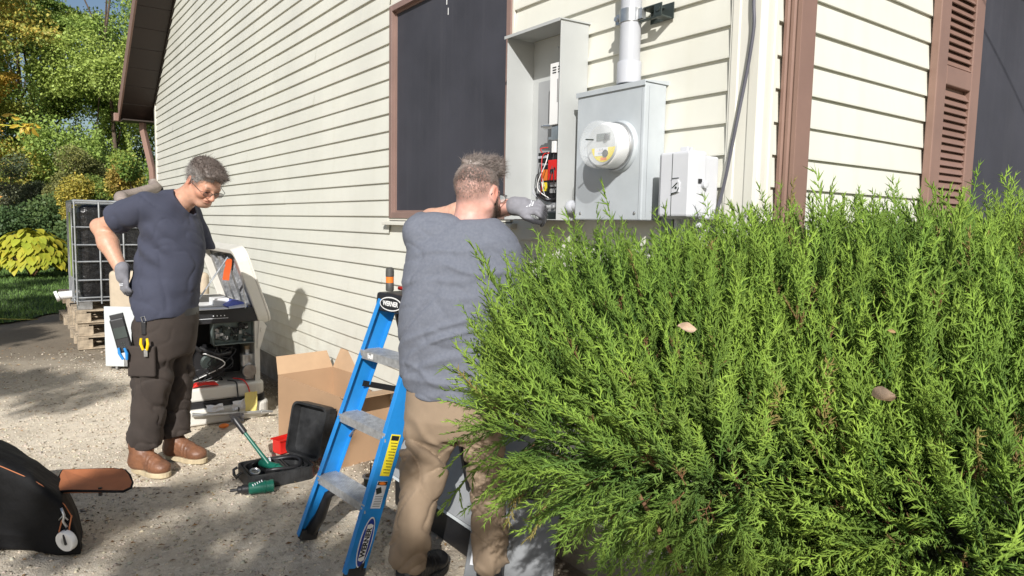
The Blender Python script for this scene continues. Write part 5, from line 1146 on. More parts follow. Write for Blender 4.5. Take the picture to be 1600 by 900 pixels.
def fbm(P, s, o=0.0): return vnoise(P*s+o)*.6+vnoise(P*s*2.1+o+3)*.3+vnoise(P*s*4.3+o+8)*.1
def ridge(P, s, o=0.0): return 1-2*np.abs(vnoise(P*s+o))

def skin_mat(name):
    m, n, l, b = nt(name); at = n.new('ShaderNodeAttribute'); at.attribute_name = 'Col'
    tc = n.new('ShaderNodeTexCoord'); nz = n.new('ShaderNodeTexNoise'); nz.inputs['Scale'].default_value = 55; nz.inputs['Detail'].default_value = 5; l.new(tc.outputs['Object'], nz.inputs['Vector'])
    rp = n.new('ShaderNodeMapRange'); rp.inputs[1].default_value = .3; rp.inputs[2].default_value = .7; rp.inputs[3].default_value = .88; rp.inputs[4].default_value = 1.08; l.new(nz.outputs[0], rp.inputs[0])
    mx = n.new('ShaderNodeVectorMath'); mx.operation = 'SCALE'; l.new(at.outputs['Color'], mx.inputs[0]); l.new(rp.outputs[0], mx.inputs['Scale']); l.new(mx.outputs[0], b.inputs['Base Color'])
    b.inputs['Roughness'].default_value = .5; b.inputs['Subsurface Weight'].default_value = .12; b.inputs['Subsurface Radius'].default_value = (.02, .008, .004); b.inputs['Subsurface Scale'].default_value = .3
    bp = n.new('ShaderNodeBump'); bp.inputs['Strength'].default_value = .25; bp.inputs['Distance'].default_value = .0015; l.new(nz.outputs[0], bp.inputs['Height']); l.new(bp.outputs[0], b.inputs['Normal']); return m
M['skin'] = skin_mat('skin')
def cloth(name, col, col2, bs=350, var=5, sheen=.04, rough=.85):
    return mat(name, col, rough, col2=col2, vscale=var, bump=.45, bscale=bs, bdist=.0012, sheen=sheen, spec=.2, detail=6)
M['navy'] = cloth('navy_tshirt', (.058, .063, .092), (.045, .049, .074))
M['slate'] = cloth('heather_blue_tshirt', (.158, .170, .205), (.125, .137, .170), bs=500, var=90)
M['darkbrown'] = cloth('brown_work_trousers', (.064, .051, .044), (.042, .034, .030))
M['khaki'] = cloth('khaki_trousers', (.295, .222, .155), (.235, .175, .122))
M['gloveg'] = cloth('grey_glove', (.17, .17, .195), (.13, .13, .15), bs=700)
M['boot'] = mat('tan_leather_boot', (.24, .105, .052), .5, col2=(.12, .055, .032), vscale=16, bump=.5, bscale=70, bdist=.004)
M['sole'] = mat('crepe_sole', (.52, .43, .28), .8, var=.15, vscale=20)
M['hair'] = None
def hair_mat(name):
    m, n, l, b = nt(name); at = n.new('ShaderNodeAttribute'); at.attribute_name = 'Col'; l.new(at.outputs['Color'], b.inputs['Base Color']); b.inputs['Roughness'].default_value = .45; b.inputs['Specular IOR Level'].default_value = .4; return m
M['hair'] = hair_mat('hair')
# ---- head in its own frame: x right of the face, y forward, z up, origin mid head
def head_sdf(Q, ear=True):
    d = ell(Q, (0, -.018, .032), (.076, .098, .090)); d = smin(d, ell(Q, (0, .022, -.020), (.064, .070, .092)), .03)
    d = smin(d, ell(Q, (0, .055, -.088), (.030, .032, .026)), .025)
    for s in (-1, 1):
        d = smin(d, cone(Q, (s*.056, -.012, -.052), (s*.022, .058, -.092), .020, .017), .025)
        d = smin(d, ell(Q, (s*.036, .060, -.026), (.026, .024, .024)), .018)
        d = smax(d, -ell(Q, (s*.031, .096, .000), (.017, .017, .011)), .012)
        d = smin(d, ell(Q, (s*.031, .074, .000), (.0145, .0145, .0115)), .004)
        d = smin(d, ell(Q, (s*.0125, .100, -.034), (.0085, .010, .0075)), .006)
        d = smax(d, -ell(Q, (s*.007, .104, -.041), (.0035, .006, .004)), .003)
        if ear:
            R = rot('Z', s*-22)@rot('X', -8); e = ell(Q, (s*.080, -.014, -.004), (.0085, .019, .032), R); e = smin(e, ell(Q, (s*.078, -.006, -.032), (.006, .009, .010)), .008)
            e = smax(e, -ell(Q, (s*.091, -.010, .002), (.007, .010, .019), R), .005); d = smin(d, e, .006)
    d = smin(d, cone(Q, (-.036, .082, .017), (.036, .082, .017), .010, .010), .016)
    d = smin(d, cone(Q, (0, .086, .008), (0, .113, -.030), .0085, .0125), .010)
    d = smin(d, ell(Q, (0, .087, -.052), (.026, .011, .008)), .008); d = smin(d, ell(Q, (0, .085, -.065), (.023, .011, .008)), .006)
    d = smax(d, -ell(Q, (0, .099, -.0585), (.026, .010, .0016)), .003)
    for s in (-1, 1): d = smax(d, -ell(Q, (s*.030, .084, -.050), (.0035, .008, .013), rot('Y', s*-20)), .006)
    return d
def head_col(Q, base=(.58, .315, .215)):
    n = len(Q); c = np.tile(np.array(base), (n, 1)); g = lambda p, r: np.exp(-(((Q-np.array(p))/r)**2).sum(1))[:, None]
    red = np.array([.60, .20, .13]); k = g((0, .11, -.03), .018)*.55+g((.042, .07, -.02), .03)*.35+g((-.042, .07, -.02), .03)*.35+g((.085, -.01, 0), .03)*.6+g((-.085, -.01, 0), .03)*.6
    c = c*(1-k)+red*k; k = np.exp(-((Q-np.array([0, .095, -.0585]))/np.array([.027, .016, .009])).__pow__(2).sum(1))[:, None]; c = c*(1-.8*k)+np.array([.42, .13, .10])*.8*k
    br = 0
    for s in (-1, 1): br = br+np.exp(-((Q-np.array([s*.033, .092, .023]))/np.array([.018, .02, .0045])).__pow__(2).sum(1))[:, None]
    c = c*(1-.75*np.clip(br, 0, 1))+np.array([.10, .07, .05])*.75*np.clip(br, 0, 1)
    return c
def strands(name, roots, nrm, dirf, n, L, w, colf, parent, seed, lift=.3, curl=.4):
    r = np.random.RandomState(seed); i = r.choice(len(roots), n); p = roots[i]+r.normal(0, .0012, (n, 3)); nn = nrm[i]; d = dirf(p, nn, r); d /= np.linalg.norm(d, axis=1)[:, None]
    d = d+nn*lift*r.uniform(.2, 1.2, (n, 1)); d /= np.linalg.norm(d, axis=1)[:, None]; Ls = (L*r.uniform(.5, 1.15, n))[:, None]; sd = np.cross(d, nn); sd /= np.linalg.norm(sd, axis=1)[:, None]+1e-6
    bend = r.normal(0, curl, (n, 3)); p1 = p+d*Ls*.5+bend*Ls*.12; p2 = p1+d*Ls*.5+bend*Ls*.30-nn*Ls*.22*lift; W = w*r.uniform(.6, 1.3, (n, 1))
    V = np.stack([p-sd*W, p+sd*W, p+nn*W, p1-sd*W*.8, p1+sd*W*.8, p1+nn*W, p2], 1); F = np.array([[0, 1, 4], [0, 4, 3], [1, 2, 5], [1, 5, 4], [2, 0, 3], [2, 3, 5], [3, 4, 6], [4, 5, 6], [5, 3, 6]])
    F = (F[None]+np.arange(n)[:, None, None]*7).reshape(-1, 3); c = colf(p, r); C = np.repeat(np.concatenate([c, np.ones((n, 1))], 1), 7, 0)
    return npmesh(name, V.reshape(-1, 3), F, M['hair'], parent, smooth=True, attrs={'Col': C})
# ---- hand: palm frame origin at wrist, y towards fingers, z back of the hand, x to the thumb side (right hand seen from its back: thumb at -x)
def hand_parts(curl=(30, 40, 30), thumb=1, spread=5, s=1.0, curls=None):
    """list of (a,b,ra,rb) capsules in the palm frame"""
    out = []; T = thumb
    for i, (x, L) in enumerate(((.030, .074), (.010, .082), (-.011, .077), (-.031, .062))):
        c = curls[i] if curls else curl; p = np.array([x*T, .088-abs(x)*.12, 0.0]); a = 0.0; ang = math.radians(spread*(x/.02)*T); dx = math.sin(ang)
        for j, (fr, r0, r1) in enumerate(((.45, .0105, .0098), (.32, .0098, .0090), (.23, .0090, .0078))):
            a += math.radians(c[j]); q = p+np.array([dx*math.cos(a), math.cos(a), -math.sin(a)])*L*fr; out.append((p, q, r0, r1)); p = q
    p0 = np.array([.022*T, .020, -.006]); p1 = np.array([.044*T, .050, -.016]); p2 = np.array([.052*T, .078, -.024]); p3 = np.array([.047*T, .100, -.034])
    out += [(p0, p1, .016, .0135), (p1, p2, .0125, .0108), (p2, p3, .0105, .009)]; return [(a*s, b*s, ra*s, rb*s) for a, b, ra, rb in out]
def hand_sdf(P, org, R, parts, s=1.0):
    """R columns = palm x,y,z axes in body space"""
    Q = ((P-np.array(org, np.float32))@np.array(R, np.float32)).astype(np.float32)
    d = ell(Q, (0.0, .050*s, -.002*s), (.043*s, .052*s, .0165*s)); d = smin(d, ell(Q, (0, .012*s, 0), (.029*s, .035*s, .020*s)), .015); dd = None
    for a, b, ra, rb in parts:
        e = cone(Q, a, b, ra, rb); dd = e if dd is None else smin(dd, e, .003)
    return smin(d, dd, .008)
def axes(y, z):
    y = np.array(y, float); y /= np.linalg.norm(y); z = np.array(z, float); z -= y*(z@y); z /= np.linalg.norm(z); return np.stack([np.cross(y, z), y, z], 1)


# ================================================================= PERSON 1 (standing at the generator, hand on his hip)
# local frame: x to the right of the photograph, y away from the photographer, z up
YAW = math.atan2(-0.592, 0.806)
p1 = thing('person', 'grey haired man in navy T-shirt and brown trousers looking down, gloved hand on hip', 'person', (-1.21, 2.97, 0), rot=YAW)
HO = np.array([.228, .10, 1.645]); HS = 1.06
fw_ = np.array([math.cos(math.radians(-35))*math.cos(math.radians(-36)), math.cos(math.radians(-35))*math.sin(math.radians(-36)), math.sin(math.radians(-35))])
def headframe(fwd, roll=0.0):
    f = fwd/np.linalg.norm(fwd); r = np.cross(f, [0, 0, 1]); r /= np.linalg.norm(r); u = np.cross(r, f); c, s = math.cos(roll), math.sin(roll); return np.stack([r*c+u*s, f, u*c-r*s], 1)
HR = headframe(fw_, math.radians(4))
toH = lambda P: ((P-HO)@HR/HS).astype(np.float32)
# joints
shR = (-.085, -.025, 1.485); elR = (-.335, .04, 1.385); wrR = (-.165, -.055, 1.135)
shL = (.0, .27, 1.46); elL = (-.06, .33, 1.19); wrL = (-.02, .30, .97)
def torso1(P, e):
    return stack(P, [(.86, -.015, .10, .135+e, .170+e), (.95, -.015, .10, .145+e, .175+e), (1.05, .0, .10, .163+e, .172+e), (1.18, .022, .105, .170+e, .170+e), (1.30, .032, .11, .160+e, .180+e), (1.40, .035, .11, .135+e, .190+e), (1.47, .030, .115, .112+e, .170+e), (1.54, .035, .115, .085+e, .125+e), (1.60, .055, .115, .050+e, .07+e)])
def body1(P):
    Q = toH(P); d = head_sdf(Q)*HS
    d = smin(d, cone(P, (.055, .105, 1.50), (.165, .105, 1.60), .066, .060), .03)
    d = smin(d, torso1(P, -.03), .03)
    for a, b, c in ((shR, elR, wrR), (shL, elL, wrL)):
        d = smin(d, cone(P, a, b, .048, .045), .02); m = tuple(np.array(b)*.65+np.array(c)*.35); d = smin(d, cone(P, b, m, .045, .050), .02); d = smin(d, cone(P, m, c, .050, .031), .03)
    d = smin(d, ell(P, (-.352, .045, 1.392), (.036, .036, .036)), .02)
    for hx, kx, ax_, y in ((-.02, -.045, -.085, -.0), (-.02, -.02, -.02, .20)):
        d = smin(d, cone(P, (hx, .05+y*.5, .86), (kx, y, .50), .08, .055), .04); d = smin(d, cone(P, (kx, y, .5), (ax_, y-.01, .10), .052, .035), .03)
    return d
lo1, hi1 = (-.44, -.22, .04), (.46, .52, 1.86)
sk1 = np.array([.56, .315, .215])
def col1(V):
    Q = (V-HO)@HR/HS; c = head_col(Q, (.55, .30, .205)); far = np.linalg.norm(Q, axis=1) > .17; c[far] = sk1; 
    st = np.exp(-((Q-np.array([0, .06, -.08]))/np.array([.06, .045, .03])).__pow__(2).sum(1))[:, None]*.22; c = c*(1-st)+np.array([.30, .22, .18])*st
    return c
sdfobj2('body', body1, lo1, hi1, 1.50, .007, .0028, M['skin'], p1, col1)
# finer head laid exactly on the coarse one
def fold_shirt1(P):
    q = P*np.array([9, 9, 5]); w = ridge(P+.04*np.stack([vnoise(P*6), vnoise(P*6+5), vnoise(P*6+9)], 1), 7.0); f = .007*fbm(P, 7)
    low = np.clip((1.12-P[:, 2])/.2, 0, 1); f = f+low*.015*ridge(q, .9, 4)+.003*ridge(P*np.array([5, 5, 11])+.1, 1.0, 6)*np.clip((1.42-P[:, 2])/.1, 0, 1)
    # drag lines from the raised arm across the chest
    t = (P[:, 0]+.05)*.55+(P[:, 2]-1.35); f = f+.009*np.exp(-((P[:, 0]+.02)/.12)**2)*np.sin(t*62+3*vnoise(P*8))*np.exp(-((P[:, 2]-1.28)/.12)**2)
    return f+.002*w-.006*crease(TW(P)*np.array([5, 5, 7]), 1.0, 2)-.004*crease(TW(P, -.8)*np.array([10, 10, 13]), 1.0, 7)-.012*np.exp(-((P[:, 0]+.13+.35*(P[:, 2]-1.33))/.018)**2)*np.exp(-((P[:, 2]-1.30)/.10)**2)
def shirt1(P):
    d = torso1(P, .012); d = smin(d, stack(P, [(.88, -.02, .10, .148, .175), (.92, -.02, .10, .155, .185), (1.0, -.02, .10, .160, .182), (1.08, -.005, .10, .168, .178)]), .03)
    d = smin(d, cone(P, (.02, .0, 1.475), (.02, .22, 1.475), .085, .085), .05)
    # sleeve right: flared cone from shoulder to just above the elbow
    s1 = cone(P, (-.04, -.035, 1.500), (-.236, -.0, 1.428), .084, .084); ax_ = np.array([-.96, .22, -.26]); ax_ /= np.linalg.norm(ax_); cut = (P-np.array([-.225, .0, 1.43]))@ax_
    s1 = smax(s1, cut, .008); s1 = smax(s1, -(cone(P, (-.262, .005, 1.415), (-.36, .04, 1.38), .056, .066)), .006); d = smin(d, s1, .035)
    s2 = cone(P, (.05, .28, 1.47), (.085, .38, 1.27), .072, .068); cut = (P[:, 2]*-1+1.26); s2 = smax(s2, cut, .008); d = smin(d, s2, .03)
    d = d-fold_shirt1(P)
    # neck opening
    d = smin(d, cone(P, (.02, .105, 1.46), (.125, .108, 1.55), .10, .080), .03); npl = np.array([.79, 0, .61]); d = smax(d, -np.maximum(-((P-np.array([.055, .108, 1.612]))@npl), cone(P, (.08, .108, 1.50), (.22, .108, 1.62), .078, .13)), .006)
    d = smax(d, -cone(P, (.115, .108, 1.515), (.22, .108, 1.60), .066, .080), .005)
    d = smax(d, -(P[:, 2]-.878-.012*np.sin(P[:, 0]*22)-.004*vnoise(P*30)), .006); d = smax(d, -cone(P, (0, .10, .7), (0, .10, .895), .145, .145), .006)
    return d
sdfobj('tshirt', shirt1, lo1, hi1, .0055, M['navy'], p1)
def trous1(P):
    legs = None
    for i, (hx, kx, ax_, y, yh) in enumerate(((-.035, -.045, -.085, -.005, .03), (-.02, -.02, -.015, .20, .165))):
        hip = (hx, yh, .80); l = smin(cone(P, hip, (kx, y, .52), .120, .096), cone(P, (kx, y, .52), (ax_, y-.012, .17), .096, .082), .05)
        l = smin(l, ell(P, (ax_-.01, y-.012, .20), (.082, .080, .07)), .04)
        w = (.004*ridge(P*np.array([8, 8, 4])+i*5, 1.0)+.012*np.clip((.30-P[:, 2])/.16, 0, 1)*ridge(TW(P)*np.array([7, 7, 17])+i*9+2, 1.0)+.005*np.exp(-((P[:, 2]-.55)/.12)**2)*ridge(TW(P)*np.array([6, 6, 14]), 1.0, 3)+.009*fbm(P, 8)); w = w-.015*crease(TW(P)*np.array([6, 6, 7])+i*3, 1.0, 1)*(.5+.6*np.exp(-((P[:, 2]-.52)/.12)**2))-.009*crease(TW(P, -.6)*np.array([12, 12, 15])+i*3, 1.0, 4); l = l-w
        l = smax(l, .150+.012*np.sin(P[:, 0]*25)-P[:, 2], .008); legs = l if legs is None else smin(legs, l, .018)
    d = stack(P, [(.66, -.01, .10, .135, .165), (.75, -.012, .10, .158, .185), (.85, .0, .10, .160, .182), (.90, .005, .10, .155, .178), (.935, .005, .10, .152, .175)]); d = d-.004*fbm(P, 10)
    d = smin(d, legs, .05)
    # cargo pocket on the near thigh
    pk = np.maximum(np.maximum(np.abs(P[:, 0]+.045)-.075, np.abs(P[:, 2]-.655)-.085), np.abs(P[:, 1]+.108)-.012); d = smin(d, pk, .012); return d
sdfobj('trousers', trous1, (-.30, -.22, .10), (.30, .42, .97), .0055, M['darkbrown'], p1)
mb = MB(); # belt
mb.lathe([(1, 0), (1, .04)], (0, 0, 0), (0, 0, 1), 40); vs = [(v[0]*.157+.005, v[1]*.180+.10, v[2]*1.0+.893) for v in mb.v]; mb.v = vs; mb.build('belt', M['black'], p1, smooth='auto')
def boot(P, heel, toe, ank, seed=0):
    h = np.array(heel, float); t = np.array(toe, float); a = np.array(ank, float); f = (t-h); L = np.linalg.norm(f); f /= L; sd = np.cross([0, 0, 1], f)
    q = np.stack([(P-h)@sd, (P-h)@f, P[:, 2]-h[2]], 1).astype(np.float32)
    d = cone(q, (0, .045, .06), (0, .15, .055), .044, .043); d = smin(d, ell(q, (0, L-.065, .048), (.052, .068, .043)), .03); d = smin(d, cone(q, (0, .055, .07), (0, .050, .16), .048, .050), .04); d = smin(d, cone(q, (0, .09, .11), (0, .17, .075), .040, .036), .03)
    d = d-.0015*ridge(q*40, 1.0)-.0025*np.exp(-((q[:, 1]-.17)/.03)**2)*np.sin(q[:, 1]*260)-.003*fbm(q, 18); return smax(d, .020-q[:, 2], .006), q, L
def boots(parent, specs, m, h=.0045, soleM='sole'):
    for i, (heel, toe, ank) in enumerate(specs):
        hh = np.array(heel); tt = np.array(toe); lo = np.minimum(hh, tt)-.09; hi = np.maximum(hh, tt)+np.array([.09, .09, .26])
        b = sdfobj('boot', lambda P: boot(P, heel, toe, ank)[0], lo, hi, h, M[m], parent)
        f = (tt-hh); L = np.linalg.norm(f); f /= L; sd = np.cross([0, 0, 1], f); out = []
        for k in range(28):
            a = 2*math.pi*k/28; y = L/2+.003+(L/2+.004)*math.cos(a); w = (.040 if y < L*.45 else .040+.016*math.sin(min(1, (y-L*.45)/(L*.35))*1.57)); w *= math.sqrt(max(0, 1-abs(math.cos(a))**3.2)); out.append(hh+f*y+sd*w*(1 if math.sin(a) >= 0 else -1))
        mb = MB(); n = len(out); mb.add([(*p[:2], hh[2]-.002) for p in out]+[(*p[:2], hh[2]+.026) for p in out], [tuple(range(n-1, -1, -1)), tuple(range(n, 2*n))]+[(j, (j+1) % n, n+(j+1) % n, n+j) for j in range(n)])
        s_ = mb.build('sole', M[soleM], bevel=.003); s_.parent = b
        mb = MB()
        for j in range(5):
            y = .115+j*.016; z = .142-j*.014; c = hh+f*y; mb.tube([Vector(c+sd*.026)+Vector((0, 0, z-.012)), Vector(c)+Vector((0, 0, z+.004)), Vector(c-sd*.026)+Vector((0, 0, z-.012))], .0022, 6)
        l_ = mb.build('lace', mat('lace', (.30, .20, .12), .7) if 'lace' not in bpy.data.materials else bpy.data.materials['lace'], smooth=True); l_.parent = b
boots(p1, [((-.165, -.02, .004), (.085, -.115, .004), 0), ((-.085, .205, .004), (.185, .125, .004), 0)], 'boot')
# gloves
gp = hand_parts(curls=((35, 45, 25), (30, 40, 30), (32, 45, 30), (38, 50, 30)), thumb=1, spread=4)
GR_ = axes((.12, -.05, -1.0), (-.55, -.8, .0)); 
def glove1(P):
    d = hand_sdf(P, wrR, GR_, gp); w = np.array(wrR); d = smin(d, cone(P, w+np.array([0, 0, .025]), w-np.array([0, 0, .02]), .039, .035), .012); return d-.0012*fbm(P, 40)
darkp = np.array([.13, .13, .14])
def gcol(V):
    Q = (V-np.array(wrR))@GR_; k = (np.clip((Q[:, 1]-.098)/.012, 0, 1)[:, None]); k = np.maximum(k, np.clip((-Q[:, 2]-.010)/.006, 0, 1)[:, None]); return np.array([1., 1, 1])*(1-k)+darkp*k
M['gloveg'] = mat('grey_glove', (.20, .20, .225), .8, col2=(.16, .16, .18), vscale=60, bump=.4, bscale=500, bdist=.001, attr='Col', sheen=.2)
g1 = sdfobj('glove', glove1, (-.27, -.18, .92), (-.04, .08, 1.19), .0032, M['gloveg'], p1, gcol)
mb = MB(); q = random.Random(3)
gR = Matrix([list(r) for r in GR_]).to_4x4(); gM = Matrix.Translation(wrR) @ gR
for i, (y, w_) in enumerate(((.048, .030), (.056, .040), (.064, .036))):
    x = -w_/2
    while x < w_/2: l_ = q.uniform(.002, .005); mb.box((x, y, .0150), (x+l_, y+.0045, .0162), gM); x += l_+.0012
mb.build('print', M['paper'], g1)
GL_ = axes((.65, -.45, -.55), (.3, .2, .9)); gp2 = hand_parts(curl=(30, 40, 30), thumb=-1)
sdfobj('glove', lambda P: smin(hand_sdf(P, wrL, GL_, gp2), cone(P, wrL, np.array(wrL)+np.array([-.03, .03, .03]), .036, .040), .012), (.12, .06, .90), (.42, .36, 1.18), .0045, M['gloveg'], p1, lambda V: np.ones((len(V), 3)))
# hair
def hair1f(P):
    Q = toH(P); n = .010*fbm(Q, 28)+.006*ridge(Q*np.array([20, 9, 16]), 1.6)
    d = ell(Q, (0, -.020, .044), (.080, .101, .087))-n*.8
    d = smin(d, ell(Q, (0, .062, .098), (.056, .044, .026))-n*1.3, .03)
    zb = np.interp(Q[:, 1], [-.12, -.03, .005, .030, .050, .075, .11], [-.060, -.050, -.012, .004, .040, .060, .060]); d = smax(d, zb-Q[:, 2]-.010*vnoise(Q*35), .005)
    pass
    return d*HS
hl1 = HO-.15; hh1 = HO+.15
def haircol(dark, grey, gk):
    def f(Q, r):
        k = np.clip(gk(Q)+.35*(r.rand(len(Q))-.5), 0, 1)[:, None]; return (np.array(dark)*(1-k)+np.array(grey)*k)*r.uniform(.75, 1.25, (len(Q), 1))
    return f
hc = haircol((.095, .066, .052), (.33, .31, .295), lambda Q: np.clip((.085-Q[:, 2])/.06, 0, .8)+.22)
class _R:
    def rand(s, n): return (_rng.rand(n))
    def uniform(s, a, b, sh): return _rng.uniform(a, b, sh)
ho = sdfobj('hair', hair1f, hl1, hh1, .003, M['hair'], p1, lambda V: hc((V-HO)@HR/HS, _R()))
def vn(o):
    m = o.data; n = len(m.vertices); a = np.zeros(n*3, np.float32); b = np.zeros(n*3, np.float32); m.vertices.foreach_get('co', a); m.vertices.foreach_get('normal', b); return a.reshape(-1, 3), b.reshape(-1, 3)
rv, rn = vn(ho); Qr = (rv-HO)@HR/HS; k = (Qr[:, 2] > -.055)&((rn@HR)[:, 2] > -.6); 
def dir1(p, n, r):
    Q = (p-HO)@HR; d = np.stack([Q[:, 0]*4+.25, np.where(Q[:, 2] > .06, .9, .1), np.where(Q[:, 2] > .06, .1, -.9)], 1)+r.normal(0, .35, p.shape); return (d@HR.T)
strands('hair_strands', rv[k], rn[k], dir1, 5200, .025, .0007, lambda p, r: hc((p-HO)@HR/HS, r), p1, 5, lift=.55, curl=.9)
# glasses
def glasses(parent, HO, HR, HS, frame_m='black', lensm='clear_lens', y=.100, shade=False):
    Mh = Matrix([list(r) for r in HR]).to_4x4(); Mh = Matrix.Translation(HO) @ Mh @ Matrix.Scale(HS, 4)
    mb = MB()
    for s in (-1, 1):
        ring = [(s*.033+.0245*math.cos(a)*(1 if abs(math.cos(a)) < 2 else 1), y-.06*abs(s*.033+.0245*math.cos(a))**1.0*.35, -.004+.0155*math.sin(a)) for a in [2*math.pi*i/24 for i in range(25)]]
        mb.tube([Mh @ Vector(p) for p in ring], .0012, 6, cap=False); mb.tube([Mh @ Vector(p) for p in ((s*.058, y-.004, .004), (s*.074, y-.018, .004), (s*.080, .02, .004), (s*.081, -.015, .004), (s*.081, -.035, -.012))], .0016, 6)
    mb.tube([Mh @ Vector(p) for p in ((-.0085, y-.001, .0), (0, y+.003, .003), (.0085, y-.001, .0))], .0014, 6)
    g = mb.build('glasses', M[frame_m], parent, smooth=True)
    mb = MB()
    for s in (-1, 1): ring = [Mh @ Vector((s*.033+.024*math.cos(a), y-.0004-.021*abs(s*.033+.024*math.cos(a)), -.004+.015*math.sin(a))) for a in [2*math.pi*i/24 for i in range(24)]]; mb.quad(*ring)
    o = mb.build('lens', M[lensm]); o.parent = g; return g
M['sunlens'] = glass('dark_lens', (.02, .012, .012), .06, .85)
gl = glasses(p1, HO, HR, HS, 'dark_metal', 'shade_lens', y=.108)
mb = MB()
for s in (-1, 1):
    Mh = Matrix.Translation(HO) @ Matrix([list(r) for r in HR]).to_4x4() @ Matrix.Scale(HS, 4)
    mb.ell(Mh @ Vector((s*.031, .0795, .0005)), (.0105, .0105, .0105), 16, 10)
eb = mb.build('eyes', mat('eye', (.55, .50, .47), .2), p1, smooth=True)
mb = MB()
for s in (-1, 1):
    c = Mh @ Vector((s*.031, .0885, -.003)); mb.ell(c, (.0045, .0045, .0045), 10, 6)
o = mb.build('iris', M['black'], smooth=True); o.parent = eb
# belt tools: things that sit in the pocket stay things of their own
pm = p1.matrix_basis
Mw = Matrix.Translation((-1.21, 2.97, 0)) @ Matrix.Rotation(YAW, 4, 'Z')
def placed(mb, name, m, label=None, cat=None, parent=None, **kw):
    o = mb.build(name, M[m], **kw); o.data.transform(Mw if not parent else Matrix())
    if parent: o.parent = parent
    if label: tag(o, label, cat)
    return o
hol = thing('holster', 'black belt holster with a device, clipped at the first worker\'s back pocket', 'holster'); hol.matrix_basis = Mw
mb = MB(); Mh_ = Matrix.Translation((-.165, -.085, .80)) @ Matrix.Rotation(math.radians(-14), 4, 'Y') @ Matrix.Rotation(math.radians(25), 4, 'Z'); mb.box((-.036, -.045, -.10), (.036, .0, .09), Mh_); mb.build('case', M['black'], hol, bevel=.008)
mb = MB(); mb.box((-.030, -.050, -.02), (.030, -.044, .04), Mh_)
for i in range(6): mb.lathe([(.003, 0), (.003, .003)], Mh_ @ Vector((-.008+.012*(i % 2), -.046, -.045-.012*(i//2))), Mh_.to_3x3() @ Vector((0, -1, 0)), 8)
mb.build('keypad', M['dark_metal'], hol); mb = MB(); mb.box((-.034, -.002, .07), (.034, .02, .115), Mh_); mb.build('clip', M['black'], hol, bevel=.003)
def plier(x, z, m, label, tiltx):
    t = thing('pliers', label, 'pliers'); t.matrix_basis = Mw
    for s in (-1, 1):
        mb = MB(); c = Vector((x+s*.014, -.142, z)); mb.tube([c+Vector((s*.002+tiltx*1.2, -.006, .030)), c+Vector((s*.006+tiltx*.6, -.004, .0)), c+Vector((-s*.004, .0, -.035))], [.0065, .0085, .007], 10); mb.build('handle', M[m], t, smooth='auto')
    mb = MB(); mb.box((x-.010, -.139, z-.075), (x+.010, -.130, z-.030)); mb.build('jaw', M['galv'], t, bevel=.003); return t
plier(-.118, .705, 'toolblue', 'blue handled pliers sticking out of the first worker\'s thigh pocket', -.012)
plier(-.008, .760, 'toolyellow', 'yellow handled pliers in the upper thigh pocket of the first worker', .0)
t = thing('multitool', 'small black cutter clipped at the first worker\'s front pocket', 'tool'); t.matrix_basis = Mw
mb = MB(); mb.box((-.045, -.108, .80), (-.02, -.088, .875)); mb.build('body', M['black'], t, bevel=.006); mb = MB(); mb.tube([(-.04, -.10, .875), (-.045, -.105, .90), (-.025, -.105, .905), (-.02, -.10, .88)], .003, 6); mb.build('clip', M['galv'], t)


# ================================================================= PERSON 2 (at the open enclosure, seen from behind)
S2 = .964; p2 = thing('person', 'man seen from behind in slate blue T-shirt and khaki trousers reaching into the enclosure', 'person')
O2 = CAM + (Vector((-.50, 1.05, 0))-Vector((CAM.x, CAM.y, 0)))*S2; p2.location = (O2.x, O2.y, 1.45*(1-S2)); p2.rotation_euler = (0, 0, YAW); p2.scale = (S2, S2, S2)
GZ = -1.45*(1-S2)/S2            # height of the ground in his frame
H2 = np.array([.134, .050, 1.566]); f2 = np.array([.50, .86, -.12]); H2R = headframe(f2, math.radians(2)); H2S = 1.03
toH2 = lambda P: ((P-H2)@H2R/H2S).astype(np.float32)
sL = (-.085, .04, 1.40); eL = (-.085, .33, 1.46); wL = (.285, .14, 1.522)
sR = (.225, .02, 1.345); eR = (.33, .13, 1.10); wR = (.30, .33, 1.20)
def torso2(P, e):
    return stack(P, [(.74, .075, .0, .190+e, .135+e), (.85, .055, -.01, .205+e, .140+e), (1.0, .055, -.02, .215+e, .140+e), (1.15, .065, -.01, .215+e, .135+e), (1.28, .070, .0, .218+e, .130+e), (1.36, .075, .01, .205+e, .118+e), (1.42, .085, .02, .165+e, .095+e), (1.465, .100, .02, .10+e, .07+e)])
def body2(P):
    d = head_sdf(toH2(P))*H2S; d = smin(d, cone(P, (.095, .035, 1.41), (.125, .045, 1.55), .070, .066), .03); d = smin(d, torso2(P, -.035), .03)
    for a, b, c in ((sL, eL, wL), (sR, eR, wR)):
        d = smin(d, cone(P, a, b, .048, .046), .02); m = tuple(np.array(b)*.65+np.array(c)*.35); d = smin(d, cone(P, b, m, .046, .051), .02); d = smin(d, cone(P, m, c, .051, .033), .03)
    for hx, kx, ax_ in ((-.03, -.07, -.12), (.15, .18, .205)):
        d = smin(d, cone(P, (hx, .0, .72), (kx, .01, .43), .08, .055), .04); d = smin(d, cone(P, (kx, .01, .43), (ax_, -.01, .03), .052, .036), .03)
    return d
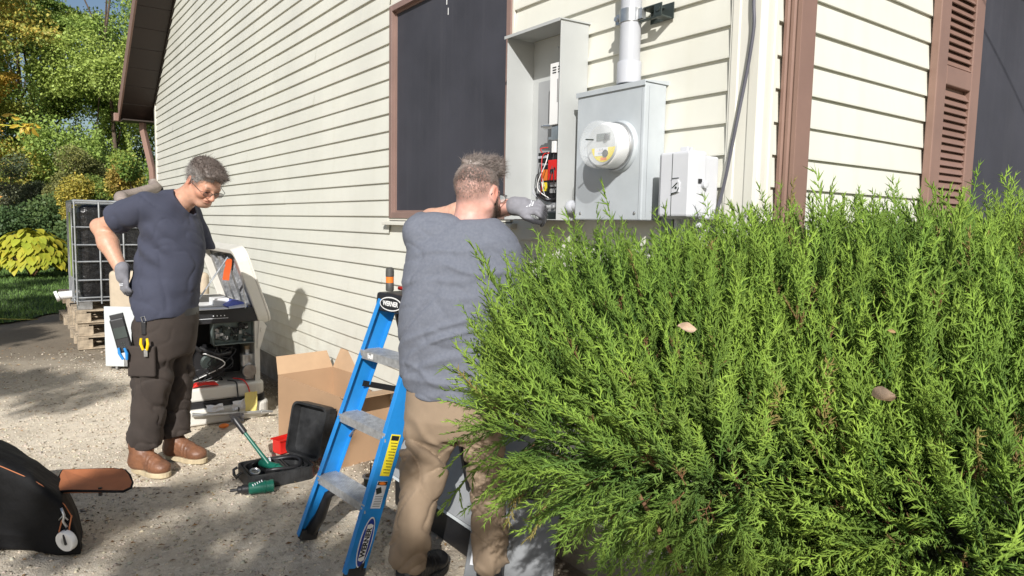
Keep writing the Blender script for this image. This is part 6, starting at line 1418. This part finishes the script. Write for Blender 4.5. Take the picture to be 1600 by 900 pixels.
def col2(V):
    Q = (V-H2)@H2R/H2S; c = head_col(Q, (.62, .34, .275)); far = np.linalg.norm(Q, axis=1) > .19; c[far] = np.array([.62, .36, .26])
    # close cropped sides, cut so short the scalp shows through; beard along the jaw
    k = np.clip((Q[:, 2]+.055)/.02, 0, 1)*np.clip((.055-Q[:, 1])/.02, 0, 1)*(np.linalg.norm(Q, axis=1) < .15)*(np.abs(Q[:, 0]) < .082); k = (k*(.30+.05*vnoise(Q*90)))[:, None]; c = c*(1-k)+np.array([.34, .28, .26])*k
    b = np.clip((-.035-Q[:, 2])/.02, 0, 1)*np.clip((Q[:, 1]-.0)/.02, 0, 1)*(np.linalg.norm(Q, axis=1) < .16); b = (b*.8)[:, None]; return c*(1-b)+np.array([.10, .065, .05])*b
lo2, hi2 = (-.34, -.24, GZ+.03), (.46, .50, 1.80)
sdfobj2('body', body2, lo2, hi2, 1.44, .007, .003, M['skin'], p2, col2)
def fold2(P):
    yw = P+.03*np.stack([vnoise(P*7), vnoise(P*7+5), vnoise(P*7+9)], 1)
    f = .005*fbm(P, 8)+.006*ridge(P*np.array([4, 4, 12])+.3, 1.0, 2); cen = np.exp(-((P[:, 0]-.02)/.22)**2)
    for z0, sl, amp, wd in ((1.335, .10, .006, .010), (1.285, -.06, .005, .009), (1.235, .16, .006, .011), (1.17, .22, .004, .012), (1.06, .45, .006, .014), (1.00, .55, .005, .012), (.93, .35, .007, .014), (.86, -.2, .006, .013), (.80, .25, .005, .012)):
        f = f+1.7*amp*np.exp(-((yw[:, 2]-z0-sl*(yw[:, 0]-.03)-.02*vnoise(P*6+z0*20))/wd)**2)*cen*(.6+.6*vnoise(P*5+z0*9))
    return f-.010*crease(TW(P, -.6)*np.array([4, 4, 8])+.2, 1.0, 5)-.005*crease(TW(P, .5)*np.array([8, 8, 15])+.2, 1.0, 9)
def shirt2(P):
    d = torso2(P, .010); d = smin(d, cone(P, (-.02, .02, 1.405), (.19, .02, 1.365), .070, .075), .05)
    sl = cone(P, (-.085, .03, 1.395), (-.105, .21, 1.425), .085, .074); cut = P[:, 1]-.20; sl = smax(sl, cut, .008); d = smin(d, sl, .04)
    s2 = cone(P, (.225, .01, 1.325), (.315, .09, 1.165), .078, .074); ax_ = np.array([.40, .40, -.82]); cut = (P-np.array([.31, .085, 1.175]))@ax_; s2 = smax(s2, cut, .008); d = smin(d, s2, .04)
    d = smin(d, stack(P, [(.71, .065, -.005, .198, .150), (.78, .065, -.005, .203, .155), (.9, .06, -.012, .208, .152), (1.0, .055, -.02, .215, .15)]), .03)
    d = d-fold2(P); d = smax(d, -cone(P, (.100, .037, 1.455), (.14, .05, 1.62), .071, .090), .006)
    hem = .785-.12*(P[:, 0]+.15)+.01*np.sin(P[:, 0]*30)-P[:, 2]; d = smax(d, hem, .006); d = smax(d, -stack(P, [(.5, .06, 0, .185, .13), (.80, .06, 0, .185, .13)]), .006); return d
sdfobj('tshirt', shirt2, lo2, hi2, .0055, M['slate'], p2)
def trous2(P):
    legs = None
    for i, (hx, kx, ax_) in enumerate(((-.030, -.075, -.130), (.150, .190, .210))):
        ra, rb, rc = ((.110, .084, .074), (.100, .074, .070))[i]; l = smin(cone(P, (hx, .0, .66), (kx, .01, .42), ra, rb), cone(P, (kx, .01, .42), (ax_, -.015, .08), rb, rc), .05)
        w = .004*ridge(P*np.array([8, 8, 4])+i*5, 1.0)+.012*np.clip((.22-P[:, 2])/.16, 0, 1)*ridge(TW(P)*np.array([7, 7, 17])+i*9+2, 1.0)+.004*np.exp(-((P[:, 2]-.45)/.10)**2)*ridge(TW(P)*np.array([7, 7, 16]), 1.0, 3)+.004*fbm(P, 9)
        # diagonal drag folds from the crotch
        t = P[:, 2]+(.9 if i == 0 else -.9)*(P[:, 0]-.06); w = w+.010*np.exp(-((P[:, 2]-.58)/.11)**2)*np.sin(t*62+3*vnoise(P*9))+.008*fbm(P, 10)
        w = w-.016*crease(TW(P, -1 if i else 1)*np.array([6, 6, 9])+i*3, 1.0, 1)*(.4+.8*np.exp(-((P[:, 2]-.52)/.14)**2))-.009*crease(TW(P, 1 if i else -1)*np.array([11, 11, 17])+i*3, 1.0, 4)+.010*np.exp(-((P[:, 2]-.56)/.07)**2)*np.clip((-.10-P[:, 0])/.05, 0, 1)*(1-i); l = l-w; l = smax(l, GZ+.035+.01*np.sin(P[:, 0]*25)-P[:, 2], .008); legs = l if legs is None else smin(legs, l, .014)
    d = stack(P, [(.60, .055, .0, .185, .125), (.68, .055, -.01, .198, .142), (.76, .055, -.01, .195, .140), (.82, .055, -.01, .19, .135)])-.004*fbm(P, 10)
    return smin(d, legs, .035)
sdfobj('trousers', trous2, (-.30, -.22, GZ+.02), (.38, .24, .84), .0055, M['khaki'], p2)
boots(p2, [((-.145, -.07, GZ+.004), (.0, .18, GZ+.004), 0), ((.197, -.068, GZ+.004), (.265, .19, GZ+.004), 0)], 'black', soleM='black_rubber')
GL2 = axes((.98, -.25, -.05), (-.1, -.62, .78)); gq = hand_parts(curls=((38, 50, 30), (42, 55, 35), (48, 55, 35), (52, 60, 35)), thumb=1, spread=4, s=1.08)
def glove2(P):
    w = np.array(wL); d = hand_sdf(P, wL, GL2, gq, 1.08); d = smin(d, cone(P, w-np.array([.005, -.0, .0]), w+np.array([.03, 0, 0]), .040, .038), .012); return d-.0012*fbm(P, 40)
def gcol2(V):
    Q = (V-np.array(wL))@GL2; k = np.clip((Q[:, 1]-.108)/.012, 0, 1)[:, None]; k = np.maximum(k, np.clip((-Q[:, 2]-.010)/.006, 0, 1)[:, None]); return np.array([1.15, 1.15, 1.15])*(1-k)+darkp*k
g2 = sdfobj('glove', glove2, (.16, .0, 1.38), (.46, .28, 1.63), .0032, M['gloveg'], p2, gcol2)
mb = MB(); gM = Matrix.Translation(wL) @ Matrix([list(r) for r in GL2]).to_4x4(); q = random.Random(5)
for y, w_ in ((.040, .034), (.050, .044), (.060, .040), (.070, .03)):
    x = -w_/2
    while x < w_/2: l_ = q.uniform(.003, .006); mb.box((x, y, .0168), (x+l_, y+.006, .0180), gM); x += l_+.0014
mb.build('print', M['paper'], g2)
GR2 = axes((.25, .85, .3), (0, -.3, .9)); sdfobj('glove', lambda P: hand_sdf(P, wR, GR2, hand_parts(thumb=-1)), (.18, .28, 1.10), (.44, .50, 1.32), .005, M['gloveg'], p2, lambda V: np.ones((len(V), 3)))
def hair2f(P):
    Q = toH2(P); n = .007*fbm(Q, 34)+.006*ridge(Q*np.array([22, 12, 16]), 1.6); d = ell(Q, (0, -.014, .050), (.077, .098, .086))-n+.024*np.clip((.118-Q[:, 2])/.045, 0, 1)
    d = smin(d, ell(Q, (.0, .050, .122), (.050, .042, .022))-n*1.4, .03); zb = np.interp(Q[:, 1], [-.12, -.05, .03, .09], [.088, .075, .062, .058]); d = smin(d, ell(Q, (.012, .075, .112), (.048, .034, .030))-n, .025); return smax(d, zb-Q[:, 2]-.014*vnoise(Q*24), .014)*H2S
hc2 = haircol((.11, .075, .06), (.42, .37, .34), lambda Q: .45+.3*vnoise(Q*25))
ho = sdfobj('hair', hair2f, H2-.16, H2+.17, .003, M['hair'], p2, lambda V: hc2((V-H2)@H2R/H2S, _R()))
rv, rn = vn(ho)
def dir2(p, n, r):
    d = np.tile(np.array([.35, .8, .3]), (len(p), 1))+r.normal(0, .4, p.shape); return d@H2R.T
strands('hair_strands', rv, rn, dir2, 4600, .026, .0007, lambda p, r: hc2((p-H2)@H2R/H2S, r), p2, 6, lift=.8, curl=.9)
# stubble on the cropped sides
r = np.random.RandomState(4); d = r.normal(size=(60000, 3)); d /= np.linalg.norm(d, axis=1)[:, None]; base = np.array([0, -.018, .032]); Qs = base+d*np.array([.0765, .0985, .0905])
k = (Qs[:, 2] > -.045) & (Qs[:, 2] < .108) & (Qs[:, 1] < .045); Qs = Qs[k]; d = d[k]; dens = np.clip((Qs[:, 2]+.05)/.12, .15, 1); k = r.rand(len(Qs)) < dens; Qs, d = Qs[k], d[k]
Pw = (Qs*H2S)@H2R.T+H2; Nw = d@H2R.T
def dir3(p, n, r_): return np.tile(np.array([.0, -.3, -1.0]), (len(p), 1))@H2R.T+r_.normal(0, .2, p.shape)
kc = (Qs[:, 2] > .035)
strands('cropped_hair', Pw[kc], Nw[kc], lambda p, n, r_: np.tile(np.array([.2, .1, -.8]), (len(p), 1))@H2R.T+r_.normal(0, .35, p.shape), 9000, .011, .0005, lambda p, r_: hc2((p-H2)@H2R/H2S, r_), p2, 17, lift=.5, curl=.5)
strands('stubble', Pw, Nw, dir3, 16000, .0055, .0004, lambda p, r_: hc2((p-H2)@H2R/H2S, r_), p2, 7, lift=.5, curl=.3)
# beard
r = np.random.RandomState(14); Qb = []
for i in range(5000):
    s = r.choice([-1, 1]); t = r.rand(); a = np.array([s*.066, .005, -.035])*(1-t)+np.array([s*.018, .085, -.105])*t; Qb.append(a+r.normal(0, .009, 3))
Qb = np.array(Qb); Nb = Qb-np.array([0, .02, -.03]); Nb /= np.linalg.norm(Nb, axis=1)[:, None]
strands('beard', (Qb*H2S)@H2R.T+H2, Nb@H2R.T, lambda p, n, r_: np.tile(np.array([0, .2, -1.]), (len(p), 1))@H2R.T+n*.5+r_.normal(0, .3, p.shape), 4500, .016, .0006, haircol((.06, .04, .03), (.14, .10, .08), lambda Q: .3+0*Q[:, 0]), p2, 8, lift=.4, curl=.5)
glasses(p2, H2, H2R, H2S, 'black', 'clear_lens', y=.112)


# ================================================================= TOOL BAG body (cloth, same modelling)
def uvz(P):      # world -> photographer's ground frame
    q = P-np.array([CAM.x, CAM.y, 0]); return q@np.array(RT), q@np.array(FW), P[:, 2]
Bg = Matrix(((RT.x, FW.x, 0, CAM.x), (RT.y, FW.y, 0, CAM.y), (0, 0, 1, 0), (0, 0, 0, 1)))
bag = t = bpy.data.objects['tool_bag']; bag.matrix_basis = Bg @ Matrix.Translation((-2.15, 2.95, 0))
def bagf(P):
    x, y, z = P[:, 0]+.6*(P[:, 1]+.1), P[:, 1], P[:, 2]; top = np.interp(x, [-.5, -.20, -.03, .13, .25, .33], [.46, .46, .42, .34, .235, .05]); rx = np.maximum(np.abs(x+.10)-.42, np.abs(y)-.13)
    d = smax(smax(rx, z-top, .06), .008-z, .02); pass
    yw = P+.06*np.stack([vnoise(P*5), vnoise(P*5+5), vnoise(P*5+9)], 1); return d-.010*ridge(yw, 6)-.006*fbm(P, 12)-.02*fbm(P, 3)
sdfobj('bag_body', bagf, (-.70, -.24, -.02), (.46, .24, .58), .007, M['bagcloth'], bag)
mb = MB(); pts = [(x+.03, -.125+.012*math.sin(x*9), float(np.interp(x, [-.5, -.20, -.03, .13, .25, .33], [.45, .45, .41, .33, .225, .05]))-.012) for x in np.linspace(-.45, .27, 24)]
mb.tube(pts, .0022, 6); mb.build('zip_piping', M['orange_lin'], bag, smooth=True)
mb = MB(); fl = [(.16, -.04), (.26, -.045), (.43, -.03), (.462, -.015), (.470, .03), (.45, .08), (.40, .15), (.35, .20), (.28, .22), (.05, .21)]
n = len(fl); fz = lambda x, y: .258-.02*(x-.2)-.01*math.sin(x*14)
mb.add([(x, y, fz(x, y)) for x, y in fl]+[(x, y, fz(x, y)-.010) for x, y in fl], [tuple(range(n)), tuple(range(2*n-1, n-1, -1))]+[((i+1) % n, i, n+i, n+(i+1) % n) for i in range(n)]); fo = mb.build('flap', M['orange_lin'], bag)
mb = MB(); mb.tube([(x, y, fz(x, y)-.005) for x, y in fl]+[(*fl[0], fz(*fl[0])-.005)], .006, 8); o = mb.build('flap_binding', M['bagcloth'], smooth=True); o.parent = fo
mb = MB(); mb.box((.355, -.02, .225), (.368, -.01, .262)); o = mb.build('strap_end', M['black']); o.parent = fo
mb = MB(); mb.tube([(.27, -.14, .22), (.285, -.145, .19), (.28, -.147, .165), (.295, -.147, .14)], .005, 8); mb.tube([(.262, -.145, .17), (.28, -.145, .19), (.30, -.145, .17)], .003, 6); mb.build('carabiner', M['galv'], bag, smooth=True)
mb = MB(); mb.tube([(.275, -.145, .17), (.262, -.147, .12), (.27, -.147, .09)], .0028, 6); mb.tube([(.315, -.143, .19), (.305, -.145, .14), (.30, -.145, .09)], .0028, 6); mb.build('cord', M['orange_lin'], bag)
tr_ = thing('tape_roll', 'roll of white tape hanging from a clip on the tool bag', 'tape roll'); tr_.matrix_basis = Bg @ Matrix.Translation((-2.15+.297, 2.95-.155, .085))
mb = MB(); mb.lathe([(.017, -.013), (.043, -.013), (.045, -.009), (.045, .009), (.043, .013), (.017, .013), (.017, -.013)], (0, 0, 0), (.25, 1, .15), 32); mb.build('roll', M['white'], tr_, smooth='auto')
mb = MB(); mb.tube([(.008, -.02, -.008), (0, -.018, .03), (-.004, .02, .06), (-.006, .02, .01), (.008, -.02, -.008)], .0045, 8); mb.build('strap', M['black'], tr_)

# ================================================================= JUNIPER
JR = np.random.RandomState(77)
def jun_mat():
    m, n, l, b = nt('juniper'); at = n.new('ShaderNodeAttribute'); at.attribute_name = 'Col'; l.new(at.outputs['Color'], b.inputs['Base Color']); b.inputs['Roughness'].default_value = .55; b.inputs['Specular IOR Level'].default_value = .25
    tr = n.new('ShaderNodeBsdfTranslucent'); l.new(at.outputs['Color'], tr.inputs[0]); mx = n.new('ShaderNodeMixShader'); mx.inputs[0].default_value = .22; l.new(b.outputs[0], mx.inputs[1]); l.new(tr.outputs[0], mx.inputs[2]); l.new(mx.outputs[0], n['Material Output'].inputs[0]); return m
M['juniper'] = jun_mat()
def frond_proto(r, L, spread, n1):
    """spray of scale twigs along +y, flat-ish in x; returns segs (a,b,w,t) arrays"""
    S = []; bend = r.normal(0, .10); n = 8; ax = [np.array([bend*L*(i/n)**2, L*i/n, .04*L*math.sin(i/n*2)]) for i in range(n+1)]
    for i in range(n): S.append((ax[i], ax[i+1], .0020*(1-.6*i/n), i/n))
    for i in range(n1):
        f = .10+.86*i/n1; k = min(n-1, int(f*n)); p = ax[k]+(ax[k+1]-ax[k])*(f*n-k); sd = 1 if i % 2 else -1; a = math.radians(r.uniform(17, 34)); l1 = L*spread*(1-.72*f)*r.uniform(.65, 1.2)*(.55+.45*min(1, f/.2))
        d = np.array([sd*math.sin(a), math.cos(a), r.normal(0, .32)]); d /= np.linalg.norm(d); q = p+d*l1; mid = (p+q)/2+np.array([0, .04*l1, 0]); S.append((p, mid, .0019, f)); S.append((mid, q, .0016, f+.05)); m = max(2, int(l1/.0056))
        for j in range(m):
            g = .14+.82*j/m; pp = p+(q-p)*g; s2 = 1 if j % 2 else -1; a2 = math.radians(r.uniform(14, 34)); c, s = math.cos(a2), math.sin(a2)*s2; perp = np.array([d[1], -d[0], r.normal(0, .5)]); perp /= np.linalg.norm(perp); d2 = d*c+perp*s; l2 = r.uniform(.009, .021)*(1-.35*g); S.append((pp, pp+d2*l2, .00165, min(1, f+.12)))
    return S
def proto_mesh(S):
    V = []; T = []; F = []
    for a, b, w, t in S:
        d = b-a; d = d/np.linalg.norm(d); u = np.cross(d, [0, 0, 1.0]); u /= np.linalg.norm(u)+1e-9; v = np.cross(d, u); o = len(V)
        V += [a+u*w, a-u*w*.5+v*w*.87, a-u*w*.5-v*w*.87, b+d*w]; T += [t, t, t, min(1, t+.15)]; F += [(o, o+1, o+3), (o+1, o+2, o+3), (o+2, o, o+3)]
    return np.array(V, np.float32), np.array(T, np.float32), np.array(F, np.int32)
rr_ = np.random.RandomState(3); protos = [proto_mesh(frond_proto(rr_, rr_.uniform(.15, .21), rr_.uniform(.22, .36), 17)) for _ in range(7)]+[proto_mesh(frond_proto(rr_, rr_.uniform(.17, .24), rr_.uniform(.14, .2), 18)) for _ in range(5)]
# lobes in the photographer's ground frame: right, ahead, up
lobes = [((.375, 1.76, 1.02), (.41, .40, .28), 1.2), ((.44, 1.56, .97), (.28, .30, .17), .8), ((.92, 1.75, .96), (.64, .58, .42), 1.3), ((1.75, 1.95, .985), (.90, .70, .425), 1.5), ((1.12, 1.30, .82), (.56, .40, .42), 1.2), ((1.9, 1.35, .88), (.7, .5, .5), .9)]
def lobe_sdf(P):
    d = None
    for c, r, w in lobes: e = ell(P, c, r); d = e if d is None else np.minimum(d, e)
    return d
def sample(n, depth0, depth1, seed):
    r = np.random.RandomState(seed); P = []; N = []; area = np.array([(l[1][0]*l[1][1]+l[1][1]*l[1][2]+l[1][0]*l[1][2]) for l in lobes]); area /= area.sum()
    while sum(len(p) for p in P) < n:
        i = r.choice(len(lobes), 4000, p=area); d = r.normal(size=(4000, 3)); d /= np.linalg.norm(d, axis=1)[:, None]; c = np.array([lobes[k][0] for k in range(len(lobes))])[i]; R = np.array([lobes[k][1] for k in range(len(lobes))])[i]
        p = c+d*R; nn = d/R; nn /= np.linalg.norm(nn, axis=1)[:, None]; dep = r.uniform(depth0, depth1, (4000, 1)); p = p-nn*dep; sd = lobe_sdf(p.astype(np.float32)); k = (sd > -depth1-.02)&(sd < .02); p, nn = p[k], nn[k]
        W = np.stack([CAM.x+RT.x*p[:, 0]+FW.x*p[:, 1], CAM.y+RT.y*p[:, 0]+FW.y*p[:, 1]], 1); ins = (W[:, 0] > -.06) & (W[:, 1] > -.06); back = (nn[:, 1] > .55)&(nn[:, 2] < .3); k = ~ins & ~(back & (r.rand(len(p)) < .75)) & ~((nn[:, 2] < -.5) & (r.rand(len(p)) < .6)); P.append(p[k]); N.append(nn[k])
    return np.concatenate(P)[:n], np.concatenate(N)[:n]
Vs = []; Fs = []; Cs = []; off = 0
def unit(a): return a/(np.linalg.norm(a, axis=-1, keepdims=True)+1e-9)
def emit(P, N, seed, scale=1.0, up=.85, dark=1.0, blue=0.0):
    """grow one spray at every point P, all sprays of one kind at a time"""
    global off
    r = np.random.RandomState(seed); kind = r.randint(0, len(protos), len(P))
    for pi in range(len(protos)):
        V, T, F = protos[pi]; sel = kind == pi; p = P[sel]; n = N[sel]; k = len(p)
        if k == 0: continue
        s = scale*r.uniform(.72, 1.25, (k, 1)); upw = up*(.35+.65*np.clip((p[:, 2]-.75)/.35, 0, 1)); clump = np.stack([vnoise(p*4.5+q*11) for q in range(3)], 1)
        d = n*.50+np.array([0, 0, 1.15])*upw[:, None]+np.array([-.26, -.08, 0])+r.normal(0, .13, (k, 3))+clump*.30
        low = (p[:, 2] < .95) & (p[:, 0] < .8); d[low] = n[low]*.9+np.array([-.30, -.25, .05])+r.normal(0, .25, (low.sum(), 3))+clump[low]*.3
        d = unit(d); x = unit(np.cross(d, n+r.normal(0, .35, (k, 3)))); z = np.cross(x, d); L = .2
        bend = r.uniform(-.5, .35, (k, 1)); v = np.repeat(V[None], k, 0); v[:, :, 2] += .5*v[:, :, 1]**2/L*bend; v = v*s[:, :, None]
        W = v[:, :, 0:1]*x[:, None]+v[:, :, 1:2]*d[:, None]+v[:, :, 2:3]*z[:, None]+p[:, None]
        Vs.append(W.reshape(-1, 3).astype(np.float32)); Fs.append((F[None]+(np.arange(k)*len(V))[:, None, None]+off).reshape(-1, 3)); off += k*len(V)
        g = np.clip(vnoise(p*3.1)*.5+.5+r.normal(0, .16, k), 0, 1)[:, None]; b = np.clip(blue+.9*(1.02-p[:, 2])+.6*vnoise(p*2.2+7), 0, 1)[:, None]  # sprays turn bluer and darker low down, shade put into their colour
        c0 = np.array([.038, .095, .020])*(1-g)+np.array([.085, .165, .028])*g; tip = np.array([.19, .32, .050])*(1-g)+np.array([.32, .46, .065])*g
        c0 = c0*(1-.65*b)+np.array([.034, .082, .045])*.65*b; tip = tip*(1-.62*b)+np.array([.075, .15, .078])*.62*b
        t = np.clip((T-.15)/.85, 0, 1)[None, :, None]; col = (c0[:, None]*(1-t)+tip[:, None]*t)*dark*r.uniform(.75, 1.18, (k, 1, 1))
        brown = (r.rand(k) < .11)[:, None] & (T < .38)[None]; col[brown] = np.array([.20, .10, .05]); dead = r.rand(k) < .012; col[dead] = col[dead]*.3+np.array([.22, .13, .06])
        Cs.append(np.concatenate([col, np.ones(col.shape[:2]+(1,))], 2).reshape(-1, 4).astype(np.float32))
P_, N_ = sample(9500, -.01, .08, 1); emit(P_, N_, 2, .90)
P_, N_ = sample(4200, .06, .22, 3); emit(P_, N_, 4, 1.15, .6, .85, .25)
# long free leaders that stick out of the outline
P_, N_ = sample(620, -.03, .0, 5); k = (N_[:, 2] > .25) | (N_[:, 0] < -.5); emit(P_[k], N_[k], 6, 1.14, 1.1)
V = np.concatenate(Vs); V = np.stack([CAM.x+RT.x*V[:, 0]+FW.x*V[:, 1], CAM.y+RT.y*V[:, 0]+FW.y*V[:, 1], V[:, 2]], 1)
jun = thing('juniper_bush', 'big bright green juniper bush filling the right foreground before the house corner', 'bush', uv2w(.95, 1.75))
o = npmesh('foliage', V, np.concatenate(Fs), M['juniper'], attrs={'Col': np.concatenate(Cs)}); under(jun, o)
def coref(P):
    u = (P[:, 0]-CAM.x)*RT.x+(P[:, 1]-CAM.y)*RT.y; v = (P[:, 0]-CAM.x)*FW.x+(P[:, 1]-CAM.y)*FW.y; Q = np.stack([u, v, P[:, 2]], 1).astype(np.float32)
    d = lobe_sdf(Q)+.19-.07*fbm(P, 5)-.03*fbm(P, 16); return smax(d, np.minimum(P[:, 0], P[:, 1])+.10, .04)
M['core'] = mat('shade_dark_core', (.020, .032, .012), .9, var=.4, vscale=25, bump=1.0, bscale=60, bdist=.02)  # solid mass added inside the bush, shade between sprays put into its dark colour
under(jun, sdfobj('shaded_core', coref, (-2.1, -2.4, .3), (2.2, 1.2, 1.55), .022, M['core']))

mb = MB(); q = random.Random(5)
for i in range(26):
    c, r, w = lobes[i % 5]; a = q.uniform(0, 6.28); e = (c[0]+r[0]*.8*math.cos(a), c[1]+r[1]*.8*math.sin(a), c[2]+r[2]*q.uniform(-.6, .5)); b = (.95+q.uniform(-.12, .12), 1.7+q.uniform(-.12, .12), 0); m_ = (b[0]*.5+e[0]*.5, b[1]*.5+e[1]*.5, e[2]*.45)
    f = lambda p: Vector(uv2w(*p)); pts = [f(b), f(m_)*.5+f(b)*.5+Vector((0, 0, .1)), f(m_), f(e)]; 
    if max(pts[-1].x, pts[-1].y) > -.03 and pts[-1].x > -.05 and pts[-1].y > -.05: continue
    mb.tube(pts, [.022, .015, .010, .004], 6)
under(jun, mb.build('stem', M['juniperwood'], smooth=True))
# dead leaves caught in it and lying about
def jl(px, v, py, s, lab, rz_=0, tilt=.8, m='dleaf'):
    p = uv2w((px-800)/1080*v, v, 1.45+(350-py+.018*(px-800))/1080*v); o = deadleaf(p, s, lab, m, rz_, tilt); o.rotation_euler = (1.2, .6, rz_)
M['paleleaf'] = mat('pale_dead_leaf', (.52, .38, .27), .8, var=.2, vscale=30)
jl(1065, 1.08, 518, .035, 'pale curled dead leaf caught high in the juniper left of centre', .5, m='paleleaf')
jl(1385, .82, 635, .045, 'long pale dead leaf stuck in the juniper at the lower right', 1.9, m='paleleaf')
jl(1395, .95, 520, .012, 'tiny rusty leaf in the upper right of the juniper', .2)
p = (-.325, .985, .006)
deadleaf((-.31, 1.19, .010), .06, 'dark red fallen leaf on pale ground between the second worker\'s legs', 'red', 1.0, .1)
